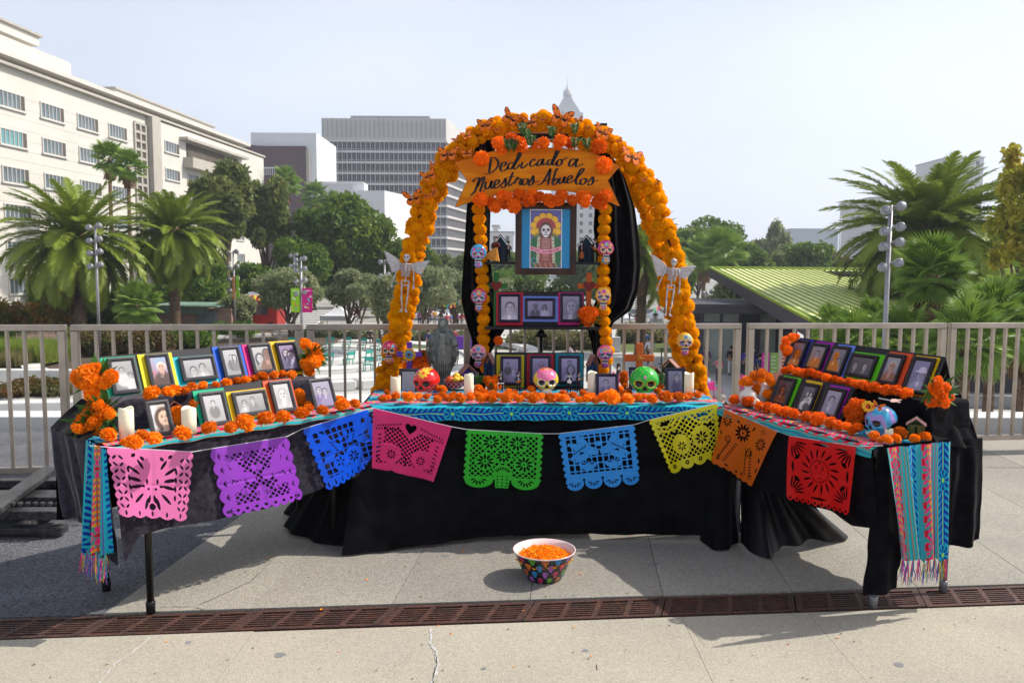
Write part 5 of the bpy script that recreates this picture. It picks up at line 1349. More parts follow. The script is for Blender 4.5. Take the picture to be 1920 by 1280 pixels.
def pom_mesh(seed):
 b=MB(); n=22; b.ball((0,0,0),.5,n); b2=MB(); rr=random.Random(seed)
 vs=[]
 for v in b.v:
  d=Vector(v).normalized(); k=.5*(1+.10*mnoise.noise(d*2.1+Vector((seed,0,0)))+.11*mnoise.noise(d*7+Vector((0,seed,0)))+rr.uniform(-.035,.035)); vs.append(tuple(d*k))
 b.v=vs
 for i in range(520):
  d=Vector((rr.gauss(0,1),rr.gauss(0,1),rr.gauss(0,1))).normalized(); t=d.orthogonal().normalized(); t=(t*rr.uniform(-1,1)+d.cross(t)*rr.uniform(-1,1)).normalized(); w=.045; d=d*rr.uniform(.97,1.06)
  b.add([d*.42-t*w,d*.42+t*w,d*.575+t*w*rr.uniform(.5,1.3),d*.55-t*w*.8],[(0,1,2,3)])
 me=b.mesh('pompom'); me.materials.append(M['pompom']); return me
PM=[pom_mesh(i)for i in range(3)]
PMG=marigold_mesh(31,130).mesh('pompom'); PMG.materials.append(M['pompom'])
def rrot(rg=rnd):return Euler((rg.uniform(-.5,.5),rg.uniform(-.5,.5),rg.uniform(0,6.28)))
def marigold(p,d,parent=None,deep=False,rot=None,rg=rnd):
 me=rg.choice(MGD if deep else MG); return link('marigold',me,None,parent,p,rot or rrot(rg),d*rg.uniform(1.0,1.12))
def zoomer(x0,y0,s):return lambda x,y:(x0+x/s,y0+y/s)
ZL=zoomer(100,600,3.2); ZC=zoomer(680,580,5.333); ZD=zoomer(1000,580,5.333); ZR=zoomer(1340,600,3.84); ZS=zoomer(840,200,5.647); ZA=zoomer(640,160,2.743)
ORD='first second third fourth fifth sixth seventh eighth ninth tenth eleventh twelfth thirteenth fourteenth fifteenth sixteenth seventeenth eighteenth nineteenth twentieth'.split()
def loose(pts,Z,sc,zsurf,lab,group,maxY=None,minY=None):
 pts=sorted(pts,key=lambda q:q[0])
 for i,q in enumerate(pts):
  px,py=Z(q[0],q[1]); r_px=(q[2]if len(q)>2 else sc[1])/sc[0]
  D=WZ(px,py,zsurf+.03).y; r=r_px/F*D; p=WZ(px,py,zsurf+r*.82)
  if minY and p.y<minY:p=WY(px,py,minY); p.z=zsurf+r*.8
  if maxY and p.y>maxY:p=WY(px,py,maxY)
  o=marigold(p,r*2); tag(o,lab%NUM[i], 'marigold',group)
  if group=='marigolds among the centre offerings' and p.z>zsurf+r*1.6:
   z=p.z-r*1.5
   while z>zsurf+r*.5:
    o2_=marigold(Vector((p.x+rnd.uniform(-.2,.2)*r,p.y+rnd.uniform(0,.4)*r,z)),r*2.1); tag(o2_, 'supporting marigold in the heap behind the front row of the centre table', 'marigold', 'heaped marigolds'); z-=r*1.4
up_l=[(590,437,55),(690,430,38),(730,420,38),(790,420,32),(830,400,36),(895,392,30),(975,388,26),(1040,375,32),(1105,367,30),(1155,357,32),(1205,350,30),(1255,338,38),(1325,330,32),(1375,325,30),(1430,327,32)]
loose(up_l,ZL,(3.2,32),.915, 'marigold below the upper photos of the left table, %s from the left', 'marigolds on the left tier')
fr_l=[(330,685,52),(425,735,30),(482,732,52),(530,690,42),(605,708,48),(775,678,54),(935,645,46),(1065,642,42),(1150,615,58),(1275,590,52),(1380,580,46),(1490,557,46),(1530,530,36),(1615,542,38),(1735,508,48),(1715,480,36),(1810,502,34)]
loose(fr_l,ZL,(3.2,40),TZ+.012, 'marigold along the front edge of the left table, %s from the left', 'marigolds on the left table edge')
def cluster(name,label,pts,Z,sc,Y,cat='flower bunch',group=None,deep=False,leaves_=True,dz=.0,seed=0):
 rg=random.Random(seed+len(pts)); ps=[WY(*Z(q[0],q[1]),Y+rg.uniform(-.035,.035))for q in pts]
 c=sum(ps,Vector())/len(ps); c.z=min(p.z for p in ps)
 t=empty(name,c,0,label,cat,group)
 for q,p in zip(pts,ps):
  r=(q[2]if len(q)>2 else sc[1])/sc[0]/F*Y
  marigold(p-c,r*2,t,deep,Euler((rg.uniform(.6,1.5),rg.uniform(-.6,.6),rg.uniform(-.6,.6))),rg)
 if leaves_:
  b=MB(); cc_=sum(ps,Vector())/len(ps)-c
  for i in range(46):
   d=Vector((rg.gauss(0,1),rg.gauss(0,.6),rg.gauss(-.2,1))).normalized(); p0=cc_+d*.03+Vector((0,.03,0)); p1=cc_+d*rg.uniform(.06,.13)+Vector((0,.02,0)); s=d.orthogonal().normalized()*.007
   b.add([p0-s,p0+s,(p0+p1)/2+s*1.4,p1,(p0+p1)/2-s*1.4],[(0,1,2,3,4)])
  lo=b.build('leaves',M['leaf_small'],t); tag(lo,kind='stuff')
 return t
YL0=(LO+ln_*.30+lu*.05).y
cluster('marigold_bunch', 'large bunch of orange marigolds at the upper left corner beside the green backed photo',[(205,320,58),(150,340,46),(240,300,46),(290,350,46),(345,338,44),(255,375,44),(195,380,44),(230,445,44),(160,375,36),(310,380,38),(270,270,16),(240,425,40)],ZL,(3.2,45),YL0,seed=1)
cluster('marigold_bunch', 'bunch of two marigolds on the black velvet between the upper and lower left bunches',[(225,530,44),(300,555,54),(270,505,34),(340,565,34)],ZL,(3.2,45),YL0-.04,seed=2)
cluster('marigold_bunch', 'lowest bunch of marigolds at the back corner of the left table',[(185,590,40),(240,620,46),(200,650,44),(150,640,38),(240,668,40),(205,585,36),(160,612,36)],ZL,(3.2,45),YL0-.05,seed=3)
cluster('marigold_bunch', 'bunch of marigolds with green stems at the right end of the upper left photos',[(1515,145,34),(1570,168,36),(1540,205,36),(1588,215,34),(1515,262,36),(1570,250,40),(1598,240,30),(1535,308,34),(1525,282,30),(1500,130,24)],ZL,(3.2,35),(LO+ln_*.42+lu*(LL-.12)).y,seed=4)
cluster('marigold_bunch', 'marigolds tucked between the torn edge photo and the second white candle',[(740,590,40),(735,550,38),(765,615,34),(842,505,34),(848,545,36),(720,570,30)],ZL,(3.2,35),3.72,seed=5,leaves_=False)
cluster('marigold_bunch', 'two marigolds behind the orange backed photo on the left table',[(1470,450,40),(1480,480,36),(1530,515,32)],ZL,(3.2,35),4.22,seed=6,leaves_=False)
# ---- right table: garlands threaded on string
def garland_row(label,pts,Z,sc,zsurf,o,u,n,off):
 t=empty('marigold_garland',(0,0,0),0,label, 'flower garland', 'marigold garlands'); prev=[]
 for q in pts:
  px,py=Z(q[0],q[1]); p=WP(px,py,o+n*off,n); r=(q[2]if len(q)>2 else sc[1])/sc[0]/F*p.y; p.z=max(p.z,zsurf+r*.75)
  marigold(p,r*2.1,t,True); prev.append(p)
 b=MB(); b.tube(prev,.0015,4); b.build('thread',M['string'],t); return t
garland_row('marigold garland under the upper row of photos on the right table',[(510,365,36),(550,355,36),(600,380,40),(640,385,36),(690,380,40),(745,400,44),(805,415,38),(865,430,34),(905,438,34),(970,445,34),(1015,460,36),(1075,470,44),(1145,485,44),(1185,500,34),(1235,508,42),(1310,525,50),(1380,542,46)],ZR,(3.84,42),.93,R0,ru,rn_,.345)
garland_row('marigold garland under the lower row of photos along the right table edge',[(145,578,42),(240,600,52),(325,628,40),(385,650,46),(445,665,46),(515,665,48),(470,690,30),(568,700,48),(665,718,48),(745,735,58),(840,735,46),(885,775,42),(830,765,34),(950,765,38),(1000,790,40),(1035,770,36)],ZR,(3.84,45),TZ+.012,R0,ru,rn_,.085)
loose([(1150,830,42),(1240,858,44),(1305,850,40),(1335,812,50),(1190,862,26),(1440,850,38),(1515,835,44)],ZR,(3.84,42),TZ+.012, 'marigold by the blue skull on the right table, %s from the left', 'marigolds round the blue skull')
YR=lambda s,w:(R0+ru*s+rn_*w).y
cluster('marigold_bunch', 'tall marigold bunch between the purple backed photo and the blue skull',[(1010,605,50),(1005,690,62),(1050,640,50),(970,650,42),(1060,600,34),(1020,660,44)],ZR,(3.84,55),YR(RL-.38,.22),deep=True,leaves_=False,seed=7)
cluster('marigold_bunch', 'marigold bunch at right end below the photo of a man in pale hat',[(1610,430,34),(1575,490,44),(1665,480,40),(1590,540,46),(1640,540,44),(1695,552,34),(1560,590,42),(1655,592,40),(1615,500,36),(1610,460,34),(1620,590,34)],ZR,(3.84,40),YR(RL+.02,.40),deep=True,seed=8)
cluster('marigold_bunch', 'marigolds at the far end behind the first photo of the upper right row',[(515,150,38),(560,125,34),(505,195,36),(530,215,30),(520,240,28),(590,118,22)],ZR,(3.84,35),YR(.0,.42),deep=True,leaves_=False,seed=9)
cluster('marigold_bunch', 'marigolds between the white vase and the lower right photos',[(380,530,36),(365,575,34),(400,545,30),(395,505,26)],ZR,(3.84,35),YR(.10,.22),leaves_=False,seed=10)
# ---- centre table
CE=C0.y+.045
fr_c=[(200,905,46),(255,880,36),(465,893,68),(750,920,46),(860,905,44),(975,900,62),(1185,892,68),(1290,900,58),(1440,885,72),(1575,895,50),(1708,882,72),(1880,892,58),(1980,900,40)]
loose([(x,y,r)for x,y,r in fr_c],ZC,(5.333,55),TZ+.014, 'marigold on the front edge of the centre table, left half, %s from left', 'marigolds on the centre table edge',minY=CE)
fr_d=[(170,892,64),(310,900,62),(460,912,46),(540,890,58),(625,908,46),(780,885,84),(875,905,40),(950,895,62),(1185,905,62),(1320,872,74),(1455,870,60),(1640,850,46)]
loose(fr_d,ZD,(5.333,55),TZ+.014, 'marigold on the front edge of the centre table, right half, %s from left', 'marigolds on the centre table edge',minY=CE)
bk_c=[(245,830,40),(420,850,36),(800,865,46),(905,860,46),(830,880,40),(1210,835,52),(1300,842,48),(1460,825,44),(1690,800,46),(1520,835,40),(1620,850,40),(1160,790,46),(1290,750,64),(1250,700,50),(950,690,40),(900,750,44),(1330,700,50),(1350,780,44),(870,720,36),(800,800,50),(760,790,40),(330,872,46),(560,880,44),(640,878,40),(1080,870,46),(1130,850,44),(1240,868,46),(1360,862,44),(1510,866,44),(1640,866,46),(1790,868,44)]
loose(bk_c,ZC,(5.333,45),TZ+.014, 'marigold behind the front row, centre table, left half, %s from left', 'marigolds among the centre offerings',maxY=5.0,minY=CE+.1)
bk_d=[(300,840,44),(395,855,44),(500,835,44),(560,860,40),(860,800,44),(905,840,46),(950,825,40),(915,760,40),(905,700,44),(905,650,40),(1270,770,40),(1250,820,44),(1450,900,20),(930,880,40),(1560,860,40),(240,868,44),(580,868,44),(690,866,44),(1050,874,46),(1110,872,44),(1390,866,44),(1520,872,44)]
loose(bk_d,ZD,(5.333,45),TZ+.014, 'marigold behind the front row, centre table, right half, %s from left', 'marigolds among the centre offerings',maxY=5.02,minY=CE+.1)
cluster('marigold_bunch', 'full deep orange marigold bunch in the turquoise pot behind the purple cross',[(590,500,60),(640,480,60),(560,560,60),(630,560,60),(540,510,50),(600,450,50),(430,560,40),(520,590,46)],ZC,(5.333,60),4.98,deep=True,seed=11)
cluster('marigold_bunch', 'large deep orange marigold cluster beside the pink backed photo on the middle shelf',[(550,45,80),(545,110,70),(590,60,60),(500,40,60),(560,150,40),(600,20,50)],ZD,(5.333,70),5.28,deep=True,seed=12)
cluster('marigold_bunch', 'single marigold hanging on a green stem beside the left strand',[(1360,312,46)],ZC,(5.333,40),5.3,deep=True,seed=13,leaves_=False)
# fern stems among the offerings
def sprig(label,px,py,Y,h,seed,n=26,spread=.5,m='leaf_small',name='leafy_sprig',cat='greenery'):
 p=WY(px,py,Y); rg=random.Random(seed); b=MB()
 for s in range(5):
  a=rg.uniform(-spread,spread); tip=p+Vector((math.sin(a)*h,rg.uniform(-.03,.03),math.cos(a)*h)); b.tube([p,(p+tip)/2+Vector((.01,0,0)),tip],.0018,4)
  for i in range(n):
   t=.25+.75*i/n; q=p.lerp(tip,t); sd=1 if i%2 else-1; d=Vector((sd*rg.uniform(.5,1),rg.uniform(-.5,.5),rg.uniform(.3,.9))).normalized()*h*.22; w=d.orthogonal().normalized()*.0045
   b.add([q,q+d*.5+w,q+d,q+d*.5-w],[(0,1,2,3)])
 return tag(b.build(name,M[m]),label,cat)
sprig('green marigold stems lying between the mariachi figures',925,735,4.85,.06,1); sprig('green stems right of the green skull',1243,728,4.9,.09,2); sprig('green stems behind the fruit bowl',897,725,4.95,.07,3)
for i,(x,y)in enumerate(((784,270),(845,340),(870,400),(1100,300),(1340,270),(1335,420),(1470,430),(690,440),(640,440))):
 px,py=ZS(x,y+45); sprig('green stem by the painted sign, %s from the left'%ORD[i],px,py,5.12,.08,20+i,20,.4)
FY,BY=5.30,5.72
arch_px=[(712,752),(722,705),(738,650),(747,600),(755,550),(764,500),(776,440),(792,385),(812,335),(842,295),(878,262),(925,238),(975,229),(1015,227),(1060,232),(1110,248),(1160,277),(1205,325),(1234,385),(1256,455),(1270,525),(1282,590),(1294,650),(1306,705),(1316,752)]
AP=[WY(x,y,FY)for x,y in arch_px]
AP=[Vector((AP[0].x-.03,FY,.0)),Vector((AP[0].x-.02,FY,.35))]+AP+[Vector((AP[-1].x+.02,FY,.35)),Vector((AP[-1].x+.03,FY,0))]
ARC=smooth_line(resample(AP,110),2)
arch=empty('arch_frame',(.18,5.5,0),0, 'thin metal garden arch inside the two marigold garlands', 'arch')
for k,Yk in enumerate((FY,BY)):
 b=MB(); b.tube([Vector((p.x-.18,Yk-5.5,p.z))for p in ARC],.008,8); b.build('hoop',M['black_metal'],arch)
for i in range(4,110,9):
 p=ARC[i]; b=MB(); b.tube([(p.x-.18,FY-5.5,p.z),(p.x-.18,BY-5.5,p.z)],.005,6); b.build('rung',M['black_metal'],arch)
def pom_garland(label,Yk,seed,rad,step,start=0):
 rg=random.Random(seed); t=empty('pompom_garland',(.18,Yk,0),0,label, 'flower garland', 'garlands of the arch'); cnt=0
 L=sum((ARC[i+1]-ARC[i]).length for i in range(109)); n=int(L/step); P_=resample(ARC,n)
 for i,p in enumerate(P_):
  if p.z<.62:continue
  d=(P_[min(i+1,n-1)]-P_[max(i-1,0)]).normalized(); s=Vector((0,1,0)).cross(d).normalized()
  for k in range(3):
   a=2*PI*k/3+i*1.1+rg.uniform(-.4,.4); off=s*math.cos(a)*rad+Vector((0,1,0))*math.sin(a)*rad
   q=p+off+d*rg.uniform(-.02,.02)
   link('pompom',rg.choice(PM+[PMG,PMG]),None,t,(q.x-.18,q.y-p.y,q.z),rrot(rg),rg.choice((.056,.064,.070,.078,.088))); cnt+=1
 return t,cnt
print('POMS',pom_garland('thick front garland of orange pompoms over the arch with butterflies and skeletons',FY,1,.034,.046)[1])
pom_garland('rear garland of orange pompoms on the back hoop of the arch',BY,2,.030,.056)
# black wire ties
b=MB(); rg=random.Random(4)
# ------------------------------------------------------------------ black frame of the altar
PYk=5.42
xl,xr=WY(905,400,PYk).x,WY(1129,400,PYk).x; zt=WY(1132,232,PYk).z
fr=empty('altar_frame',(0,PYk,0),0, 'black metal frame with crossbars and shelves holding the altar pictures', 'shelf frame')
for x in(xl,xr):
 for dy in(0,):
  b=MB(); b.box((x,dy,zt/2),(.045,.035,zt)); b.build('post',M['black_metal'],fr)
 b=MB(); b.box((x,.0,.012),(.10,.5,.024)); b.build('foot',M['black_metal'],fr)
def zat(py):return WY(1010,py,PYk).z
b=MB(); b.box(((xl+xr)/2,0,zat(237)),(xr-xl,.05,.02)); b.box(((xl+xr)/2,0,zat(257)),(xr-xl,.05,.03)); b.build('crossbar',M['black_metal'],fr)
b=MB(); b.box(((xl+xr)/2+.02,-.01,zat(247)),(.5,.03,.028)); b.build('light_strip',M['white_paint'],fr)
zs1,zs2,zs3=zat(494),zat(612),zat(724)
for z,nm in((zs1, 'shelf'),(zs2, 'shelf')):
 b=MB(); b.box(((xl+xr)/2,-.07,z),(xr-xl-.046,.20,.018)); b.build(nm,M['black_metal'],fr)
b=MB(); b.tube([((xl+xr)/2,.0,0),((xl+xr)/2,0,zs2)],.012,8); b.lathe([(.05,0),(.012,.05)],10,M=Matrix.Translation(((xl+xr)/2,0,zs2-.07))); b.build('centre_pole',M['black_metal'],fr)
# strands of pompoms down both posts
def strand(label,pts,seed,d=.078,nm='pompom_strand'):
 rg=random.Random(seed); P0=[WY(x,y,5.33)for x,y in pts]; L=sum((P0[i+1]-P0[i]).length for i in range(len(P0)-1)); n=int(L/(d*.80)); P_=resample(P0,n); c=P_[-1].copy()
 t=empty(nm,c,0,label, 'flower garland', 'strands hanging on the black posts')
 for p in P_:link('pompom',rg.choice(PM),None,t,p-c,Euler((rg.uniform(-.3,.3),rg.uniform(-.3,.3),rg.uniform(0,6))),(d*1.0,d*1.0,d*.86))
 return t
strand('single strand of orange pompoms on the left black post',[(897,392),(901,440),(903,500),(906,560),(907,620),(905,665),(912,690)],5)
strand('single strand of orange pompoms on the right black post',[(1135,392),(1132,440),(1131,500),(1133,560),(1132,600),(1137,640),(1142,665),(1130,692)],6)
# ------------------------------------------------------------------ draped curtains beside the frame
def curtain(label,pxl,pxr,Y,m,seed,amp=.035,fq=2.2,nm='black_drape'):
 T_=[WY(x,y,Y)for x,y in pxl]; B_=[WY(x,y,Y)for x,y in pxr]
 o=drape(nm,T_,B_,(0,-1,0),m,nu=110,nv=40,amp=.0,freq=1,seed=seed,sm=2,noise=0)
 me=o.data; nv,nu=40,110
 for k,v in enumerate(me.vertices):
  j,i=divmod(k,nu); t=j/(nv-1); s=i/(nu-1); edge=math.sin(PI*t)
  v.co.y-=amp*(.9*edge+.55*math.sin(t*2*PI*fq+seed+s*1.5)*(0.3+.7*edge)+.25*math.sin(t*2*PI*fq*2.3+s*3))+.05*math.sin(PI*min(1,s*1.1))*edge
 return tag(o,label, 'drape', 'black drapes on the altar frame')
curtain('black drape bunched on the left post of the altar frame',[(893,262),(884,320),(875,390),(872,450),(867,520),(865,560),(872,598),(886,640),(880,680),(878,697)],[(930,262),(926,320),(920,390),(918,470),(926,540),(944,590),(950,612),(926,650),(912,680),(905,697)],5.46,M['black_cloth'],1)
curtain('black velvet drape swelling out beside the right post of the altar frame',[(1120,262),(1117,320),(1115,380),(1112,430),(1120,490),(1118,560),(1098,605),(1108,640),(1112,665),(1112,690)],[(1145,290),(1172,335),(1190,390),(1198,450),(1201,500),(1197,545),(1183,582),(1150,605),(1135,650),(1130,690)],5.46,M['black_velvet'],2,.06)
# ------------------------------------------------------------------ the sign
SY=5.20
out_px=[ZS(x,y)for x,y in((65,592),(200,560),(400,492),(600,455),(820,436),(1000,436),(1200,444),(1400,466),(1600,520),(1710,575),(1810,635),(1690,785),(1755,925),(1815,1055),(1640,985),(1500,940),(1300,902),(1000,882),(700,905),(500,945),(300,990),(180,1030),(75,1068),(140,930),(205,785))]
P3=[WY(x,y,SY)for x,y in out_px]; sc_=Vector((P3[0].x+P3[10].x,0,0))/2; sc0=Vector(((P3[0].x+P3[10].x)/2,SY,P3[4].z-.1))
poly=[(p.x-sc0.x,p.z-sc0.z)for p in P3]
sgn=empty('ribbon_sign',sc0,0, 'orange painted wooden ribbon sign reading Dedicado a Nuestros Abuelos', 'sign')
RX=Matrix.Rotation(PI/2,4, 'X')
M['sign_paint']=mat('sign_paint',(.56,.125,.004),.6,col2=(.74,.26,.008),spec=.1,var=.3,scale=5,stretch=(.7,4,4),detail=7,bump=.1,bscale=40)
b=MB(); b.prism(poly,-.009,.009,0,RX); b.build('board',M['sign_paint'],sgn)
b=MB()
for k in range(len(poly)):
 a_,c_=poly[k],poly[(k+1)%len(poly)]
 b.tube([(a_[0],-.0095,a_[1]),(c_[0],-.0095,c_[1])],.0022,4)
b.build('painted_edge',mat('sign_edge',(.45,.12,.012),.6,var=.2,scale=20),sgn)
strokes=[[(412,556),(450,545),(495,546),(528,578),(532,620),(508,662),(468,695),(430,712),(383,718)],[(458,550),(446,630),(434,706)],[(555,640),(590,632),(613,608),(602,590),(576,600),(556,640),(560,676),(582,686),(612,668),(636,642)],[(690,605),(664,598),(636,628),(640,662),(664,662),(692,625),(725,560),(752,495),(770,486),(762,530),(712,610),(694,650),(708,664),(735,645),(760,612)],[(793,588),(776,632),(788,656),(815,638),(848,604)],[(818,543),(822,547)],[(918,578),(908,560),(884,574),(868,608),(878,634),(904,630),(938,602)],[(1000,562),(972,566),(946,600),(950,630),(978,616),(1012,556),(1000,600),(1010,622),(1040,600)],[(1096,566),(1070,568),(1052,600),(1062,624),(1088,606),(1125,530),(1150,468),(1170,462),(1160,500),(1112,590),(1108,620),(1130,616),(1158,584)],[(1192,562),(1166,572),(1150,606),(1166,632),(1196,612),(1206,578),(1192,562),(1222,566),(1250,546),(1280,536)],[(1350,566),(1318,556),(1286,592),(1284,628),(1308,634),(1342,592),(1370,556),(1352,606),(1358,640),(1392,626),(1436,608)],[(262,802),(286,770),(330,758),(308,840),(280,905),(234,946)],[(312,852),(342,788),(372,750),(384,762),(362,830),(342,896),(354,914),(388,888)],[(404,792),(394,850),(410,876),(438,852),(466,788),(456,846),(470,868),(492,846)],[(494,836),(528,818),(542,790),(524,776),(500,800),(490,844),(506,866),(540,848),(562,824)],[(560,832),(592,796),(608,762),(612,812),(606,848),(580,860),(566,844)],[(614,830),(640,818)],[(690,692),(664,758),(642,816),(656,838),(692,806)],[(618,752),(668,748),(720,738)],[(700,822),(722,775),(738,752),(746,772),(776,768),(758,808),(770,830),(796,802)],[(822,766),(796,780),(788,814),(808,832),(840,806),(846,776),(822,766),(852,772),(866,768)],[(850,818),(884,772),(902,736),(904,790),(892,824),(864,836),(852,816)],[(900,800),(934,796),(964,786)],[(1086,656),(1050,726),(1008,796),(972,828),(934,832)],[(1086,656),(1074,736),(1056,832)],[(1000,800),(1050,782),(1094,768)],[(1022,840),(1070,834)],[(1168,672),(1148,664),(1124,738),(1106,806),(1120,830),(1148,812),(1164,776),(1140,766),(1122,796)],[(1190,752),(1174,798),(1188,816),(1214,790),(1236,744),(1226,792),(1238,810),(1262,786)],[(1262,782),(1296,770),(1312,742),(1292,734),(1268,760),(1262,800),(1280,812),(1322,788)],[(1322,794),(1376,744),(1428,684),(1432,660),(1408,664),(1370,732),(1352,800),(1368,826),(1400,808)],[(1440,762),(1410,776),(1400,808),(1420,830),(1452,806),(1460,776),(1440,762),(1478,768)],[(1474,806),(1512,768),(1532,748),(1536,790),(1520,824),(1492,834),(1480,816)],[(1528,802),(1560,792),(1592,784)]]
def catmull(P_,n=7):
 out=[]
 for i in range(len(P_)-1):
  p0=P_[max(i-1,0)]; p1=P_[i]; p2=P_[i+1]; p3=P_[min(i+2,len(P_)-1)]
  for k in range(n):
   t=k/n; out.append(.5*((2*p1)+(p2-p0)*t+(2*p0-5*p1+4*p2-p3)*t*t+(3*p1-p0-3*p2+p3)*t**3))
 return out+[P_[-1]]
b=MB()
for st in strokes:
 P_=[WY(*ZS(x,y),SY)for x,y in st]; P_=catmull([Vector((p.x-sc0.x,p.z-sc0.z))for p in P_])if len(P_)>2 else[Vector((p.x-sc0.x,p.z-sc0.z))for p in P_]
 n=len(P_); vs=[]
 for i,p in enumerate(P_):
  d=(P_[min(i+1,n-1)]-P_[max(i-1,0)]); d=d.normalized()if d.length>0 else Vector((1,0))
  down=abs(d.y*.96-d.x*.1); w=.0022+.0066*down**1.5; w*=min(1,.35+i/3,.35+(n-1-i)/3)
  nn=Vector((-d.y,d.x))*w; vs+=[(p.x+nn.x,-.0105,p.y+nn.y),(p.x-nn.x,-.0105,p.y-nn.y)]
 b.add(vs,[(2*i,2*i+1,2*i+3,2*i+2)for i in range(n-1)])
b.build('lettering',mat('sign_black',(.012,.010,.010),.5,var=.2,scale=40),sgn)
# marigolds on the sign and the garland below it
cluster('marigold_bunch', 'row of deep orange marigolds hanging above the painted sign',[(535,385,72),(570,455,60),(670,335,66),(755,400,86),(920,408,44),(1010,385,66),(1185,365,72),(1300,385,66),(1160,410,50),(1240,350,36)],ZS,(5.647,60),5.17,deep=True,leaves_=False,seed=21)
for lab,q in(('single marigold fixed at the left end of the painted sign',(352,552,80)),('upper single marigold at the right end of the painted sign',(1600,420,78)),('lower single marigold at the right end of the painted sign',(1655,618,82))):
 p=WY(*ZS(q[0],q[1]),SY-.03); tag(marigold(p,q[2]*2/5.647/F*SY,None,True,Euler((1.5,0,rnd.uniform(-.3,.3)))),lab, 'marigold', 'marigolds on the sign')
t=cluster('marigold_garland', 'garland of deep orange marigolds under the painted sign',[(345,985,78),(470,1020,66),(500,1065,60),(590,960,84),(600,1030,60),(700,1050,76),(640,900+50,50),(760,935,76),(850,985,72),(890,930,62),(960,960,66),(900,1010,40),(1070,985,72),(1090,1030,44),(1160,1000,56),(1205,940,72),(1190,990,50),(1310,985,56),(1430,965,84),(1450,1020,56),(1590,1010,76),(1665,945,72),(1640,1000,50),(420,1000,50),(1330,1010,40),(1480,940,50),(1640,1050,44)],ZS,(5.647,60),5.16,cat='flower garland',deep=True,leaves_=False,seed=22)
# ================================================================== PHOTOGRAPHS
def mix(c,m_,col):return c*(1-m_[...,None])+np.array(col)*m_[...,None]
def E(X,Y,cx,cy,rx,ry,k=14):return 1/(1+np.exp(-k*(1-((X-cx)/rx)**2-((Y-cy)/ry)**2)))
def person_p(c,X,Y,cx,cy,r,skin,hair,cloth,style='short',hat=False,glasses=False):
 r*=1.28; cy-=.25*r
 c=mix(c,E(X,Y,cx,cy-3.4*r,2.1*r,2.5*r,10),cloth)
 if style=='long':c=mix(c,E(X,Y,cx,cy-.25*r,1.25*r,1.6*r),hair)
 c=mix(c,E(X,Y,cx,cy-1.15*r,.42*r,.6*r),tuple(s*.85 for s in skin))
 c=mix(c,E(X,Y,cx-.15*r,cy-1.75*r,.35*r,.55*r,8),tuple(min(1,s*1.5+.1)for s in cloth))
 c=mix(c,E(X,Y,cx,cy+.22*r,.92*r,1.0*r),hair)
 c=mix(c,E(X,Y,cx,cy-.08*r,.74*r,.95*r),skin)
 c=mix(c,E(X,Y,cx+.4*r,cy-.1*r,.34*r,.8*r,4)*.35,tuple(s*.5 for s in skin))
 for s in(-1,1):
  c=mix(c,E(X,Y,cx+s*.30*r,cy+.12*r,.15*r,.09*r),tuple(s_*.12 for s_ in skin)); c=mix(c,E(X,Y,cx+s*.30*r,cy+.30*r,.20*r,.045*r)*.8,tuple(s_*.25 for s_ in skin))
 c=mix(c,E(X,Y,cx+.05*r,cy-.14*r,.10*r,.22*r,4)*.4,tuple(s*.5 for s in skin)); c=mix(c,E(X,Y,cx,cy-.45*r,.24*r,.07*r),tuple(s*.35 for s in skin))
 if hat:
  c=mix(c,E(X,Y,cx,cy+.75*r,1.5*r,.22*r),hat if hasattr(hat, '__len__')else(.7,.7,.7)); c=mix(c,E(X,Y,cx,cy+1.15*r,.8*r,.6*r),hat if hasattr(hat, '__len__')else(.7,.7,.7))
 return c
def photo_cols(people,bg=(.45,.45,.45),bg2=None,tint=(1,1,1),gain=1.0,seed=0,extra=None,blotch=.16,border=True):
 def fn(X,Y,asp_):
  rg=np.random.default_rng(seed); bg2_=bg2 or tuple(v*.6 for v in bg)
  n=sum(np.sin(X*rg.uniform(3,16)*asp_+rg.uniform(0,6)+np.sin(Y*rg.uniform(3,12))*2)*np.sin(Y*rg.uniform(3,16)+rg.uniform(0,6))for _ in range(5))/5
  c=np.ones(X.shape+(3,))*np.array(bg); c=mix(c,np.clip(1-Y+n*blotch*3,0,1),bg2_)
  if extra:c=extra(c,X*asp_,Y)
  for p in people:c=person_p(c,X*asp_,Y,*p)
  c*=(1+blotch*n)[...,None]; c+=rg.normal(0,.012,X.shape)[...,None]
  c=(np.clip(c,.005,1)*(.80+.08*math.sin(seed*3.7)))*gain*np.array(tint)
  return c
 return fn
def print_mesh(w,h,fn,res=64,name='photograph'):
 nx=max(8,int(res*w/max(w,h))); ny=max(8,int(res*h/max(w,h))); x=np.linspace(0,1,nx); y=np.linspace(0,1,ny); X,Y=np.meshgrid(x,y,indexing='ij')
 c=fn(X,Y,w/h).reshape(-1,3); V=np.stack([(X-.5)*w,X*0,Y*h],-1).reshape(-1,3); I=np.arange(nx*ny).reshape(nx,ny)
 return fast_mesh(name,V,np.stack([I[:-1,:-1],I[1:,:-1],I[1:,1:],I[:-1,1:]],-1).reshape(-1,4),False,c)
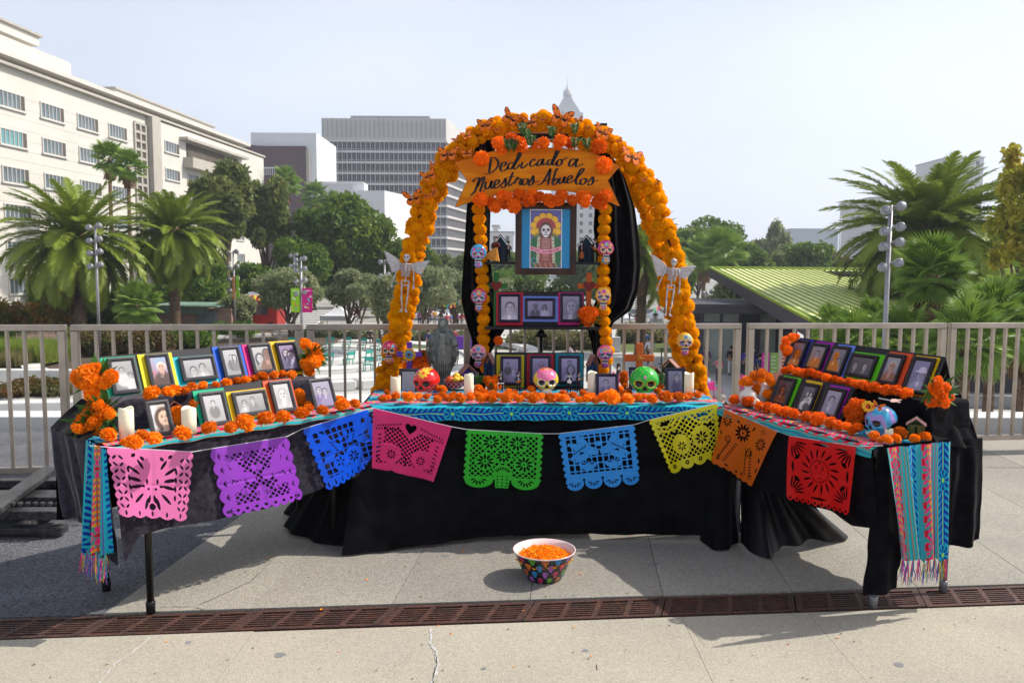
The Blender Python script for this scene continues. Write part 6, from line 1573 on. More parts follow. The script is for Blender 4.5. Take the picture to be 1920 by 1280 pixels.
def frame_at(label,o,u,bn,tilt,bl,br,tl,fn,card=None,cardpx=None,fm='frame_black',bw=.019,group=None,prop=False,th=.016,res=64,cat='photo frame',name='photo_frame',mount=None):
 o=Vector(o); up=(UP*math.cos(tilt)+bn*math.sin(tilt)).normalized(); back=(bn*math.cos(tilt)-UP*math.sin(tilt)).normalized()
 def uv(p):q=WP(p[0],p[1],o,back)-o; return q.dot(u),q.dot(up)
 (u0,v0),(u1,v1),(u2,v2)=uv(bl),uv(br),uv(tl); vb=(v0+v1)/2; w=u1-u0; h=v2-v0; uc=(u0+u1)/2*.7+(u2+w/2)*.3
 base=o+u*uc+up*vb
 Rm=Matrix((u,back,up)).transposed().to_4x4(); Rm.translation=base
 t=empty(name,(0,0,0),0,label,cat,group); t.matrix_world=Rm
 b=MB(); W,H=w/2,h
 outer=[(-W,0),(W,0),(W,H),(-W,H)]; inn=[(-W+bw,bw),(W-bw,bw),(W-bw,H-bw),(-W+bw,H-bw)]
 for k in range(4):
  a0,a1,b0,b1=outer[k],outer[(k+1)%4],inn[k],inn[(k+1)%4]
  def V3(p,y):return(p[0],y,p[1])
  ma=((a0[0]+b0[0])/2,(a0[1]+b0[1])/2); mb_=((a1[0]+b1[0])/2,(a1[1]+b1[1])/2)
  vs=[V3(a0,0),V3(a1,0),V3(a0,-th*.8),V3(a1,-th*.8),V3(ma,-th),V3(mb_,-th),V3(b0,-th*.55),V3(b1,-th*.55),V3(b0,0),V3(b1,0)]
  b.add(vs,[(0,1,3,2),(2,3,5,4),(4,5,7,6),(6,7,9,8)])
 b.build('frame',M[fm],t)
 mw=mount or 0
 if mount:
  b=MB(); b.box((0,-.004,H/2),(w-2*bw,.004,h-2*bw)); b.build('mount',mount[1],t); mw=mount[0]
  pw,ph=w-2*bw-2*mw[0],h-2*bw-2*mw[1]
 else:pw,ph=w-2*bw+.004,h-2*bw+.004; mw=(0,0)
 me=print_mesh(pw,ph,fn,res); link('photograph',me,M['print'],t,(0,-.0075,bw+mw[1]-.002))
 b=MB(); b.box((0,-.001+.003,H/2),(w-.006,.004,h-.006)); b.build('back_panel',M['board_black'],t)
 if card:
  cb,cr_,ct=[uv(p)for p in cardpx]; cw=cr_[0]-cb[0]; ch=ct[1]-(cb[1]+cr_[1])/2; cx=((cb[0]+cr_[0])/2+ct[0]+cw/2)/2
  b=MB(); b.box((cx-uc,.0085,(cb[1]+cr_[1])/2-vb+ch/2),(cw,.006,ch)); b.build('backing_card',mat('card_%s'%label[:12].replace(' ', '_'),card,.55,var=.06,scale=12),t)
 if prop:
  b=MB(); b.bar((0,.006,h*.7),(0,.006+h*.42,-.0+h*.42*math.tan(tilt)*.0),.03,.003); b.build('stand',M['board_black'],t)
 return t
GR=(.45,.45,.46); SK=(.62,.60,.60); DK=(.06,.06,.07); WH=(.8,.8,.8)
tlt=math.radians(24)
# ---- left table upper row
ob=LO+ln_*.42+UP*.115
LCOL=dict(green=lin(0,165,120),yellow=lin(235,215,30),cyan=lin(0,175,185),blue=lin(20,90,205),mag=lin(205,20,120),gold=lin(235,185,10),orr=lin(225,80,35),lime=lin(95,195,20),purple=lin(165,30,175),peri=lin(110,140,225),red=lin(205,20,55),dblue=lin(45,50,165))
def FL(label,Z,bl,br,tl,fn,card=None,cb=None,cr_=None,ct=None,o=ob,u=lu,n=ln_,t=tlt,grp='framed photos on the left table',**k):
 return frame_at(label,o,u,n,t,Z(*bl),Z(*br),Z(*tl),fn,card,[Z(*cb),Z(*cr_),Z(*ct)]if card else None,group=grp,**k)
pg=lambda*pp,**k:photo_cols(list(pp),**k)
FL('grey frame, green card, photo: two people in white outdoors (upper left)',ZL,(365,452),(530,430),(305,237),pg((.28,.70,.075,SK,DK,WH, 'short'),(.52,.50,.07,SK,DK,WH, 'short'),bg=(.5,.5,.5),gain=.95,seed=1),LCOL['green'],(345,487),(548,442),(274,226),fm='frame_grey')
FL('grey frame, yellow card, colour photo: white haired woman, second upper left',ZL,(598,420),(735,398),(530,215),pg((.34,.66,.13,(.75,.45,.35),(.8,.75,.7),(.10,.05,.04), 'short'),bg=(.35,.45,.62),bg2=(.5,.12,.10),seed=2),LCOL['yellow'],(562,425),(764,392),(497,206),fm='frame_grey')
FL('wide grey frame, turquoise card, photo: two young faces, third upper left',ZL,(782,375),(988,348),(745,230),pg((.48,.42,.17,SK,DK,(.5,.5,.5), 'short'),(1.0,.55,.17,SK,DK,(.6,.6,.6), 'short'),bg=(.55,.55,.56),seed=3),LCOL['cyan'],(762,402),(1003,370),(714,222),fm='frame_grey')
FL('grey frame, blue card, photo: couple dancing, fourth upper left',ZL,(1035,360),(1155,340),(975,170),pg((.30,.72,.07,SK,DK,(.15,.15,.15), 'short'),(.42,.70,.07,SK,DK,(.2,.2,.2), 'long'),bg=(.5,.5,.52),seed=4),LCOL['blue'],(1008,372),(1178,340),(950,160),fm='frame_grey')
FL('grey frame, magenta card, photo: woman and a dark haired profile, fifth upper left',ZL,(1208,330),(1338,306),(1155,155),pg((.28,.55,.14,SK,DK,(.3,.3,.3), 'long'),(.62,.72,.16,(.25,.12,.08),(.05,.03,.02),(.25,.12,.08), 'short'),bg=(.55,.55,.56),seed=5),LCOL['mag'],(1183,345),(1343,315),(1130,146),fm='frame_grey')
FL('black frame, gold card, violet toned photo: couple, last upper left',ZL,(1372,318),(1490,305),(1318,140),pg((.26,.68,.12,SK,DK,(.5,.5,.6), 'long'),(.45,.58,.15,SK,DK,(.3,.3,.4), 'short'),bg=(.35,.28,.42),tint=(.85,.75,.95),seed=6),LCOL['gold'],(1348,335),(1503,320),(1295,128))
# ---- left lower row
ol=LO+ln_*.085+UP*.005
FL('grey frame, green card, photo: standing man in a suit, lower left',ZL,(912,642),(1065,622),(858,440),pg((.34,.72,.075,SK,DK,(.22,.22,.22), 'short'),bg=(.55,.55,.56),bg2=(.4,.4,.4),seed=7),LCOL['green'],(905,662),(1083,608),(828,425),o=ol,fm='frame_grey')
FL('wide grey frame, yellow card, photo: child and two men, lower left',ZL,(1100,587),(1300,556),(1060,440),pg((.42,.55,.13,SK,DK,(.6,.6,.6), 'short'),(.92,.70,.12,SK,DK,(.3,.3,.3), 'short'),bg=(.5,.5,.5),seed=8),LCOL['gold'],(1080,606),(1318,566),(1036,430),o=ol,fm='frame_grey')
FL('grey frame, orange red card, faded portrait: man, lower left',ZL,(1335,562),(1460,540),(1283,375),pg((.35,.62,.17,(.66,.64,.63),(.4,.4,.4),(.5,.5,.5), 'short'),bg=(.58,.58,.58),seed=9),LCOL['orr'],(1310,575),(1478,545),(1257,365),o=ol,fm='frame_grey')
o2=LO+ln_*.10+UP*.01
FL('standing grey frame, violet photo: two young men, far end of left table',ZL,(1567,546),(1703,528),(1527,358),pg((.25,.68,.10,SK,DK,(.25,.2,.35), 'short'),(.50,.60,.10,SK,DK,(.35,.3,.45), 'short'),bg=(.45,.43,.5),tint=(.9,.88,1),seed=10),o=o2,fm='frame_grey',prop=True)
FL('standing grey frame with torn sepia photo: smiling woman beside the first candle',ZL,(600,705),(738,685),(520,496),pg((.42,.58,.22,(.72,.50,.36),(.10,.05,.03),(.3,.2,.14), 'long'),bg=(.62,.52,.42),bg2=(.62,.6,.58),seed=11,extra=lambda c,X,Y:mix(c,1/(1+np.exp(60*(X-.22-.03*np.sin(Y*20)))),(.68,.68,.7))),o=LO+ln_*.04+UP*.01,fm='frame_grey',prop=True)
# black boards behind both rows, as folded A boards
def board(label,o,u,n,t,s0,s1,h,h2=None):
 up=UP*math.cos(t)+n*math.sin(t); b=MB(); b2=UP*-math.cos(.35)+n*math.sin(.35)
 P0,P1=o+u*s0+n*.014,o+u*s1+n*.014; T0,T1=P0+up*h,P1+up*(h2 or h); hh=(T0.z-o.z)/math.cos(.35)
 for(a,c,d,e)in((P0,P1,T1,T0),(T0,T1,T1+b2*hh,T0+b2*hh)):
  nn=(c-a).cross(e-a).normalized()*.002; b.add([a-nn,c-nn,d-nn,e-nn,a+nn,c+nn,d+nn,e+nn],[(0,1,2,3),(7,6,5,4),(0,4,5,1),(1,5,6,2),(2,6,7,3),(3,7,4,0)])
 return tag(b.build('display_board',M['board_black']),label, 'display board', 'folded black boards behind the photos')
def uof(px,py,o,u,n,t):
 back=n*math.cos(t)-UP*math.sin(t); up=UP*math.cos(t)+n*math.sin(t); q=WP(px,py,o,back)-o; return q.dot(u),q.dot(up)
a_=uof(*ZL(350,487),ob,lu,ln_,tlt); c_=uof(*ZL(1500,330),ob,lu,ln_,tlt); tp=uof(*ZL(275,222),ob,lu,ln_,tlt)[1]; tq=uof(*ZL(1455,124),ob,lu,ln_,tlt)[1]
board('folded black board behind the upper row of photos on the left table',ob,lu,ln_,tlt,a_[0],c_[0],tp,tq)
a_=uof(*ZL(905,660),ol,lu,ln_,tlt); c_=uof(*ZL(1478,545),ol,lu,ln_,tlt); tp=uof(*ZL(828,425),ol,lu,ln_,tlt)[1]; tq=uof(*ZL(1420,348),ol,lu,ln_,tlt)[1]
board('folded black board behind the lower row of photos on the left table',ol,lu,ln_,tlt,a_[0],c_[0],tp,tq)
# ---- right table
oR=R0+rn_*.43+UP*.175; oR2=R0+rn_*.20+UP*.03
PU=(.80,.78,1.0)
OO=(.75,.25,.03)
def FR(label,bl,br,tl,fn,card=None,cb=None,cr_=None,ct=None,low=False,**k):
 return FL(label,ZR,bl,br,tl,fn,card,cb,cr_,ct,o=oR2 if low else oR,u=ru,n=rn_,t=tlt,grp='framed photos on the right table',**k)
FR('black frame, blue card, orange tinted photo: dancing figure, first upper right',(500,347),(615,352),(568,145),pg((.38,.55,.13,OO,(.4,.12,.02),OO, 'long'),bg=(.22,.22,.28),seed=21),LCOL['dblue'],(520,358),(640,362),(583,128))
FR('black frame, violet card, photo: woman behind orange flowers, second upper right',(640,355),(762,375),(705,165),pg((.42,.68,.11,(.45,.42,.45),DK,OO, 'short'),bg=(.35,.35,.42),bg2=(.5,.2,.05),seed=22),LCOL['purple'],(665,362),(790,380),(716,146))
FR('black frame, pale blue card, photo half covered by orange petals, third upper right',(785,385),(912,402),(855,185),pg((.50,.48,.11,(.45,.42,.48),DK,(.3,.3,.35), 'short'),(.25,.70,.14,OO,OO,OO, 'short'),bg=(.30,.30,.36),seed=23),LCOL['peri'],(812,398),(938,405),(872,168))
FR('wide black frame, lime card, photo: two men in glasses, fourth upper right',(940,402),(1128,428),(990,240),pg((.36,.50,.15,(.4,.38,.42),DK,(.10,.10,.12), 'short'),(1.05,.52,.15,(.42,.40,.44),DK,(.12,.12,.14), 'short'),bg=(.14,.14,.17),seed=24),LCOL['lime'],(935,410),(1165,442),(1004,222))
FR('black frame, red orange card, colour photo: elderly man in brown jacket, fifth upper right',(1172,455),(1308,478),(1238,240),pg((.34,.66,.17,(.60,.34,.24),(.55,.52,.50),(.36,.13,.06), 'short'),bg=(.45,.42,.50),seed=25),LCOL['orr'],(1185,455),(1350,480),(1243,220))
FR('black frame, gold card, portrait: man in a pale hat and string tie, last upper right',(1352,520),(1508,542),(1437,265),pg((.38,.55,.13,(.42,.38,.50),(.1,.1,.13),(.40,.38,.50), 'short',(.66,.64,.74)),bg=(.30,.27,.42),tint=(.95,.92,1.0),seed=26,extra=None),LCOL['gold'],(1365,535),(1530,572),(1422,246))
FR('black frame, lime card, dark photo with an orange figure, first lower right',(397,605),(520,632),(470,405),pg((.38,.60,.12,(.4,.12,.05),(.05,.03,.03),(.3,.08,.03), 'long'),bg=(.10,.09,.10),seed=27),LCOL['lime'],(425,605),(550,632),(481,392),low=True)
FR('black frame, gold card, wedding group photo, second lower right',(575,660),(690,690),(635,445),pg((.30,.72,.06,SK,DK,(.1,.1,.1), 'short'),(.48,.70,.06,SK,DK,WH, 'long'),(.26,.48,.06,SK,DK,WH, 'short'),(.44,.44,.06,SK,DK,(.1,.1,.1), 'short'),bg=(.16,.15,.18),seed=28),LCOL['gold'],(600,660),(712,690),(626,421),low=True)
FR('black frame, purple card, portrait: woman with rolled hair and a corsage, last lower right',(740,690),(880,716),(812,480),pg((.36,.60,.15,(.50,.48,.58),(.06,.05,.07),(.35,.32,.45), 'short'),bg=(.42,.40,.52),seed=29),LCOL['purple'],(765,690),(897,738),(803,456),low=True)
a_=uof(*ZR(512,352),oR,ru,rn_,tlt); c_=uof(*ZR(1535,565),oR,ru,rn_,tlt); tp=uof(*ZR(582,125),oR,ru,rn_,tlt)[1]; tq=uof(*ZR(1635,266),oR,ru,rn_,tlt)[1]
board('folded black board behind the upper row of photos on the right table',oR,ru,rn_,tlt,a_[0],c_[0],tp,tq)
a_=uof(*ZR(395,605),oR2,ru,rn_,tlt); c_=uof(*ZR(897,735),oR2,ru,rn_,tlt); tp=uof(*ZR(480,390),oR2,ru,rn_,tlt)[1]; tq=uof(*ZR(1002,488),oR2,ru,rn_,tlt)[1]
board('folded black board behind the lower row of photos on the right table',oR2,ru,rn_,tlt,a_[0],c_[0],tp,tq)
# ---- centre: middle shelf and table top
XU=Vector((1,0,0)); YN=Vector((0,1,0)); SHADE_TINT=(.72,.68,.95)  # last tint: violet cast of shade, painted into the centre prints
def FC(label,x0,y0,x1,y1,Y,fn,card=None,c4=None,tilt=.07,**k):
 o=WY(x0,y1,Y)
 return frame_at(label,o,XU,YN,tilt,(x0,y1),(x1,y1),(x0,y0),fn,card,[(c4[0],c4[3]),(c4[2],c4[3]),(c4[0],c4[1])]if card else None,group='framed photos of the centre altar',**k)
M['frame_navy']=mat('frame_navy',(.022,.016,.040),.4,var=.3,scale=30)  # black frame with the violet cast of shade put into its colour
nv=dict(fm='frame_navy')
FC('dark frame, red card, portrait: young man in an open collar, middle shelf',934.5,551,976,604.5,5.33,pg((.39,.56,.18,(.62,.58,.60),(.05,.05,.06),(.60,.58,.62), 'short'),bg=(.55,.52,.58),tint=(.9,.85,1),seed=31),LCOL['red'],(930.5,548,980.5,609.5),**nv)
FC('wide dark frame, pale blue card, photo: man in suit and bride, middle shelf',984,559,1041,598,5.33,pg((.52,.66,.13,(.2,.18,.2),DK,(.07,.06,.1), 'short'),(1.10,.62,.11,(.3,.28,.3),DK,(.62,.6,.66), 'long'),bg=(.50,.46,.6),tint=SHADE_TINT,seed=32),LCOL['peri'],(980.5,555,1046.5,603),**nv)
FC('dark frame, pink card, faded violet portrait: woman, middle shelf',1050,550,1091,604,5.33,pg((.36,.60,.20,(.36,.33,.50),(.20,.18,.3),(.26,.24,.36), 'long'),bg=(.30,.27,.42),seed=33,blotch=.05),LCOL['mag'],(1046.5,548,1094,609),**nv)
FC('dark frame, yellow card, photo: people outdoors by a building, centre table',938,667,977,721.5,5.08,pg((.2,.78,.06,(.3,.28,.3),DK,DK, 'short'),(.45,.50,.08,SK,(.2,.2,.2),(.4,.4,.5), 'short'),bg=(.45,.42,.55),tint=SHADE_TINT,seed=34),lin(190,175,20),(931,664,982.5,726),**nv)
FC('dark frame, red card, photo: woman in a patterned dress, centre table',993,666,1033,720,5.08,pg((.38,.72,.13,(.42,.38,.45),(.3,.27,.4),(.55,.5,.62), 'short'),bg=(.48,.45,.58),tint=SHADE_TINT,seed=35),lin(170,15,45),(988,664,1038,724.5),**nv)
FC('dark frame, turquoise card, photo: standing man and a young woman, centre table',1047,666,1087,719,5.08,pg((.36,.80,.09,(.35,.32,.4),DK,(.25,.22,.35), 'short'),(.42,.55,.12,(.5,.46,.55),DK,(.55,.52,.62), 'long'),bg=(.48,.45,.6),tint=SHADE_TINT,seed=36),lin(0,130,150),(1042,663,1093,723.5),**nv)
b=MB(); p0,p1=WY(927,728,5.105),WY(1095,661,5.105); b.box(((p0.x+p1.x)/2,5.105,(p0.z+p1.z)/2),(p1.x-p0.x,.012,p1.z-p0.z)); tag(b.build('display_board',M['board_black']), 'flat black board behind three framed photos on the centre table', 'display board')
b=MB(); p0,p1=WY(930,612,5.36),WY(1095,547,5.36); b.box(((p0.x+p1.x)/2,5.36,(p0.z+p1.z)/2-.0),(p1.x-p0.x,.012,p1.z-p0.z)); tag(b.build('display_board',M['board_black']), 'flat black board behind three framed photos on the middle shelf', 'display board')
def FS(label,tl,tr,br,bl,Y,fn,rz=0,**k):
 u=Vector((math.cos(rz),math.sin(rz),0)); n=Vector((-math.sin(rz),math.cos(rz),0)); o=WY(bl[0],bl[1],Y)
 return frame_at(label,o,u,n,.16,bl,br,tl,fn,group='framed photos of the centre altar',prop=True,**k)
FS('standing dark frame with a faded blank pale picture behind the red skull',(742,691),(781,689),(787,741),(751,742),4.82,pg(bg=(.50,.49,.55),bg2=(.48,.47,.53),seed=37,blotch=.03),fm='frame_grey')
FS('standing dark frame with a seated man in a dark suit',(1120,698),(1161,701),(1158,750),(1115,746),4.66,pg((.38,.70,.12,(.45,.42,.55),DK,(.13,.11,.22), 'short'),bg=(.40,.37,.52),tint=(.9,.88,1),seed=38),**nv)
FS('standing dark frame half hidden behind the green skull',(1176,688),(1213,688),(1214,738),(1180,738),4.95,pg((.4,.6,.15,(.4,.38,.5),DK,(.2,.2,.3), 'short'),bg=(.5,.48,.6),tint=SHADE_TINT,seed=39),**nv)
FS('standing dark frame with a seated woman in a dark dress beside the right candle',(1251,689),(1288,689),(1283,741),(1245,740),4.76,pg((.42,.72,.10,(.55,.50,.55),DK,(.14,.12,.24), 'short'),bg=(.34,.31,.44),tint=(.95,.9,1),seed=40),**nv)
# ---- the large picture: a generic skeleton lady with a sunburst halo
def lady(X,Y,a):
 x=(X-.5)*a; y=Y; W=a
 c=np.ones(X.shape+(3,))*np.array((.10,.08,.34)); ang=np.arctan2(y-.68,x); r=np.hypot(x,y-.68)
 c=mix(c,((np.sin(ang*44+np.sin(r*30))>.3)&(r>.2))*.6,(.16,.22,.50))
 sun=.235+.030*np.abs(np.sin(ang*6)); c=mix(c,(r<sun+.008)*1.0,(.03,.02,.04)); c=mix(c,(r<sun)*1.0,(.90,.50,.02)); c=mix(c,((r<sun)&(np.abs(np.sin(ang*6))<.12))*1.0,(.25,.10,.02))
 c=mix(c,E(x,y,0,.28,.33,.34,16),(.02,.14,.045)); c=mix(c,E(x,y,0,.26,.16,.36,16),(.28,.07,.06))
 for s in(-1,1):c=mix(c,(np.abs(x-s*(.13-.05*(y-.3)))<.022)*(y<.55)*(y>.10)*1.0,(.50,.62,.42)); c=mix(c,(np.abs(x-s*(.13-.05*(y-.3)))<.010)*(np.sin(y*110)>.3)*(y<.55)*1.0,(.5,.08,.08))
 c=mix(c,E(x,y,0,.67,.125,.16),(.10,.035,.03))
 for k in range(13):
  a_=PI*(k+.5)/13; c=mix(c,E(x,y,.135*math.cos(a_),.70+.125*math.sin(a_),.036,.034,8),(.38+.1*(k%2),.05,.05)); c=mix(c,E(x,y,.135*math.cos(a_),.70+.125*math.sin(a_),.014,.013,8),(.14,.02,.03))
 c=mix(c,E(x,y,0,.645,.080,.095),(.78,.76,.76)); c=mix(c,E(x,y,0,.575,.050,.05),(.76,.74,.74))
 for s in(-1,1):c=mix(c,E(x,y,s*.038,.655,.027,.027),(.14,.06,.10))
 c=mix(c,E(x,y,0,.612,.012,.02),(.08,.03,.05)); c=mix(c,(np.abs(y-.575)<.004)*(np.abs(x)<.045)*1.0,(.12,.05,.06)); c=mix(c,(np.abs(np.sin(x*200))<.25)*(np.abs(y-.575)<.015)*(np.abs(x)<.04),(.15,.08,.08))
 for k in range(6):c=mix(c,(np.abs(y-(.50-k*.035)+x*x*1.5)<.006)*(np.abs(x)<.07)*1.0,(.62,.40,.34))
 rb=y-(.335-.05*np.cos(x*7)+0); c=mix(c,(np.abs(rb)<.036)*1.0,(.78,.28,.38)); c=mix(c,((np.abs(rb)<.010)&(np.sin(x*95+np.sin(x*40)*2)>-.1)&(np.abs(x)<.26))*1.0,(.30,.04,.08))
 for k in range(4):c=mix(c,(np.abs(y-(.24-k*.03))<.005)*(np.abs(x)<.055)*1.0,(.7,.3,.2))
 c=mix(c,E(x,y,-.20,.13,.05,.055),(.05,.30,.30)); c=mix(c,E(x,y,-.20,.13,.035,.04),(.02,.10,.06)); c=mix(c,(y<.10)*(np.sin(x*70+y*30)>.5)*.6,(.55,.25,.12))
 c=mix(c,((np.abs(x)>W/2-.012)|(Y<.012)|(Y>.988))*1.0,(.72,.72,.76)); return np.clip(c,.01,1)
M['sky_mount']=mat('sky_mount',lin(0,130,185),.35,var=.05,scale=3,coat=.3)
M['rust_frame']=mat('rust_frame',(.022,.012,.009),.45,col2=(.06,.028,.018),var=.4,scale=14,detail=8)
frame_at('large framed picture of a skeleton lady with a golden sunburst halo',WY(966,515,5.22),XU,YN,.02,(966,515),(1080,515),(966,380),lady,fm='rust_frame',bw=.042,mount=((.052,.0),M['sky_mount']),res=190,cat='framed picture',name='framed_picture',th=.022)
# ================================================================== SKULLS, FIGURES, OFFERINGS
def uvs(nu,nv):
 th=np.linspace(0,2*PI,nu,endpoint=False); ph=np.linspace(.0,PI,nv); P_,T_=np.meshgrid(ph,th,indexing='ij')
 d=np.stack([np.sin(P_)*np.sin(T_),-np.sin(P_)*np.cos(T_),np.cos(P_)],-1).reshape(-1,3)
 I=np.arange(nu*nv).reshape(nv,nu); J=np.roll(I,-1,1); Fc=np.stack([I[:-1],I[1:],J[1:],J[:-1]],-1).reshape(-1,4); return d,Fc
def G(x,y,cx,cy,rx,ry):return np.exp(-(((x-cx)/rx)**2+((y-cy)/ry)**2))
def skull_geo(nu=96,nv=72,jaw=1.0):
 """unit skull facing -y, height about 2"""
 d,Fc=uvs(nu,nv); x,y,z=d[:,0].copy(),d[:,1].copy(),d[:,2].copy(); f=np.clip(-y,0,1)
 low=np.clip(-z-.12,0,1)
 X=x*(.80-.42*low*(1.0)); Y=y*(1.0-.0*low); Z=z*.92
 Y=np.where(y>0,Y*(1-.75*np.clip(-z+.05,0,1)),Y*(1-.10*low)); Z=np.where(z<0,Z*(1+.18*f*jaw),Z)
 Z=np.where((y>0)&(z<0),Z*.62,Z)
 n=np.stack([X,Y,Z],-1)
 e=G(X,Z,.32,-.08,.175,.16)+G(X,Z,-.32,-.08,.175,.16); e*=(y<0); Y+=.24*np.clip(e*1.5,0,1)
 ns=G(X,Z,0,-.36,.085,.13)*(y<0); Y+=.20*ns; Y-=.06*G(X,Z,0,-.12,.1,.12)*(y<0)
 ck=G(X,Z,.46,-.34,.12,.08)+G(X,Z,-.46,-.34,.12,.08); Y-=.10*ck*(y<0); Y-=.10*G(X,Z,0,-.68,.3,.14)*(y<0)
 br=G(X,Z,.3,.13,.22,.05)+G(X,Z,-.3,.13,.22,.05); Y-=.05*br*(y<0)
 return np.stack([X,Y,Z],-1),Fc,d
SKV,SKF,SKD=skull_geo()
def skull_cols(base,teeth=(.72,.70,.66),socket=(.012,.010,.012),deco=None,rim=None):
 X,Y,Z=SKV.T; fr_=SKD[:,1]<.05; c=base(X,Y,Z)if callable(base)else np.ones((len(X),3))*np.array(base)
 def put(mask,col):c[mask]=col
 if deco:deco(X,Y,Z,fr_,put)
 re=np.minimum(np.hypot((X-.32)/1.1,Z+.08),np.hypot((X+.32)/1.1,Z+.08))
 if rim:put(fr_&(re<.235),rim)
 put(fr_&(re<.185),socket); put(fr_&(np.abs(X)<.085-.35*(Z+.30).clip(-.2,.2)*1)&(np.abs(Z+.36)<.12),socket)
 t=fr_&(np.abs(Z+.70)<.105)&(np.abs(X)<.30); put(t,teeth)
 put(t&((np.abs(Z+.70)<.012)|(np.abs(((X/.068)%1)-.5)>.44)),tuple(v*.25 for v in teeth)); return c
def skull(label,pxc,pyb,hpx,Y,rz,cols,m='attr_gloss',zbase=None,sx=1.0,parent=None,hi=False):
 s=hpx/2.0/F*Y*1.02; zmin=SKV[:,2].min(); zb=TZ+.012 if zbase is None else zbase
 if hi:
  pass
 t=empty('sugar_skull',(WY(pxc,pyb,Y).x,Y,zb),rz,label, 'skull', 'large painted skulls')
 V=SKV.copy(); V[:,2]-=zmin; V*=s; V[:,0]*=sx
 link('cranium',fast_mesh('cranium',V,SKF,True,cols),M[m],t)
 b=MB()
 for row,zz_ in((0,-.655),(1,-.745)):
  for k in range(8):
   x=(k-3.5)*.068; yy=-.86+.35*x*x*2; b.ball((x*s*sx,(yy-.13)*s,(zz_-zmin)*s),(.032*s,.03*s,.05*s),8)
 b.build('teeth',mat('teeth_%s'%label[:8].replace(' ', ''),(.75,.73,.70),.3,coat=.3,var=.08,scale=40),t)
 return t,s
M_OR=(.85,.30,.02)
def flower_mask(X,Z,cx,cz,r,n,a0=0):
 a=np.arctan2(Z-cz,X-cx)+a0; q=np.hypot(X-cx,Z-cz); return q<r*(.55+.45*np.abs(np.cos(a*n/2))),q
def d_red(X,Y,Z,f,put):
 up_=(Z>.15)
 m,q=flower_mask(X,Z,.10,.62,.34,9); m&=(Y<.2)&up_; put(m,(.9,.55,.03)); put(m&(q<.10),(.75,.06,.02))
 m,q=flower_mask(X*.9,Z,-.48,.55,.24,3,.5); m&=(Y<.3); put(m,(.30,.03,.02)); put(m&(q<.15),(.65,.14,.05))
def d_yel(X,Y,Z,f,put):
 put((Z>.10)&(Y<.45)&(np.abs(X)<.60-.25*(Z<.2)),(.85,.16,.35)); put((Z>.78)|((Z>.1)&(Y>.30)),(.75,.15,.03))
 for sx in(-1,1):
  q=np.hypot(X-sx*.32,Z+.08); put(f&(q<.25)&(q>.2),(.85,.85,.75)); m,q=flower_mask(X,Z,sx*.28,-.47,.08,5); put(m&f,(.05,.45,.42))
 put(f&(np.abs(Z+.56)<.03)&(np.abs(X)<.28)&(np.sin(X*60)>0),(.04,.4,.4))
def d_grn(X,Y,Z,f,put):
 for k in range(46):
  a=k*2.4; r=.15+.016*k; cx,cz=r*math.cos(a),.55+r*.7*math.sin(a)
  if cz>.18:put((np.hypot(X-cx,Z-cz)<.022)&(Y<.35),(.55,.75,.05)if k%3 else(.02,.15,.05))
 put((np.hypot((X)*1.6,Z-.38)<.08)&f,(.85,.2,.5)); put((np.hypot(X*.8,Z-.30)<.05)&f,(.85,.2,.5))
 for sx in(-1,1):
  for k in range(3):put((np.hypot(X-sx*(.50+.02*k),(Z+.50+.07*k)*1.5)<.045)&f,(.7,.65,.05))
 for k in range(9):put((np.hypot(X-(k-4)*.06,Z+.90)<.022)&f,(.75,.75,.05))
def marble(X,Y,Z):
 n=np.sin(X*5+np.sin(Z*7)*1.6)*.5+np.sin(Z*6+np.sin(Y*8)*2)*.5; t=np.clip(n*.6+.5,0,1)[:,None]
 n2=np.clip(np.sin(Y*7+Z*4+np.sin(X*9))*.7+.1,0,1)[:,None]
 c=np.array((.03,.25,.55))*(1-t)+np.array((.05,.45,.62))*t; return c*(1-n2)+np.array((.42,.16,.55))*n2
def d_blu(X,Y,Z,f,put):pass
rs,s_=skull('red painted skull with a yellow flower and butterfly on its forehead',800,752,56,4.56+.09,-.35,skull_cols((.72,.012,.006),deco=d_red,rim=(.80,.03,.008)),sx=1.08)
ys,s2=skull('yellow painted skull with pink lettered forehead behind the marigolds',1023,752,51,4.76,0.05,skull_cols((.82,.58,.02),deco=d_yel),sx=1.15)
gs_,s3=skull('green painted skull with gold rimmed eyes and white teeth',1207,752,60,4.66,-.10,skull_cols((.015,.42,.03),deco=d_grn,rim=(.62,.60,.04)),sx=1.15)
bp=R0+ru*(RL-.14)+rn_*.17
zc_=skull_cols(marble,deco=d_blu)
q_=empty('sugar_skull',(bp.x,bp.y,TZ+.012),-1.05, 'blue and violet marbled skull with a daisy, facing left on the right table', 'skull', 'large painted skulls')
V=SKV.copy(); V[:,2]-=SKV[:,2].min(); s4=.074; V*=s4; V[:,1]*=1.12; link('cranium',fast_mesh('cranium',V,SKF,True,zc_),M['attr_gloss'],q_)
b=MB()
for row,zz_ in((0,-.655),(1,-.745)):
 for k in range(8):x=(k-3.5)*.068; b.ball((x*s4,(-.99+.7*x*x)*s4*1.1,(zz_-SKV[:,2].min())*s4),(.032*s4,.03*s4,.05*s4),8)
b.build('teeth',mat('teeth_blue',(.75,.73,.70),.3,coat=.3,var=.08,scale=40),q_)
b=MB()
for k in range(9):
 a=2*PI*k/9; b.ball((-.026+.023*math.cos(a),-.058,.132+.018*math.sin(a)),(.012,.004,.009),8,0,Matrix.Rotation(0,3, 'Y'))
b.ball((-.026,-.064,.132),.008,8,1); b.build('painted_daisy',[mat('daisy_gold',(.85,.45,.02),.5,var=.1,scale=40),mat('daisy_red',(.6,.05,.02),.5,var=.1,scale=40)],q_)
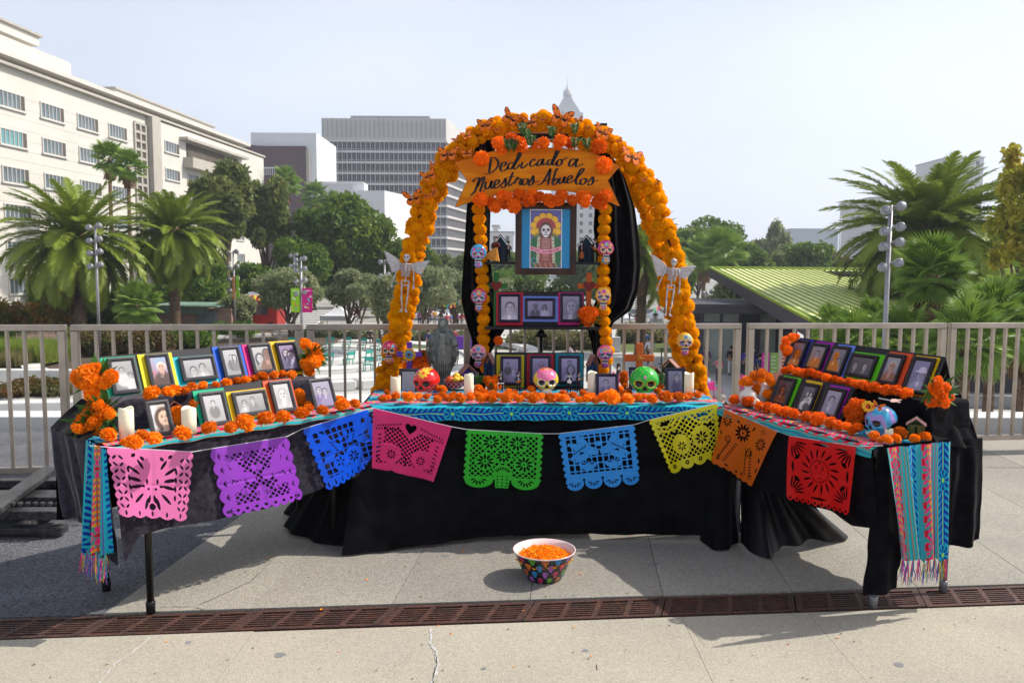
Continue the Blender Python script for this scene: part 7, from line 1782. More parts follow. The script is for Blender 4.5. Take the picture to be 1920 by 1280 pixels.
# slogan on the yellow skull's forehead
M['slogan']=mat('slogan',(.80,.75,.72),.5,var=.05,scale=20)
for i,wd in enumerate(('NO', 'HUMAN', 'IS ILLEGAL')):
 cu_=bpy.data.curves.new('slogan', 'FONT'); cu_.body=wd; cu_.size=(.0165,.0135,.0098)[i]; cu_.align_x='CENTER'; cu_.extrude=.0008;
 o_=bpy.data.objects.new('slogan',cu_); C.objects.link(o_); me=bpy.data.meshes.new_from_object(o_.evaluated_get(bpy.context.evaluated_depsgraph_get())); bpy.data.objects.remove(o_); me.materials.clear(); o=link('slogan',me,M['slogan'],ys); zz_=(1.73,1.46,1.28)[i]*s2
 o.location=(0,-(.72,.90,.955)[i]*s2-.003,zz_); o.rotation_euler=(PI/2-(.62,.30,.12)[i],0,0)
def hskull(label,px,py,Y,base,acc,jawc,seed,hpx=44):
 rg=random.Random(seed); s=hpx/F*Y/2.35; V,Fc,d=skull_geo(48,36); X,Yv,Z=V.T; f=d[:,1]<.15
 c=np.ones((len(X),3))*np.array(base); pal=[acc,jawc,(.85,.5,.03),(.03,.45,.55),(.75,.05,.3),(.25,.05,.45)]
 m,q=flower_mask(X,Z,0,.48,.26,6); c[m&f]=pal[rg.randrange(2,6)]; c[m&f&(q<.1)]=acc
 for sx in(-1,1):
  m,q=flower_mask(X,Z,sx*.42,.38,.17,5,seed); c[m&f]=pal[rg.randrange(6)]
  q=np.hypot(X-sx*.32,Z+.08); c[f&(q<.29)]=acc; c[f&(q<.23)]=(.8,.8,.78); c[f&(q<.19)]=(.01,.01,.01); c[f&(q<.085)]=(.6,.6,.6); c[f&(q<.05)]=(.01,.01,.01)
 c[f&(np.abs(X)<.10)&(np.abs(Z+.36)<.11)]=(.01,.01,.01)
 t=empty('skull_ornament',WY(px,py,Y),0,label, 'ornament', 'small painted skulls hanging on the arch and strands')
 keep=V.copy(); keep[:,2]=np.where(Z<-.5,-.5+(Z+.5)*.2,Z); keep[:,1]*=.6; keep[:,2]+=.25
 link('cranium',fast_mesh('cranium',keep*s,Fc,True,c),M['attr_gloss'],t)
 b=MB(); b.box((0,-.10*s,-.46*s),(.62*s,.42*s,.36*s),0)
 b.build('mouth',mat('mouth_black',(.012,.01,.012),.4,var=.1,scale=20),t)
 b=MB()
 for r_ in(-.335,-.585):
  for k in range(5):b.box(((k-2)*.13*s,-.33*s,r_*s),(.105*s,.07*s,.10*s))
 b.build('teeth',M['white_paint'],t)
 d2,F2=uvs(28,20); J=d2*np.array((.40,.36,.34)); cj=np.ones((len(J),3))*np.array(jawc); m,q=flower_mask(J[:,0],J[:,2],0,0,.26,6); cj[m&(d2[:,1]<0)]=acc; cj[(q<.09)&(d2[:,1]<0)]=base
 J[:,2]-=.86; link('jaw',fast_mesh('jaw',J*s,F2,True,cj),M['attr_gloss'],t)
 b=MB(); b.tube([(0,.02,1.1*s),(.002,.02,1.1*s+.09)],.0015,4); b.build('hanging_thread',mat('thread_r',(.35,.03,.02),.7,var=.1,scale=20),t)
B_,P_,Y_,R_,T_,V_=(.03,.33,.62),(.80,.06,.32),(.88,.45,.03),(.70,.02,.03),(.02,.45,.40),(.28,.04,.42)
hskull('turquoise skull ornament on the upper left strand',897,480,5.20,B_,P_,B_,1); hskull('crimson skull ornament on the lower left strand',898,562,5.20,(.55,.02,.10),B_,(.6,.08,.02),2)
hskull('pale pink skull ornament at the foot of the left strand',897,667,5.18,(.80,.30,.30),(.05,.12,.5),R_,3); hskull('magenta skull ornament on the upper right strand',1136,472,5.20,(.60,.02,.22),Y_,B_,4)
hskull('orange skull ornament on the middle of the right strand',1131,560,5.20,Y_,V_,Y_,5); hskull('pink skull ornament with blue eyes at the foot of the right strand',1134,668,5.18,(.85,.12,.28),(.03,.06,.5),R_,6)
hskull('red skull ornament on the left leg of the arch',730,660,5.17,(.55,.01,.03),Y_,(.70,.03,.15),7); hskull('yellow skull ornament with purple eyes on the right leg of the arch',1284,645,5.17,Y_,V_,(.75,.12,.02),8)
# ---- skeleton angels
def skeleton(label,px,py,Y,rz=0,tilt=0,seed=0):
 s=.385; t=empty('skeleton_angel',WY(px,py,Y),0,label, 'skeleton', 'winged skeletons on the arch'); t.rotation_euler=(0,tilt,rz)
 def bn(*a,r=.006):
  b_=MB(); return a
 def part(nm,fn,m='bone'):b_=MB(); fn(b_); return b_.build(nm,M[m],t)
 part('skull',lambda b_:(b_.ball((0,0,.93*s),(.052*s,.055*s,.058*s),14),b_.ball((0,-.012*s,.885*s),(.034*s,.04*s,.032*s),10)))
 part('eye_socket',lambda b_:[b_.ball((sx*.022*s,-.048*s,.935*s),(.014*s,.012*s,.012*s),8)for sx in(-1,1)], 'wick')
 def spine(b_):
  b_.tube([(0,0,.86*s),(0,.01*s,.70*s),(0,0,.52*s)],.011*s,6)
  for k in range(12):b_.ball((0,0,(.86-.028*k)*s),(.018*s,.014*s,.009*s),6)
 part('spine',spine)
 def ribs(b_):
  b_.box((0,-.045*s,.745*s),(.024*s,.010*s,.11*s))
  for k in range(7):
   z=(.80-.028*k)*s; w=(.085-.003*abs(k-2))*s
   for sx in(-1,1):b_.tube([(0,.02*s,z),(sx*w*.8,.02*s,z),(sx*w,-.01*s,z-.012*s),(sx*w*.7,-.045*s,z-.018*s),(sx*.012*s,-.05*s,z-.012*s)],.0055*s,5)
  b_.tube([(-.10*s,0,.82*s),(0,-.03*s,.815*s),(.10*s,0,.82*s)],.009*s,6)
 part('ribcage',ribs)
 def pelvis(b_):
  for sx in(-1,1):b_.tube([(0,0,.52*s),(sx*.05*s,0,.545*s),(sx*.068*s,-.01*s,.50*s),(sx*.03*s,-.02*s,.455*s),(0,-.02*s,.47*s)],.012*s,6)
 part('pelvis',pelvis)
 for sx in(-1,1):
  o_=.03 if sx<0 else-.01
  def arm(b_):
   sh=Vector((sx*.105,0,.81))*s; el=Vector((sx*(.145+o_),-.01,.64))*s; wr=Vector((sx*(.165+o_*2),-.02,.47))*s
   b_.tube([sh,el],[.013*s,.009*s],6); b_.ball(el,.013*s,6); b_.tube([el,wr],[.010*s,.008*s],6); b_.ball(wr,.014*s,6)
   for k in range(5):e_=wr+Vector(((k-2)*.012,-.005,-.055-(.01 if k in(1,2)else 0)))*s; b_.tube([wr,e_],[.006*s,.004*s],5)
  part('arm',arm)
  def leg(b_):
   hp=Vector((sx*.055,-.01,.47))*s; kn=Vector((sx*.052,-.02,.27))*s; an=Vector((sx*.030,-.01,.06))*s
   b_.tube([hp,hp.lerp(kn,.5),kn],[.018*s,.011*s,.016*s],6); b_.ball(kn,.018*s,6); b_.tube([kn,an],[.014*s,.009*s],6); b_.ball(an,.014*s,6)
   for k in range(4):b_.tube([an,an+Vector(((k-1.5)*.014+sx*.02,-.045,-.045))*s],[.009*s,.005*s],5)
  part('leg',leg)
  def wing(b_):
   r0=Vector((sx*.06,.02,.76))*s; n=10; lift=.19 if sx<0 else .07
   for k in range(n):
    f_=k/(n-1); tip=Vector((sx*(.16+.24*(1-f_*.55)),.03,.82+lift*(1-f_)**1.1-.16*f_))*s; a_=r0+Vector((sx*.06*(1-f_),0,.06*(1-f_)))*s
    d_=(tip-a_).normalized(); p_=Vector((-d_.z,0,d_.x))*.020*s
    vs=[a_-p_,a_+p_,a_.lerp(tip,.7)+p_*1.15,tip,a_.lerp(tip,.7)-p_*1.15]; yo=Vector((0,.0014*k*s*2,0)); th=Vector((0,.004*s,0))
    b_.add([v+yo for v in vs]+[v+yo+th for v in vs],[(0,1,2,3,4),(9,8,7,6,5)]+[(i,(i+1)%5,5+(i+1)%5,5+i)for i in range(5)])
   b_.tube([r0,r0+Vector((sx*.10,0,.07+lift*.3))*s,Vector((sx*.38,.03,.83+lift))*s],[.012*s,.010*s,.004*s],6)
  part('wing',wing)
skeleton('white winged skeleton hanging on the left leg of the arch',757,586,5.17,0,.06,1)
skeleton('white winged skeleton hanging on the right leg of the arch',1251,594,5.17,0,.10,2)
# ---- robed statue
def statue():
 H=.40; c=WY(831,725,4.98); t=empty('robed_statue',(c.x,4.98,TZ+.05),0, 'dark green bronze statue of a veiled woman with open hands', 'statue')
 nu,nv=140,110; z=np.linspace(0,1,nv); th=np.linspace(0,2*PI,nu,endpoint=False); Zm,Tm=np.meshgrid(z,th,indexing='ij')
 wx=np.interp(z,[0,.03,.08,.16,.30,.45,.60,.72,.80,.835,.87,.91,.95,.985,1],[.135,.150,.10,.125,.185,.235,.215,.175,.135,.080,.078,.082,.078,.050,.004])
 wy=np.interp(z,[0,.03,.08,.3,.6,.78,.84,.9,.96,1],[.10,.12,.085,.12,.115,.085,.062,.07,.062,.004])
 cx,sy=np.sin(Tm),-np.cos(Tm); fold=np.sin(Tm*17+2.2*np.sin(Zm*5))*.5+np.sin(Tm*9-Zm*6)*.5
 amp=np.interp(z,[0,.1,.5,.78,.84,1],[.012,.012,.014,.008,.002,.001])[:,None]
 front=np.clip(sy*-1,0,1)**2*(Zm<.78)*(Zm>.06); wxm=wx[:,None]*(1-.0*front)
 X=cx*(wxm+amp*fold); Yv=sy*(wy[:,None]+amp*fold*1.2)+.050*front*(np.abs(cx*wxm)>.045)*-.6+.02*front
 V=np.stack([X,Yv,Zm],-1).reshape(-1,3)*np.array((H,H,H)); I=np.arange(nu*nv).reshape(nv,nu); J=np.roll(I,-1,1); Fc=np.stack([I[:-1],J[:-1],J[1:],I[1:]],-1).reshape(-1,4)
 M['bronze']=mat('bronze',(.06,.08,.075),.55,.1,col2=(.19,.21,.19),var=.4,scale=26,bump=.6,bscale=60,detail=7)
 link('robe',fast_mesh('robe',V,Fc,True),M['bronze'],t)
 M['bronze_light']=mat('bronze_light',(.24,.26,.23),.5,.1,var=.3,scale=50)
 b=MB(); b.ball((0,-.058*H,.905*H),(.046*H,.036*H,.055*H),16); b.ball((0,-.096*H,.898*H),(.008*H,.008*H,.015*H),8)
 for sx in(-1,1):b.ball((sx*.018*H,-.090*H,.912*H),(.009*H,.004*H,.004*H),6)
 b.ball((0,-.090*H,.877*H),(.012*H,.005*H,.004*H),6); b.build('face',M['bronze_light'],t)
 b=MB()
 for k in range(-2,3):b.tube([(k*.020*H,-.095*H,.76*H),(k*.014*H,-.108*H,.63*H),(k*.028*H,-.128*H,.35*H),(k*.030*H,-.112*H,.07*H)],[.009*H,.007*H,.011*H,.009*H],6)
 b.box((0,-.112*H,.635*H),(.085*H,.02*H,.016*H)); b.build('gown_folds',M['bronze_light'],t)
 for sx in(-1,1):
  b=MB()
  b.tube([(sx*.10*H,-.03*H,.77*H),(sx*.165*H,-.07*H,.66*H),(sx*.205*H,-.10*H,.555*H)],[.045*H,.05*H,.048*H],12)
  for k in range(4):b.tube([(sx*(.15+.022*k)*H,-.09*H,.60*H),(sx*(.17+.026*k)*H,-.10*H,.45*H),(sx*(.155+.024*k)*H,-.07*H,.22*H+.02*k*H)],[.014*H,.013*H,.006*H],6)
  sl_=b.build('sleeve',M['bronze'],t)
  b=MB(); w_=Vector((sx*.222,-.135,.535))*H; b.ball(w_,(.017*H,.012*H,.022*H),8)
  for k in range(4):b.tube([w_+Vector(((k-1.5)*.008,-.004,-.012))*H,w_+Vector(((k-1.5)*.011+sx*.006,-.014,-.052+abs(k-1.5)*.004))*H],[.0045*H,.003*H],6)
  b.tube([w_+Vector((-sx*.012,0,0))*H,w_+Vector((-sx*.028,-.012,-.022))*H],[.005*H,.003*H],6)
  b.build('hand',M['bronze_light'],t)
 b=MB(); b.lathe([(.13*H,-.12*H),(.135*H,-.02*H),(.10*H,.015*H)],20); b.build('base',M['bronze'],t)
statue()
# ---- crosses
def cross(label,px,py_top,py_bot,wpx,armpy,Y,bw,colr,deco=None,bevel_=.004,zbase=None,name='cross'):
 T_=WY(px,py_top,Y); B_=WY(px,py_bot,Y); k=Y/F; H=T_.z-B_.z; t=empty(name,B_,0,label, 'cross')
 m=mat('paint_'+label[:10].replace(' ', '_'),colr,.5,var=.25,scale=14,stretch=(1,1,.2),bump=.1,bscale=40)
 az=WY(px,armpy,Y).z-B_.z; w=bw*k
 b=MB(); b.box((0,0,H/2),(w,.018,H)); bevel(b.build('upright',m,t),bevel_)
 for sx in(-1,1):b=MB(); b.box((sx*(wpx*k/4+w/4+.0005),-.0005,az),(wpx*k/2-w/2-.001,.0165,w)); bevel(b.build('arm',m,t),bevel_)
 return t,az,m
t,az,_=cross('purple wooden cross with a painted sun heart, behind the blank photo',768,641,705,47,664,4.95,10,(.13,.035,.38))
M['gold_paint']=mat('gold_paint',(.80,.30,.02),.5,col2=(.75,.45,.04),var=.3,scale=40)
b=MB()
for k in range(14):
 a=2*PI*k/14; d_=Vector((math.cos(a),0,math.sin(a))); p_=Vector((-d_.z,0,d_.x)); c0=Vector((0,-.012,az))
 vs=[c0+d_*.020-p_*.008,c0+d_*.020+p_*.008,c0+d_*.032+p_*.009,c0+d_*.045,c0+d_*.032-p_*.009]; b.add(vs+[v+Vector((0,-.004,0))for v in vs],[(5,6,7,8,9),(0,1,2,3,4)]+[(i,(i+1)%5,5+(i+1)%5,5+i)for i in range(5)])
b.build('sun_petals',M['gold_paint'],t)
b=MB(); b.lathe([(.024,0),(.024,.006),(.020,.008)],20,0,Matrix.Translation((0,-.010,az))@Matrix.Rotation(PI/2,4, 'X')); b.build('disc',mat('blue_disc',(.05,.25,.40),.5,var=.2,scale=40),t)
def heart(b,c,s,y0=-.02,th=.012,mi=0):
 pts=[]
 for k in range(28):
  a=2*PI*k/28; pts.append((s*.0625*16*math.sin(a)**3,s*.0625*(13*math.cos(a)-5*math.cos(2*a)-2*math.cos(3*a)-math.cos(4*a))))
 b.prism(pts,0,th,mi,Matrix.Translation((c[0],y0,c[1]))@Matrix.Rotation(PI/2,4, 'X'))
M['heart_red']=mat('heart_red',(.22,.015,.012),.5,col2=(.10,.008,.008),var=.3,scale=30)
b=MB(); heart(b,(0,az),.012,-.019,.004); b.build('heart',M['heart_red'],t)
t,az,_=cross('large glossy orange wooden cross with a star, behind the green skull',1198,643,705,56,671,4.98,13,(.55,.10,.012),bevel_=.006)
b=MB()
for k in range(16):
 a=2*PI*k/16; d_=Vector((math.cos(a),0,math.sin(a))); p_=Vector((-d_.z,0,d_.x))*.004; c0=Vector((0,-.012,az)); L=.045 if k%2==0 else .028
 b.add([c0-p_+Vector((0,0,0)),c0+p_,c0+d_*L,c0+Vector((0,-.006,0))],[(0,3,2),(3,1,2),(0,2,1)])
b.build('star',mat('star_gold',(.60,.25,.04),.5,var=.2,scale=30),t)
for lab,px,cc,hx in(('green cross with a dark red heart on the middle shelf',930,(.015,.16,.03),0),('orange cross with a dark red heart on the middle shelf',1103,(.55,.11,.012),0)):
 t,az,_=cross(lab,px,511,612,42,536,5.36,9.5,cc,bevel_=.002)
 b=MB(); heart(b,(0,az),.040,-.012,.008); b.build('heart',M['heart_red'],t)
def candle(label,px,y0,y1,wpx,Y,z=None,tiltc=0):
 p=WY(px,y1,Y); r=wpx/2/F*Y; zb=TZ+.012 if z is None else z; h=max(.03,WY(px,y0,Y).z-zb)
 t=empty('pillar_candle',(p.x,Y,zb),0,label, 'candle', 'cream pillar candles')
 b=MB(); n=32; vs=[]; prof=[(r,0),(r,h*.5),(r,h-.004),(r*.94,h),(r*.80,h-.003),(r*.6,h-.012),(.003,h-.014)]
 b.lathe(prof,n)
 o=b.build('wax',M['wax'],t)
 for v in o.data.vertices:
  if v.co.z>h*.9:v.co.z+=.006*math.sin(math.atan2(v.co.y,v.co.x)*2+px)
 b=MB(); b.tube([(0,0,h-.016),(.001,0,h-.002)],.0012,5); b.build('wick',M['wick'],t)
def zy(px,py):return WZ(px,py,TZ+.012).y
candle('cream pillar candle nearest the left end of the left table',238,765,824,27,zy(238,822)); candle('cream pillar candle right of the torn photo on the left table',355,764,815,27,zy(355,812))
candle('cream pillar candle at the left end of the centre table',742,706,757,19,4.52); candle('cream pillar candle between the red skull and the strand',879,702,757,18,4.52)
candle('cream pillar candle left of the seated man photo',1110,697,750,18,4.70); candle('cream pillar candle at the right end of the centre table',1291,699,752,18,4.60)
candle('small yellow square candle in front of the blue skull',1666,806,822,16,zy(1666,822)); candle('small cream candle beside the white vase on the right table',1419,750,764,12,zy(1419,766))
# ---- vases with marigolds on right table
def vase(label,px,y0,y1,wpx,Y,prof,m):
 p=WY(px,y1,Y); k=Y/F; h=(y1-y0)*k; r=wpx/2*k; t=empty('vase',(p.x,Y,max(TZ+.01,p.z)),0,label, 'vase')
 b=MB(); b.lathe([(a*r,z*h)for a,z in prof],28); b.build('body',m,t); return t
M['ceramic']=mat('ceramic',(.72,.66,.60),.15,coat=.6,var=.05,scale=10)
PV=[(.45,0),(.62,.03),(.85,.22),(1,.45),(.85,.68),(.42,.82),(.40,.90),(.55,1.0),(.45,.99),(.3,.86)]
yv=(R0+ru*.04+rn_*.16).y
vase('tall white glazed vase holding marigolds at the far end of the right table',1427,708,757,34,yv,PV,M['ceramic']); vase('squat white glazed vase in front of the tall white vase',1402,722,760,34,yv-.06,PV,M['ceramic'])
cluster('marigold_bunch', 'marigolds standing in the two white vases on the right table',[(235,440,42),(290,400,38),(340,385,38),(385,415,38),(405,445,30),(290,495,44),(330,420,36),(200,450,26)],ZR,(3.84,38),yv-.04,leaves_=False,seed=31)
M['tq_pot']=mat('tq_pot',(.04,.42,.38),.3,coat=.4,var=.1,scale=10)
vase('turquoise round pot under the deep orange marigold bunch',797,690,716,34,4.96,[(.5,0),(.85,.3),(1,.65),(.9,.95),(.95,1.0),(.8,.98)],M['tq_pot'])
# ---- fruit bowl
fb=WY(852,742,4.82); t=empty('fruit_bowl',(fb.x,4.82,TZ+.03),0, 'patterned dark bowl holding red and yellow fruit', 'bowl')
n_,Fm=uvs(64,8)
zz_=np.linspace(0,1,16); th=np.linspace(0,2*PI,72,endpoint=False); Zm,Tm=np.meshgrid(zz_,th,indexing='ij'); R_m=.042+.022*Zm**.7
Vb=np.stack([R_m*np.cos(Tm),R_m*np.sin(Tm),Zm*.045],-1).reshape(-1,3); I=np.arange(72*16).reshape(16,72); J=np.roll(I,-1,1)
cb_=np.ones((16*72,3))*np.array((.10,.012,.02)); pt=(np.abs(((Tm*12/PI)%2)-1)*1.0+np.abs(((Zm*3)%2)-1)).reshape(-1); cb_[np.abs(pt-1)<.18]=(.55,.30,.35)
link('body',fast_mesh('body',Vb,np.stack([I[:-1],J[:-1],J[1:],I[1:]],-1).reshape(-1,4),True,cb_),M['attr_gloss'],t)
M['apple']=mat('apple',(.55,.02,.015),.3,col2=(.6,.12,.02),var=.3,scale=14,coat=.3); M['mango']=mat('mango',(.85,.42,.02),.35,col2=(.8,.55,.05),var=.3,scale=14,coat=.2)
for i,(x,y,z,r,m_)in enumerate(((-.028,-.01,.052,.026, 'apple'),(.012,-.018,.056,.024, 'mango'),(.038,.004,.058,.020, 'mango'),(.012,.018,.075,.022, 'mango'),(-.012,.028,.05,.024, 'apple'))):
 b=MB(); b.ball((0,0,0),(r,r,r*(.9 if m_=='apple' else .75)),16); o=b.build('fruit',M[m_],None,(fb.x+x,4.82+y,TZ+.03+z)); tag(o,['red apple at the left of the fruit bowl', 'yellow fruit at the front of the bowl', 'small yellow fruit at the right of the bowl', 'yellow fruit on top of the bowl', 'red apple at the back of the fruit bowl'][i], 'fruit', 'fruit in the bowl')
def skin_body(name,verts,edges,radii,m,parent,sub=1,root=0):
 me=bpy.data.meshes.new(name); me.from_pydata([tuple(v)for v in verts],edges,[]); me.materials.append(m)
 o=bpy.data.objects.new(name,me); C.objects.link(o); o.parent=parent
 md=o.modifiers.new('skin', 'SKIN'); md.use_smooth_shade=True
 for i,r in enumerate(radii):me.skin_vertices[0].data[i].radius=(r,r)if not hasattr(r, '__len__')else r
 me.skin_vertices[0].data[root].use_root=True
 s=o.modifiers.new('sub', 'SUBSURF'); s.levels=s.render_levels=sub; return o
M['suit']=mat('suit',(.012,.012,.018),.5,var=.3,scale=60); M['instr']=mat('instr',(.50,.14,.03),.4,var=.3,scale=60); M['skull_white']=mat('skull_white',(.62,.58,.50),.5,var=.2,scale=60)
def mariachi(label,px,pyb,hpx,Y,kind,zb=None,seed=0,flip=1):
 p=WY(px,pyb,Y); h=hpx/F*Y; t=empty('musician_figurine',(p.x,Y,p.z if zb is None else zb),0,label, 'figurine', 'small skeleton musicians'); u=h
 vs=[(0,0,.46),(0,0,.60),(0,-.01,.72),(.11,0,.72),(.15,-.05,.60),(.07,-.12,.56),(-.11,0,.72),(-.15,-.05,.60),(-.07,-.12,.54),(.06,0,.44),(.07,0,.24),(.07,0,.03),(-.06,0,.44),(-.07,0,.24),(-.07,0,.03),(.07,-.06,.02),(-.07,-.06,.02)]
 es=[(0,1),(1,2),(2,3),(3,4),(4,5),(2,6),(6,7),(7,8),(0,9),(9,10),(10,11),(0,12),(12,13),(13,14),(11,15),(14,16)]
 rs_=[.075,.07,.08,.045,.036,.03,.045,.036,.03,.055,.042,.035,.055,.042,.035,.028,.028]
 skin_body('suit',[Vector(v)*u for v in vs],es,[r*u for r in rs_],M['suit'],t)
 b=MB(); b.box((0,-.082*u,.66*u),(.05*u,.012*u,.12*u)); b.build('shirt_front',M['white_paint'],t)
 b=MB(); b.ball((0,-.01*u,.865*u),(.060*u,.062*u,.072*u),12); b.box((0,-.04*u,.805*u),(.06*u,.05*u,.035*u)); b.tube([(0,0,.76*u),(0,0,.82*u)],.022*u,8); b.build('head',M['skull_white'],t)
 b=MB(); [b.ball((sx*.024*u,-.068*u,.872*u),.015*u,6)for sx in(-1,1)]; b.ball((0,-.070*u,.846*u),.008*u,6); b.build('eye',M['wick'],t)
 b=MB(); b.lathe([(.135*u,.915*u),(.14*u,.925*u),(.07*u,.925*u),(.060*u,.985*u),(.03*u,1.0*u)],18); b.build('hat',M['suit'],t)
 b=MB()
 if kind=='guitar':
  b.ball((-.03*u*flip,-.15*u,.53*u),(.075*u,.022*u,.06*u),12); b.ball((.05*u*flip,-.15*u,.565*u),(.055*u,.022*u,.045*u),12); b.bar((.05*u*flip,-.155*u,.57*u),(.22*u*flip,-.15*u,.66*u),.022*u,.018*u)
 elif kind=='violin':
  b.ball((.06*u*flip,-.13*u,.68*u),(.055*u,.03*u,.02*u),10); b.bar((.06*u*flip,-.14*u,.68*u),(.20*u*flip,-.17*u,.70*u),.015*u,.012*u); b.bar((.02*u,-.19*u,.62*u),(.16*u*flip,-.15*u,.76*u),.007*u,.007*u)
 elif kind=='accordion':b.box((0,-.15*u,.56*u),(.20*u,.07*u,.13*u),0,Matrix.Rotation(.2,3, 'Y'))
 elif kind=='horn':b.tube([(.0,-.13*u,.80*u),(.03*u,-.17*u,.70*u),(.05*u,-.20*u,.66*u)],[.010*u,.012*u,.04*u],10)
 elif kind=='bass':
  b.ball((.0,-.16*u,.26*u),(.12*u,.04*u,.12*u),12); b.ball((.0,-.16*u,.40*u),(.09*u,.035*u,.08*u),12); b.bar((0,-.16*u,.45*u),(.0,-.15*u,.76*u),.025*u,.02*u)
 elif kind=='table':b.box((0,-.16*u,.42*u),(.34*u,.10*u,.03*u)); [b.bar((sx*.14*u,-.16*u,.02*u),(sx*.14*u,-.16*u,.41*u),.015*u,.015*u)for sx in(-1,1)]
 b.build('instrument',M['white_paint']if kind in('accordion', 'table')else M['instr'],t)
 return t
mariachi('skeleton figurine with horn on the upper shelf left of the big picture',953,487,39,5.32, 'horn',zs1+.0095); mariachi('skeleton figurine with a large bass on the upper shelf right of the big picture',1090,487,40,5.34, 'bass',zs1+.0095)
mariachi('skeleton figurine with guitar at the right end of the upper shelf',1115,490,45,5.32, 'guitar',zs1+.0095,flip=-1)
mariachi('skeleton musician figurine at a white keyboard on the centre table',939,742,38,4.80, 'table',TZ+.014); mariachi('skeleton guitarist figurine in a bowler hat on the centre table',972,744,39,4.76, 'guitar',TZ+.014)
mariachi('skeleton accordion player figurine right of the yellow skull',1067,745,38,4.76, 'accordion',TZ+.014); mariachi('skeleton violinist figurine beside the accordion player',1085,745,38,4.78, 'violin',TZ+.014)
# dancer with a sweeping orange skirt
p=WY(930,488,5.33); t=empty('dancer_figurine',(p.x,5.33,zs1+.0095),0, 'skeleton dancer figurine with a sweeping orange skirt on the upper shelf', 'figurine'); u=50/F*5.33
b=MB(); nn=40; vs=[]
for j in range(9):
 f_=j/8; z=(.52-.50*f_)*u
 for k in range(nn):
  a=2*PI*k/nn; r=(.05+.17*f_)*u*(1+.12*math.sin(a*9)*f_); sw=-.10*u*f_+(-.16*u*f_*max(0,-math.cos(a))); vs.append((r*math.cos(a)+sw,r*.6*math.sin(a),z+.22*u*f_*max(0,-math.cos(a))*(1-f_*.4)))
b.add(vs,[(j*nn+k,(j+1)*nn+k,(j+1)*nn+(k+1)%nn,j*nn+(k+1)%nn)for j in range(8)for k in range(nn)],0,smooth=True); b.build('skirt',mat('skirt',(.75,.20,.02),.6,col2=(.6,.35,.05),var=.3,scale=60),t)
skin_body('torso',[Vector(v)*u for v in((0,0,.50),(0,0,.66),(.09,-.02,.68),(.14,-.05,.56),(.06,-.09,.50),(-.09,-.02,.68),(-.16,-.03,.56),(-.20,-.04,.46),(0,0,.74))],[(0,1),(1,2),(2,3),(3,4),(1,5),(5,6),(6,7),(1,8)],[r*u for r in(.05,.055,.035,.025,.02,.035,.025,.02,.025)],M['heart_red'],t)
b=MB(); b.ball((0,-.01*u,.80*u),(.05*u,.05*u,.062*u),12); b.build('head',M['skull_white'],t)
b=MB(); [b.ball((sx*.02*u,-.056*u,.805*u),.012*u,6)for sx in(-1,1)]; b.build('eye',M['wick'],t)
b=MB(); b.ball((0,.015*u,.83*u),(.06*u,.05*u,.055*u),10); [b.ball(((k-1)*.035*u,-.01*u,.885*u),.026*u,8,1)for k in range(3)]; b.build('hair',[M['suit'],M['heart_red']],t)
# ---- house shaped niches
def niche(label,px,y0,y1,wpx,Y,c1,c2,rz=0,roof=(.32,.14,.11),zb=None):
 p=WY(px,y1,Y); k=Y/F; h=(y1-y0)*k; w=wpx*k/max(.5,math.cos(rz)); t=empty('niche_box',(p.x,Y,max(p.z,TZ+.01)if zb is None else zb),rz,label, 'wooden niche', 'small house shaped boxes'); d=.045
 m1=mat('niche_'+label[:9].replace(' ', '_'),c1,.5,col2=c2,var=.3,scale=18,stretch=(1,1,.15)); eh=h*.62
 b=MB(); b.box((-w/2+.003,0,eh/2),(.006,d,eh)); b.box((w/2-.003,0,eh/2),(.006,d,eh)); b.box((0,0,.003),(w-.012,d,.006))
 b.prism([(-w/2+.006,.006),(w/2-.006,.006),(w/2-.006,eh),(0,h-.006),(-w/2+.006,eh)],-.003,.003,0,Matrix.Translation((0,d/2-.004,0))@RX); b.build('body',m1,t)
 b=MB(); b.box((-w*.22,-d*.5-.002,eh*.5),(w*.30,.004,eh*.86),0); b.box((w*.22,-d*.5-.002,eh*.5),(w*.30,.004,eh*.86),0); b.box((0,-d*.5,eh*.98),(w*.9,.004,.006)); b.build('shutter',m1,t)
 b=MB()
 for sx in(-1,1):
  a_=Vector((sx*w*.58,0,eh-h*.02)); c_=Vector((0,0,h)); b.bar(a_,c_,d+.01,.006,0,(0,0,1))if False else b.add([(a_.x,-d/2-.004,a_.z),(c_.x,-d/2-.004,c_.z),(c_.x,d/2,c_.z),(a_.x,d/2,a_.z),(a_.x,-d/2-.004,a_.z+.007),(c_.x,-d/2-.004,c_.z+.007),(c_.x,d/2,c_.z+.007),(a_.x,d/2,a_.z+.007)],[(0,3,2,1),(4,5,6,7),(0,1,5,4),(1,2,6,5),(2,3,7,6),(3,0,4,7)])
 b.build('roof',mat('roof_'+label[:9].replace(' ', '_'),roof,.5,var=.2,scale=20),t)
BL,BK=(.02,.04,.16),(.012,.02,.05)
niche('dark blue pointed niche behind the dancer figurine on the upper shelf',938,438,487,30,5.39,(.01,.07,.12),BK,zb=zs1+.0095,roof=(.02,.04,.09)); niche('dark blue pointed niche between the two right shelf figurines',1099,438,487,30,5.39,(.01,.07,.12),BK,zb=zs1+.0095,roof=(.02,.04,.09))
niche('blue niche with a pink roof behind the second candle of the centre table',876,684,722,24,5.0,(.08,.05,.30),(.05,.08,.25),.6); niche('tall dark blue niche beside the left black post',918,662,712,16,5.18,(.01,.08,.22),BK,-.5)
niche('dark blue niche behind the foot of the right strand',1110,665,715,16,5.15,(.01,.08,.22),BK,.5); niche('niche with a brown roof between the green skull and the seated woman photo',1224,688,725,26,5.0,(.06,.07,.03),(.02,.06,.03),.7)
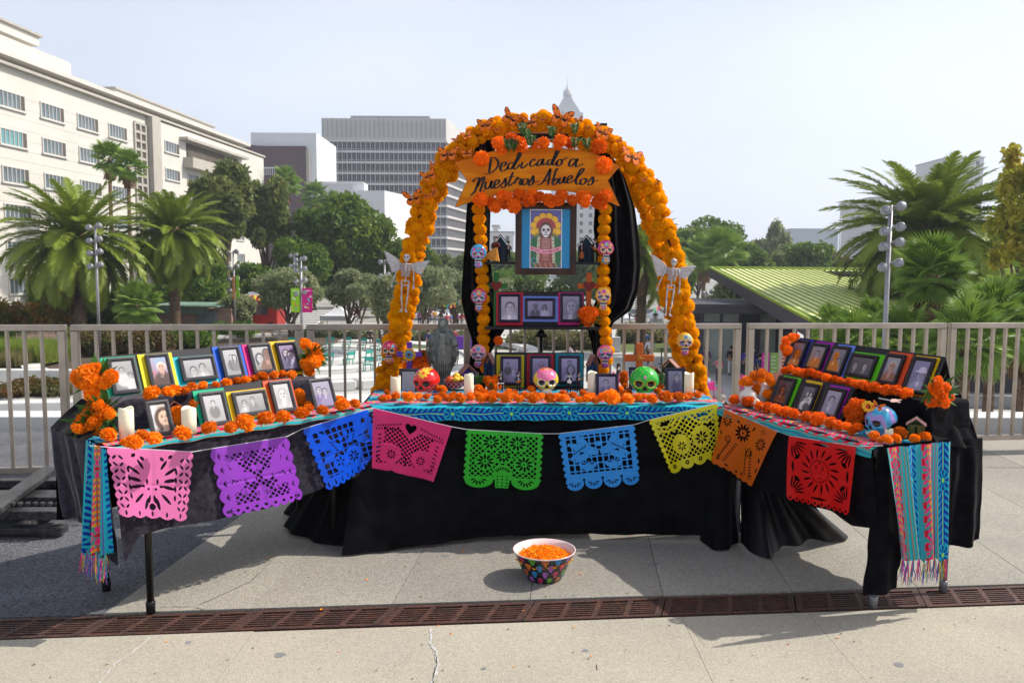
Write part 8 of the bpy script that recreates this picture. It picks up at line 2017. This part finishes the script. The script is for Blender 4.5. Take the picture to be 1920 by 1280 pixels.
niche('brown roofed niche behind the seated woman photo',1256,674,712,24,5.06,(.06,.07,.03),(.04,.05,.02),-.6); niche('green wooden niche at the near end of the right table',1717,783,816,26,zy(1717,819),(.01,.10,.03),(.10,.09,.02),-.5,(.62,.36,.32))
niche('green niche between the tier and the second candle on the left table',327,752,792,30,zy(327,792)+.02,(.02,.25,.18),(.15,.12,.04),.5); niche('turquoise edged black niche behind the standing photo on the left table',569,708,752,24,4.42,(.02,.20,.22),BK,.5)
niche('orange niche top between the vase and the lower right photos',1456,700,740,12,yv+.02,(.05,.10,.03),(.3,.1,.04),.4,(.55,.25,.18))
# ---- planter strip on the middle shelf
t=empty('planter',(WY(1015,548,5.36).x,5.42,zs2+.14),0, 'row of dark green foliage plants above the middle shelf photos', 'plant'); rg=random.Random(8)
b=MB(); b.box((0,0,.02),(.40,.07,.10)); b.build('trough',M['board_black'],t)
M['plant_leaf']=mat('plant_leaf',(.025,.055,.018),.4,col2=(.10,.14,.05),var=.4,scale=25,trans=.15)
for s in range(11):
 b=MB(); x0=-.19+.38*s/10+rg.uniform(-.01,.01); top=Vector((x0+rg.uniform(-.02,.02),rg.uniform(-.02,.02),.07+rg.uniform(.04,.10))); base=Vector((x0,0,.06)); b.tube([base,top],.002,5)
 for i in range(26):
  q=base.lerp(top,.1+.9*i/26); a=i*2.4; d_=Vector((math.cos(a),math.sin(a)*.7,rg.uniform(.2,1.1))).normalized()*rg.uniform(.03,.055); w=d_.orthogonal().normalized()*.0042
  b.add([q,q+d_*.5+w,q+d_,q+d_*.5-w],[(0,1,2,3)])
 b.build('foliage_stem',M['plant_leaf'],t)
def wing_mesh():
 def fore(t):return None
 V=[]; col=[]; Fq=[]
 def add_wing(outline,ctr,base_):
  n=len(outline); i0=len(V)
  rings=6
  for r in range(rings+1):
   f_=r/rings
   for k,(x,y)in enumerate(outline):
    px,py=ctr[0]+(x-ctr[0])*f_,ctr[1]+(y-ctr[1])*f_; V.append((px,py,.02*abs(px)))
    a=math.atan2(y-base_[1],x-base_[0]); vein=abs(math.sin(a*7))<.24
    edge=f_>.84; spot=edge and(k%3==0)and f_<.97
    col.append((.75,.72,.65)if spot else(.02,.008,.004)if(edge or(vein and f_>.15))else(.82,.13+.09*(1-f_),.008))
  for r in range(rings):
   for k in range(n):Fq.append((i0+r*n+k,i0+r*n+(k+1)%n,i0+(r+1)*n+(k+1)%n,i0+(r+1)*n+k))
 def sm(pts,n=34):
  P_=[Vector((x,y))for x,y in pts]; P_=P_+[P_[0]]; c=catmull(P_,5)[:-1]; return[(p.x,p.y)for p in c]
 for s in(-1,1):
  add_wing(sm([(s*.03,.04),(s*.16,.26),(s*.38,.40),(s*.50,.36),(s*.46,.18),(s*.34,.04),(s*.14,-.02)]),(s*.25,.17),(0,0))
  add_wing(sm([(s*.03,.0),(s*.16,.0),(s*.32,-.02),(s*.38,-.18),(s*.26,-.34),(s*.12,-.30),(s*.04,-.12)]),(s*.19,-.14),(0,0))
 return V,Fq,col
wv,wf,wc=wing_mesh()
wme=fast_mesh('wings',wv,wf,False,wc); wme.materials.append(M['attr_matte'])
bb=MB(); bb.ball((0,0,.02),(.022,.16,.022),8); bb.tube([(0,.14,.03),(.05,.26,.05)],.005,4); bb.tube([(0,.14,.03),(-.05,.26,.05)],.005,4); bme_=bb.mesh('body'); bme_.materials.append(M['wick'])
BF=[(740,205,80,.1),(870,168,92,-.5),(975,190,78,.2),(1035,176,34,-.2),(1130,165,118,-.3),(1222,182,44,.3),(1266,220,34,0),(1345,242,92,-.35),(1495,368,112,-.25),(1560,485,36,.2),(645,258,56,.3),(590,277,44,.5),(548,355,114,.05),(470,405,36,0),(450,465,78,.4),(368,580,98,.15),(437,568,40,-.2),(476,552,52,1.2),(800,228,36,.2),(645,350,60,.1),(1430,285,36,.4),(1628,500,34,1.2)]
BF.sort()
for i,(x,y,sz,rz)in enumerate(BF):
 px,py=ZA(x,y); p=WY(px,py,5.19 if i%3 else 5.17); s=sz/2.743/F*5.2*1.05
 t=empty('monarch_butterfly',p,0, '%s orange and black butterfly on the arch, %s from the left'%('large' if sz>75 else 'small',NUM[i]), 'butterfly', 'butterflies on the arch')
 t.rotation_euler=Euler((PI/2+rnd.uniform(-.5,.3),-rz,rnd.uniform(-.3,.3))); t.scale=(s,)*3
 link('wings',wme,None,t); link('body',bme_,None,t)
t=empty('dragonfly_clip',(bp.x+.035,bp.y-.01,TZ+.168),-.5, 'pink winged dragonfly resting on top of the blue skull', 'ornament'); b=MB(); b.tube([(-.05,0,.012),(.03,0,0)],.0025,6); b.ball((.034,0,0),.005,8); b.build('body',M['bone'],t)
b=MB()
for a in(.5,1.1,-.5,-1.1):
 d_=Vector((math.cos(a)*.6,math.sin(a),.1)).normalized(); w=Vector((-d_.y,d_.x,0))*.009; b.add([Vector((0,0,.004)),d_*.03+w+Vector((0,0,.004)),d_*.055+w*.6,d_*.06,d_*.052-w,Vector(d_*.03)-w],[(0,1,2,3,4,5)])
b.build('wings',mat('dragon_wing',(.80,.50,.42),.4,var=.15,scale=40,trans=.3),t)
t=empty('monarch_butterfly',(bp.x-.045,bp.y-.06,TZ+.155),0, 'small orange butterfly on the forehead of the blue skull', 'butterfly'); t.rotation_euler=(1.0,.3,-.6); t.scale=(.055,)*3; link('wings',wme,None,t); link('body',bme_,None,t)
# ---- bowl of petals on the pavement
gb=WZ(1020,1082,0); R1_,R0_,Hb=.152,.088,.142
t=empty('petal_bowl',(gb.x,gb.y,.0),0, 'black bowl printed with bright skulls, full of marigold petals, on the pavement', 'bowl')
nu,nv=260,60; z=np.linspace(0,1,nv); th=np.linspace(0,2*PI,nu,endpoint=False); Zm,Tm=np.meshgrid(z,th,indexing='ij'); Rm_=R0_+(R1_-R0_)*Zm**.9
V=np.stack([Rm_*np.cos(Tm),Rm_*np.sin(Tm),Zm*Hb+.002],-1).reshape(-1,3); cbw=np.ones(Zm.shape+(3,))*np.array((.010,.010,.012)); pal=[(.75,.03,.15),(.02,.30,.70),(.12,.45,.02),(.45,.12,.60),(.80,.18,.02)]
for row in range(4):
 for k in range(14):
  ta=2*PI*(k+.5*(row%2))/14; zc2=.14+.25*row; dx=((Tm-ta+PI)%(2*PI)-PI)*.12; dz=(Zm-zc2)*Hb; col_=pal[(k*2+row*3)%5]; sc2=.0165
  hd_=(np.hypot(dx/1.1,dz-.002)<sc2*.75)|((np.abs(dx)<sc2*.45)&(np.abs(dz+sc2*.8)<sc2*.4)); ey=(np.hypot(dx-sc2*.33,dz-.001)<sc2*.24)|(np.hypot(dx+sc2*.33,dz-.001)<sc2*.24)|(np.hypot(dx,dz+sc2*.4)<sc2*.13)|((np.abs(dz+sc2*.85)<sc2*.09)&(np.abs(dx)<sc2*.4))
  cbw[hd_]=col_; cbw[hd_&ey]=(.010,.010,.012)
I=np.arange(nu*nv).reshape(nv,nu); J=np.roll(I,-1,1); link('body',fast_mesh('body',V,np.stack([I[:-1],J[:-1],J[1:],I[1:]],-1).reshape(-1,4),True,cbw.reshape(-1,3)),M['attr_gloss'],t)
b=MB(); b.lathe([(R1_+.001,Hb-.002),(R1_+.003,Hb+.003),(R1_-.002,Hb+.003),(R1_-.018,Hb*.82),(R0_-.006,.012),(.001,.010)],72,cap=False); b.build('inner_lining',mat('bowl_pink',(.80,.62,.60),.3,coat=.3,var=.03,scale=5),t)
b=MB(); rg=random.Random(5); b.lathe([(.001,Hb*.80),(.07,Hb*.80),(.128,Hb*.70)],40,cap=False)
for i in range(2400):
 r=.138*math.sqrt(rg.random()); a=rg.uniform(0,6.283); zt_=Hb*(.86+.22*math.exp(-(r/.07)**2))-(r/.138)**4*.018+.012*mnoise.noise(Vector((r*math.cos(a)*30,r*math.sin(a)*30,0))); c_=Vector((r*math.cos(a),r*math.sin(a),zt_+rg.uniform(-.012,.006)))
 d_=Vector((rg.gauss(0,1),rg.gauss(0,1),rg.gauss(0,.6))).normalized()*.006; w=d_.cross(Vector((rg.gauss(0,1),rg.gauss(0,1),rg.gauss(0,1)))).normalized()*.0045
 b.add([c_-d_,c_+w,c_+d_,c_-w],[(0,1,2,3)])
tag(b.build('petals',mat('petals',(1.0,.46,.006),.7,col2=(.98,.30,.004),var=.3,scale=60,trans=.25),t),kind='stuff')
# ================================================================== LAMP POSTS, BANNERS, CROWD, CHAIRS, STAGING, AIR
M['lamp_grey']=mat('lamp_grey',(.30,.29,.31),.4,.3,var=.1,scale=5)
lh=MB(); lh.lathe([(.05,-.20),(.20,-.19),(.235,-.08),(.235,.10),(.20,.17),(.08,.20)],16,0); lhm=lh.mesh('lamp_head'); lhm.materials.append(M['lamp_grey'])
le=MB(); le.lathe([(.0,.185),(.18,.185)],16,0,cap=False); lem=le.mesh('lens'); lem.materials.append(M['pane'])
def lamp_post(label,px,ytop,Y,rows,sc=1.0,r=.13,base=PZ):
 p=at(px,500,Y); H=zz(ytop,Y,px); t=empty('lamp_post',p,0,label, 'lamp post', 'cluster lamp posts'); rg=random.Random(int(px))
 b=MB(); b.tube([(0,0,0),(0,0,H)],[r,r*.75],12); b.build('pole',M['lamp_grey'],t)
 for i,dz in enumerate(rows):
  for s in(-1,1):
   z=H-dz+(.12 if s>0 else 0); x=s*(.26*sc+r)
   b=MB(); b.tube([(0,0,z),(x,-.1,z)],.035,6); b.build('arm',M['lamp_grey'],t)
   h=link('lamp_head',lhm,None,t,(x,-.15,z),Euler((rg.uniform(.9,1.6),rg.uniform(-.5,.5),0)),sc)
   link('lens',lem,None,h)
 return t,p,H
lamp_post('tall pale lamp post with eight round heads at right in front of the palm',1665,385,21.5,(.15,.70,1.10,1.65),.52,.075)
lamp_post('lamp post with round heads in front of the left date palm',181,424,52,(.1,.95,1.75,2.6),.85,.10)
t,lp,LH=lamp_post('lamp post carrying green and pink banners left of the olive trees',564,482,52,(.2,.85,1.6,2.4),.68,.10)
lamp_post('thin lamp post just behind the banner lamp post',551,476,80,(.2,1.2),.8,.08); lamp_post('lamp post above the olive trees left of the skeleton',721,487,70,(.2,1.4,2.2),.9,.1)
lamp_post('lamp post with a green banner behind the second date palm',438,470,72,(.2,1.5,2.6,3.6),.95,.1); lamp_post('lamp post seen through the right side of the arch',1327,545,66,(.2,),.8)
def banner(label,px0,px1,y0,y1,Y,c,seed):
 a=WY(px0,y0,Y); b_=WY(px1,y1,Y); w,h=b_.x-a.x,a.z-b_.z
 def fn(X,Yy,asp_):
  col=np.ones(X.shape+(3,))*np.array(c); rg=random.Random(seed)
  for k in range(7):
   cx,cy=rg.uniform(.15,.85),rg.uniform(.1,.68); cc_=rg.choice([(.8,.8,.8),(.7,.15,.05),(.05,.4,.6),(.75,.5,.03)]); col=mix(col,E(X,Yy,cx,cy,.10,.035),cc_); col=mix(col,E(X,Yy,cx+.02,cy+.045,.04,.018),(.5,.25,.15))
  m=(np.abs(Yy-.885)<.018)&(X>.1)&(X<.9)&(np.sin(X*70)>-.5); col[m]=(.8,.8,.8); return col
 o=link('banner',print_mesh(w,h,fn,60, 'banner'),M['attr_matte'],None,(a.x+w/2,Y,b_.z)); s=o.modifiers.new('thick', 'SOLIDIFY'); s.thickness=.01
 return tag(o,label, 'banner')
banner('lime green street banner on the left side of the lamp post',545,562,540,585,51.8,lin(140,195,20),1); banner('magenta street banner on the right side of the lamp post',566,586,540,586,51.8,lin(200,20,120),2)
banner('narrow lime green banner behind the second date palm',442,449,516,558,71.5,lin(150,210,20),3); banner('narrow orange banner left of the lime one behind the second palm',435,441,518,560,71.5,lin(215,140,60),4)
# purple / white counters and stands in the distance
def stand(label,px,py,Y,w,d,h,m,cat='table',nm='market_table'):
 p=at(px,500,Y); b=MB(); b.box((0,0,h-.03),(w,d,.06)); b.box((0,-d/2+.01,h/2),(w*.98,.02,h-.08)); b.box((0,d/2-.02,h/2),(w*.98,.02,h-.08))
 for s in(-1,1):b.box((s*(w/2-.02),0,h/2),(.03,d*.94,h-.08))
 o=b.build(nm,m,None,p); return tag(o,label,cat)
M['purple']=mat('purple',(.13,.03,.32),.7,var=.2,scale=4)
stand('table under a purple cloth behind the statue, right of its head',868,0,60,1.6,.8,1.1,M['purple']); stand('white counter between the market tents behind the statue',835,0,75,3,.8,1.0,M['white_paint']); stand('grey concrete planter box behind the left arch foot',788,0,50,2.0,1,.9,M['bld_pale'], 'planter', 'planter_box')
stand('grey concrete planter box right of the statue',873,0,45,1.6,1,.8,M['bld_pale'], 'planter', 'planter_box'); stand('grey kiosk counter left of the right arch foot',1150,0,60,1.2,.8,1.1,M['bld_pale']); stand('pale planter box under the middle shelf',1020,0,52,2.4,1,.7,M['bld_pale'], 'planter', 'planter_box')
# ---- papel picado bunting far away
def bunting(label,pts,Y,n,sz,seed):
 rg=random.Random(seed); P3_=resample([WY(x,y,Y+(i%2)*2)for i,(x,y)in enumerate(pts)],n*2+1); t=empty('flag_bunting',P3_[0],0,label, 'bunting', 'strings of coloured flags'); o_=P3_[0]
 b=MB(); b.tube([p-o_ for p in P3_],.02,4); b.build('cord',M['string'],t); pal=['fl_r', 'fl_y', 'fl_g', 'fl_b', 'fl_o', 'fl_p']
 for k in range(n):
  p=P3_[2*k]-o_; q=P3_[2*k+1]-o_; w=q-p; s=Vector((rg.uniform(-.2,.2),rg.uniform(-.5,.1),-sz)); b=MB(); b.add([p,p+w*1.5,p+w*1.4+s,p+w*.7+s*.8,p+s],[(0,1,2,3,4)]); b.build('flag',M[pal[(k+seed)%6]],t)
for k,c in(('fl_r',(.7,.06,.04)),('fl_y',(.8,.6,.03)),('fl_g',(.05,.45,.10)),('fl_b',(.03,.30,.50)),('fl_o',(.8,.25,.05)),('fl_p',(.65,.08,.30))):M[k]=mat(k,c,.6,trans=.3,var=.1,scale=4)
bunting('colourful flag string behind the statue, rising to the left',[(810,560),(822,563),(840,570),(852,568),(866,561)],80,16,.45,1); bunting('colourful flag string right of the black velvet drape',[(1225,578),(1236,571),(1248,566),(1256,562)],84,12,.6,2); bunting('small flag string under the right pavilion roof',[(1478,596),(1492,597),(1500,603)],50,6,.35,3)
bunting('faint flag string left of the rear tents',[(766,574),(778,570),(790,574)],90,8,.4,4)
# ---- people
SKN={k:mat('skin_%s'%k,c,.5,sss=.1,var=.08,scale=20)for k,c in(('a',(.42,.24,.16)),('b',(.22,.12,.08)),('c',(.55,.34,.25)))}
CLO={}
def cloth_m(c):
 if c not in CLO:CLO[c]=mat('garment_%d'%len(CLO),c,.8,var=.15,scale=6)
 return CLO[c]
def person(label,px,Y,shirt,trousers,hair=(.02,.012,.01),sk='a',pose='stand',rz=0.,h=1.7,z=PZ,hat=None,skirt=False,z_=0):
 p=at(px,500,Y); t=empty('person',(p.x,Y,z),rz,label, 'person', 'visitors in the park below'); k=h/1.7; rg=random.Random(int(px*7)); V=Vector
 if pose=='sit':hip,sh,kn,ft=.47,.98,[(.10,-.42,.50),(-.10,-.42,.50)],[(.10,-.44,.07),(-.12,-.40,.07)]
 else:hip,sh,kn,ft=.93,1.42,[(.10,-.05,.50),(-.10,.03,.50)],[(.11,.04,.08),(-.13,-.02,.08)]
 hd_=V((0,-.02,sh+.19))
 arm=[[V((s*.19,0,sh-.03)),V((s*.27,-.03,sh-.30)),V((s*(.22 if pose=='stand' else .15),-.18 if pose!='arms' else-.2,sh-.52 if pose!='sit' else sh-.44))]for s in(-1,1)]
 if pose=='reach':arm[0]=[V((-.19,0,sh-.03)),V((-.36,-.10,sh-.16)),V((-.58,-.14,sh-.12))]
 vs=[V((0,0,hip)),V((0,.01,(hip+sh)/2)),V((0,0,sh-.03)),V((0,0,sh+.07)),hd_]; es=[(0,1),(1,2),(2,3),(3,4)]; rs=[.135,.13,.14,.052,.085]
 for s in(0,1):
  i=len(vs); vs+=arm[s]; es+=[(2,i),(i,i+1),(i+1,i+2)]; rs+=[.055,.04,.032]; d_=(arm[s][2]-arm[s][1]).normalized(); vs.append(arm[s][2]+d_*.09); es.append((i+2,i+3)); rs.append(.028)
  i=len(vs); vs+=[V((kn[s][0],-.02 if pose=='sit' else 0,hip-.06)),V(kn[s]),V(ft[s]),V(ft[s])+V((0,-.13,-.04))]; es+=[(0,i),(i,i+1),(i+1,i+2),(i+2,i+3)]; rs+=[.085,.058,.04,.035]
 skin_body('body',[v*k for v in vs],es,[r*k for r in rs],SKN[sk],t)
 n_=len(arm[0]); vs=[V((0,0,hip-.02)),V((0,.01,(hip+sh)/2)),V((0,0,sh-.04)),V((0,0,sh+.02))]; es=[(0,1),(1,2),(2,3)]; rs=[.15,.15,.155,.075]
 for s in(0,1):i=len(vs); vs+=[arm[s][0],arm[s][1],arm[s][1].lerp(arm[s][2],.5)]; es+=[(2,i),(i,i+1),(i+1,i+2)]; rs+=[.075,.058,.05]
 skin_body('shirt',[v*k for v in vs],es,[r*k for r in rs],cloth_m(shirt),t)
 vs=[V((0,0,hip+.04))]; es=[]; rs=[.145]
 for s in(0,1):i=len(vs); vs+=[V((kn[s][0],-.02 if pose=='sit' else 0,hip-.06)),V(kn[s]),V(ft[s])+V((0,0,.04))]; es+=[(0,i),(i,i+1),(i+1,i+2)]; rs+=[.10,.075,.058]
 skin_body('trousers',[v*k for v in vs],es,[r*k for r in rs],cloth_m(trousers),t)
 b=MB(); b.ball((hd_+V((0,.02,.035)))*k,(.105*k,.115*k,.105*k),12)
 if rg.random()>.5 and not hat:b.ball((hd_+V((0,.07,-.10)))*k,(.085*k,.06*k,.16*k),10)
 b.build('hair',cloth_m(hair),t)
 if hat:b=MB(); b.lathe([(.16*k,(hd_.z+.07)*k),(.165*k,(hd_.z+.085)*k),(.10*k,(hd_.z+.10)*k),(.085*k,(hd_.z+.17)*k)],14); b.build('hat',cloth_m(hat),t)
 b=MB();
 for s in(-1,1):b.ball((hd_+V((s*.035,-.083,.005)))*k,.010*k,6)
 b.build('eye',M['wick'],t)
 for s in(0,1):b=MB(); b.ball((V(ft[s])+V((0,-.06,-.035)))*k,(.045*k,.12*k,.04*k),8); b.build('shoe',cloth_m((.03,.03,.03)),t)
 return t
WHT,BLK,NVY,GRY=(.65,.65,.68),(.02,.02,.025),(.02,.03,.10),(.25,.25,.27)
person('man in a white shirt and dark trousers walking away beside the palm trunk',1222,51,WHT,(.05,.06,.06),(.08,.07,.06), 'a',rz=PI,h=1.8)
person('person in a blue top at the edge of the palm trunk',1213,58,(.03,.12,.35),BLK,rz=PI); person('person in a yellow green dress bending near the right arch foot',1250,44,(.50,.50,.04),(.50,.50,.04),(.25,.25,.27), 'a', 'sit',1.2,1.7)
person('person in grey standing behind the right arch strand',1252,62,GRY,(.12,.12,.14)); person('person in a dark patterned top at the pavilion glass',1328,46,(.12,.03,.10),(.08,.03,.03),rz=-.3)
person('girl in a pink top reaching out in front of the pavilion',1353,43,(.75,.22,.28),(.12,.03,.10),(.03,.02,.02), 'c', 'reach',.3,1.45); person('person with white trousers inside the pavilion door',1376,46.5,BLK,WHT,rz=.2)
person('seated person in a pale shirt on a pink chair by the arch foot',1322,36,(.45,.45,.60),GRY,(.05,.03,.02), 'a', 'sit',2.4); person('seated person with a red cap beside the pale shirted one',1331,37.5,(.32,.36,.55),(.1,.1,.15),(.3,.02,.02), 'a', 'sit',-2.4)
person('seated person in black with short pale hair at a pink table',1362,30.5,BLK,BLK,(.45,.40,.33), 'c', 'sit',1.2); person('person in a blue uniform at the pavilion counter, leftmost',1405,45,(.03,.03,.35),BLK); person('person in a blue uniform and white cap at the counter',1417,44,(.04,.04,.40),BLK,rz=.4,hat=WHT)
person('person in dark blue near the menu boards',1432,42,NVY,BLK,rz=-.4); person('seated woman in black on a pink chair left of the orange cross',1163,41,BLK,NVY,(.03,.02,.02), 'c', 'sit',1.3)
person('seated person on a pink chair under the middle shelf',1082,50,(.16,.08,.14),BLK,rz=1.4,pose='sit'); person('seated person with pale dress under the middle shelf',1070,52,(.5,.4,.5),GRY,rz=-1,pose='sit')
person('person in dark clothes left of the statue, walking',803,58,NVY,BLK,rz=.4); person('person in black close behind the statue',819,55,BLK,BLK,rz=-.5); person('person in dark red right of the statue head',853,60,(.25,.03,.05),BLK,rz=1)
person('seated person in black on the fountain ring behind the railing',692,66,BLK,BLK,pose='sit',rz=.5); person('person in a white shirt beside the banner lamp post',571,96,WHT,BLK,rz=.3); person('person in black right of the lamp post banners',587,96,BLK,BLK,rz=-.3); person('second person in black near the lamp post banners',581,99,BLK,BLK,rz=.8)
person('person in a red top right of the white tent',668,92,(.5,.05,.05),GRY); person('person in blue behind the red truck',527,100,(.05,.2,.45),BLK)
cr_pal=[(.5,.05,.08),(.05,.15,.45),(.6,.6,.62),(.02,.02,.03),(.35,.1,.35),(.7,.35,.05),(.1,.3,.2)]
rg=random.Random(11)
for i,px in enumerate((786,796,806,815,826,838,846,858,866,955,968,985,1003,1025,1048,1168,1182,1195,1231,1240,1268,1276,1288)):
 Y_c=rg.uniform(78,98); t=person('distant market visitor among the tents, %s from the left'%NUM[i],px,Y_c,rg.choice(cr_pal),rg.choice([BLK,NVY,GRY]),sk=rg.choice('abc'),rz=rg.uniform(0,6))
M['pink_metal']=mat('pink_metal',(.72,.03,.26),.4,var=.1,scale=6,coat=.3)
def pink_chair(label,px,Y,rz):
 t=empty('pink_chair',at(px,500,Y),rz,label, 'chair', 'pink metal chairs'); w=.25
 b=MB(); b.box((0,0,.44),(.50,.46,.03)); bevel(b.build('seat',M['pink_metal'],t),.01); b=MB(); b.box((0,.24,.66),(.50,.03,.36),0,Matrix.Rotation(-.15,3, 'X')); bevel(b.build('backrest',M['pink_metal'],t),.01)
 for s in(-1,1):b=MB(); b.tube([(s*w,.26,.66),(s*w,.22,.44),(s*w,.22,.02),(s*w,-.24,.02),(s*w,-.22,.44)],.016,6); b.build('leg',M['pink_metal'],t)
def pink_table(label,px,Y):
 t=empty('pink_table',at(px,500,Y),0,label, 'table', 'pink metal tables'); b=MB(); b.box((0,0,.72),(.75,.75,.03)); b.build('tabletop',M['pink_metal'],t)
 for sx in(-1,1):
  for sy in(-1,1):b=MB(); b.tube([(sx*.34,sy*.34,0),(sx*.34,sy*.34,.71)],.018,6); b.build('leg',M['pink_metal'],t)
for lab,px,Y,rz in(('pink metal chair under the seated pale shirted visitor',1322,35.9,2.4),('pink metal chair under the seated visitor with red cap',1331,37.6,-2.4),('pink metal chair in front of the girl in pink',1349,38,1.8),('large pink metal chair under the visitor in black',1362,30.3,1.2),('pink metal chair right of the arch foot, beside the railing post',1345,31.5,-1.2),('pink metal chair left of the orange cross',1163,41.1,1.3),('pink metal chair at the right edge of the black drape',1146,43,.4),('pink metal chair seen left of the middle pole',1003,50,.3),('pink metal chair just right of the pole under the middle shelf',1030,49,-.5),('pink metal chair under the seated person below the middle shelf',1082,50,1.4),('pink metal chair at the counter of the pavilion',1408,38,.2),('pink metal chair left of the menu boards',1396,40,-.8),('pink metal chair partly hidden by the right drape',1124,46,.9)):pink_chair(lab,px,Y,rz)
pink_table('pink metal table at the right edge of the arch foot',1376,30.5); pink_table('pink metal table under the middle shelf right part',1062,50.5); pink_table('pink metal table left of the visitor on the pink chair',1150,41)
for lab,px,Y in(('black stanchion post left of the arch leg',1244,52),('second black stanchion post by the arch leg',1254,52)):b=MB(); b.tube([(0,0,0),(0,0,1.05)],.04,8); b.lathe([(.2,0),(.2,.03),(.05,.05)],12); tag(b.build('stanchion',M['black_metal'],None,at(px,500,Y)),lab, 'post')
# ---- folded staging stacked on the ground at far left
M['stage_metal']=mat('stage_metal',(.022,.021,.023),.36,.4,col2=(.075,.072,.075),var=.4,scale=7,bump=.2,bscale=30,detail=8,speck=(50,.6,1.6))
M['stage_dark']=mat('stage_dark',(.012,.012,.013),.5,var=.3,scale=8)
st=empty('staging_stack',WZ(60,985,0),.06, 'stack of folded black scuffed stage frames lying on the asphalt at left', 'staging'); ox=st.location
def SP(px,py,z):p=WZ(px,py,z); q=Matrix.Rotation(-.06,3, 'Z')@(p-Vector(ox)); return q
for(a_,c_,w,h,z,nm)in(((-180,992),(122,992),.08,.04,.04, 'rail'),((-180,962),(128,962),.09,.05,.13, 'rail'),((-180,930),(135,930),.16,.035,.15, 'crossbar'),((-60,905),(150,905),.07,.05,.10, 'crossbar'),((-60,990),(96,878),.10,.035,.20, 'brace'),((20,998),(170,925),.05,.05,.03, 'brace'),((-200,948),(120,948),.03,.09,.10, 'rail')):
 b=MB(); b.bar(SP(*a_,z),SP(*c_,z),w,h); bevel(b.build(nm,M['stage_metal'],st),.006)
for(a_,c_,w,z)in(((-150,945),(125,940),.22,.075),((-100,915),(125,914),.16,.06)):b=MB(); b.bar(SP(*a_,z),SP(*c_,z),w,.02); b.build('panel',M['stage_dark'],st)
for i in range(9):b=MB(); q=SP(10+i*14,944,.20); b.box(q,(.018,.03,.016)); b.build('hinge',M['stage_metal'],st)
# ---- the air: pale haze over the whole place
b=MB(); b.box((0,555,72.5),(1440,1230,157)); hz=b.build('haze',[]); hm=bpy.data.materials.new('haze'); hm.use_nodes=True; N=hm.node_tree.nodes; N.remove(N['Principled BSDF']); pv=N.new('ShaderNodeVolumePrincipled'); pv.inputs['Color'].default_value=(.80,.88,1.0,1); pv.inputs['Density'].default_value=.0005; pv.inputs['Anisotropy'].default_value=.35
hm.node_tree.links.new(pv.outputs[0],N['Material Output'].inputs['Volume']); hz.data.materials.append(hm); tag(hz,kind='stuff')
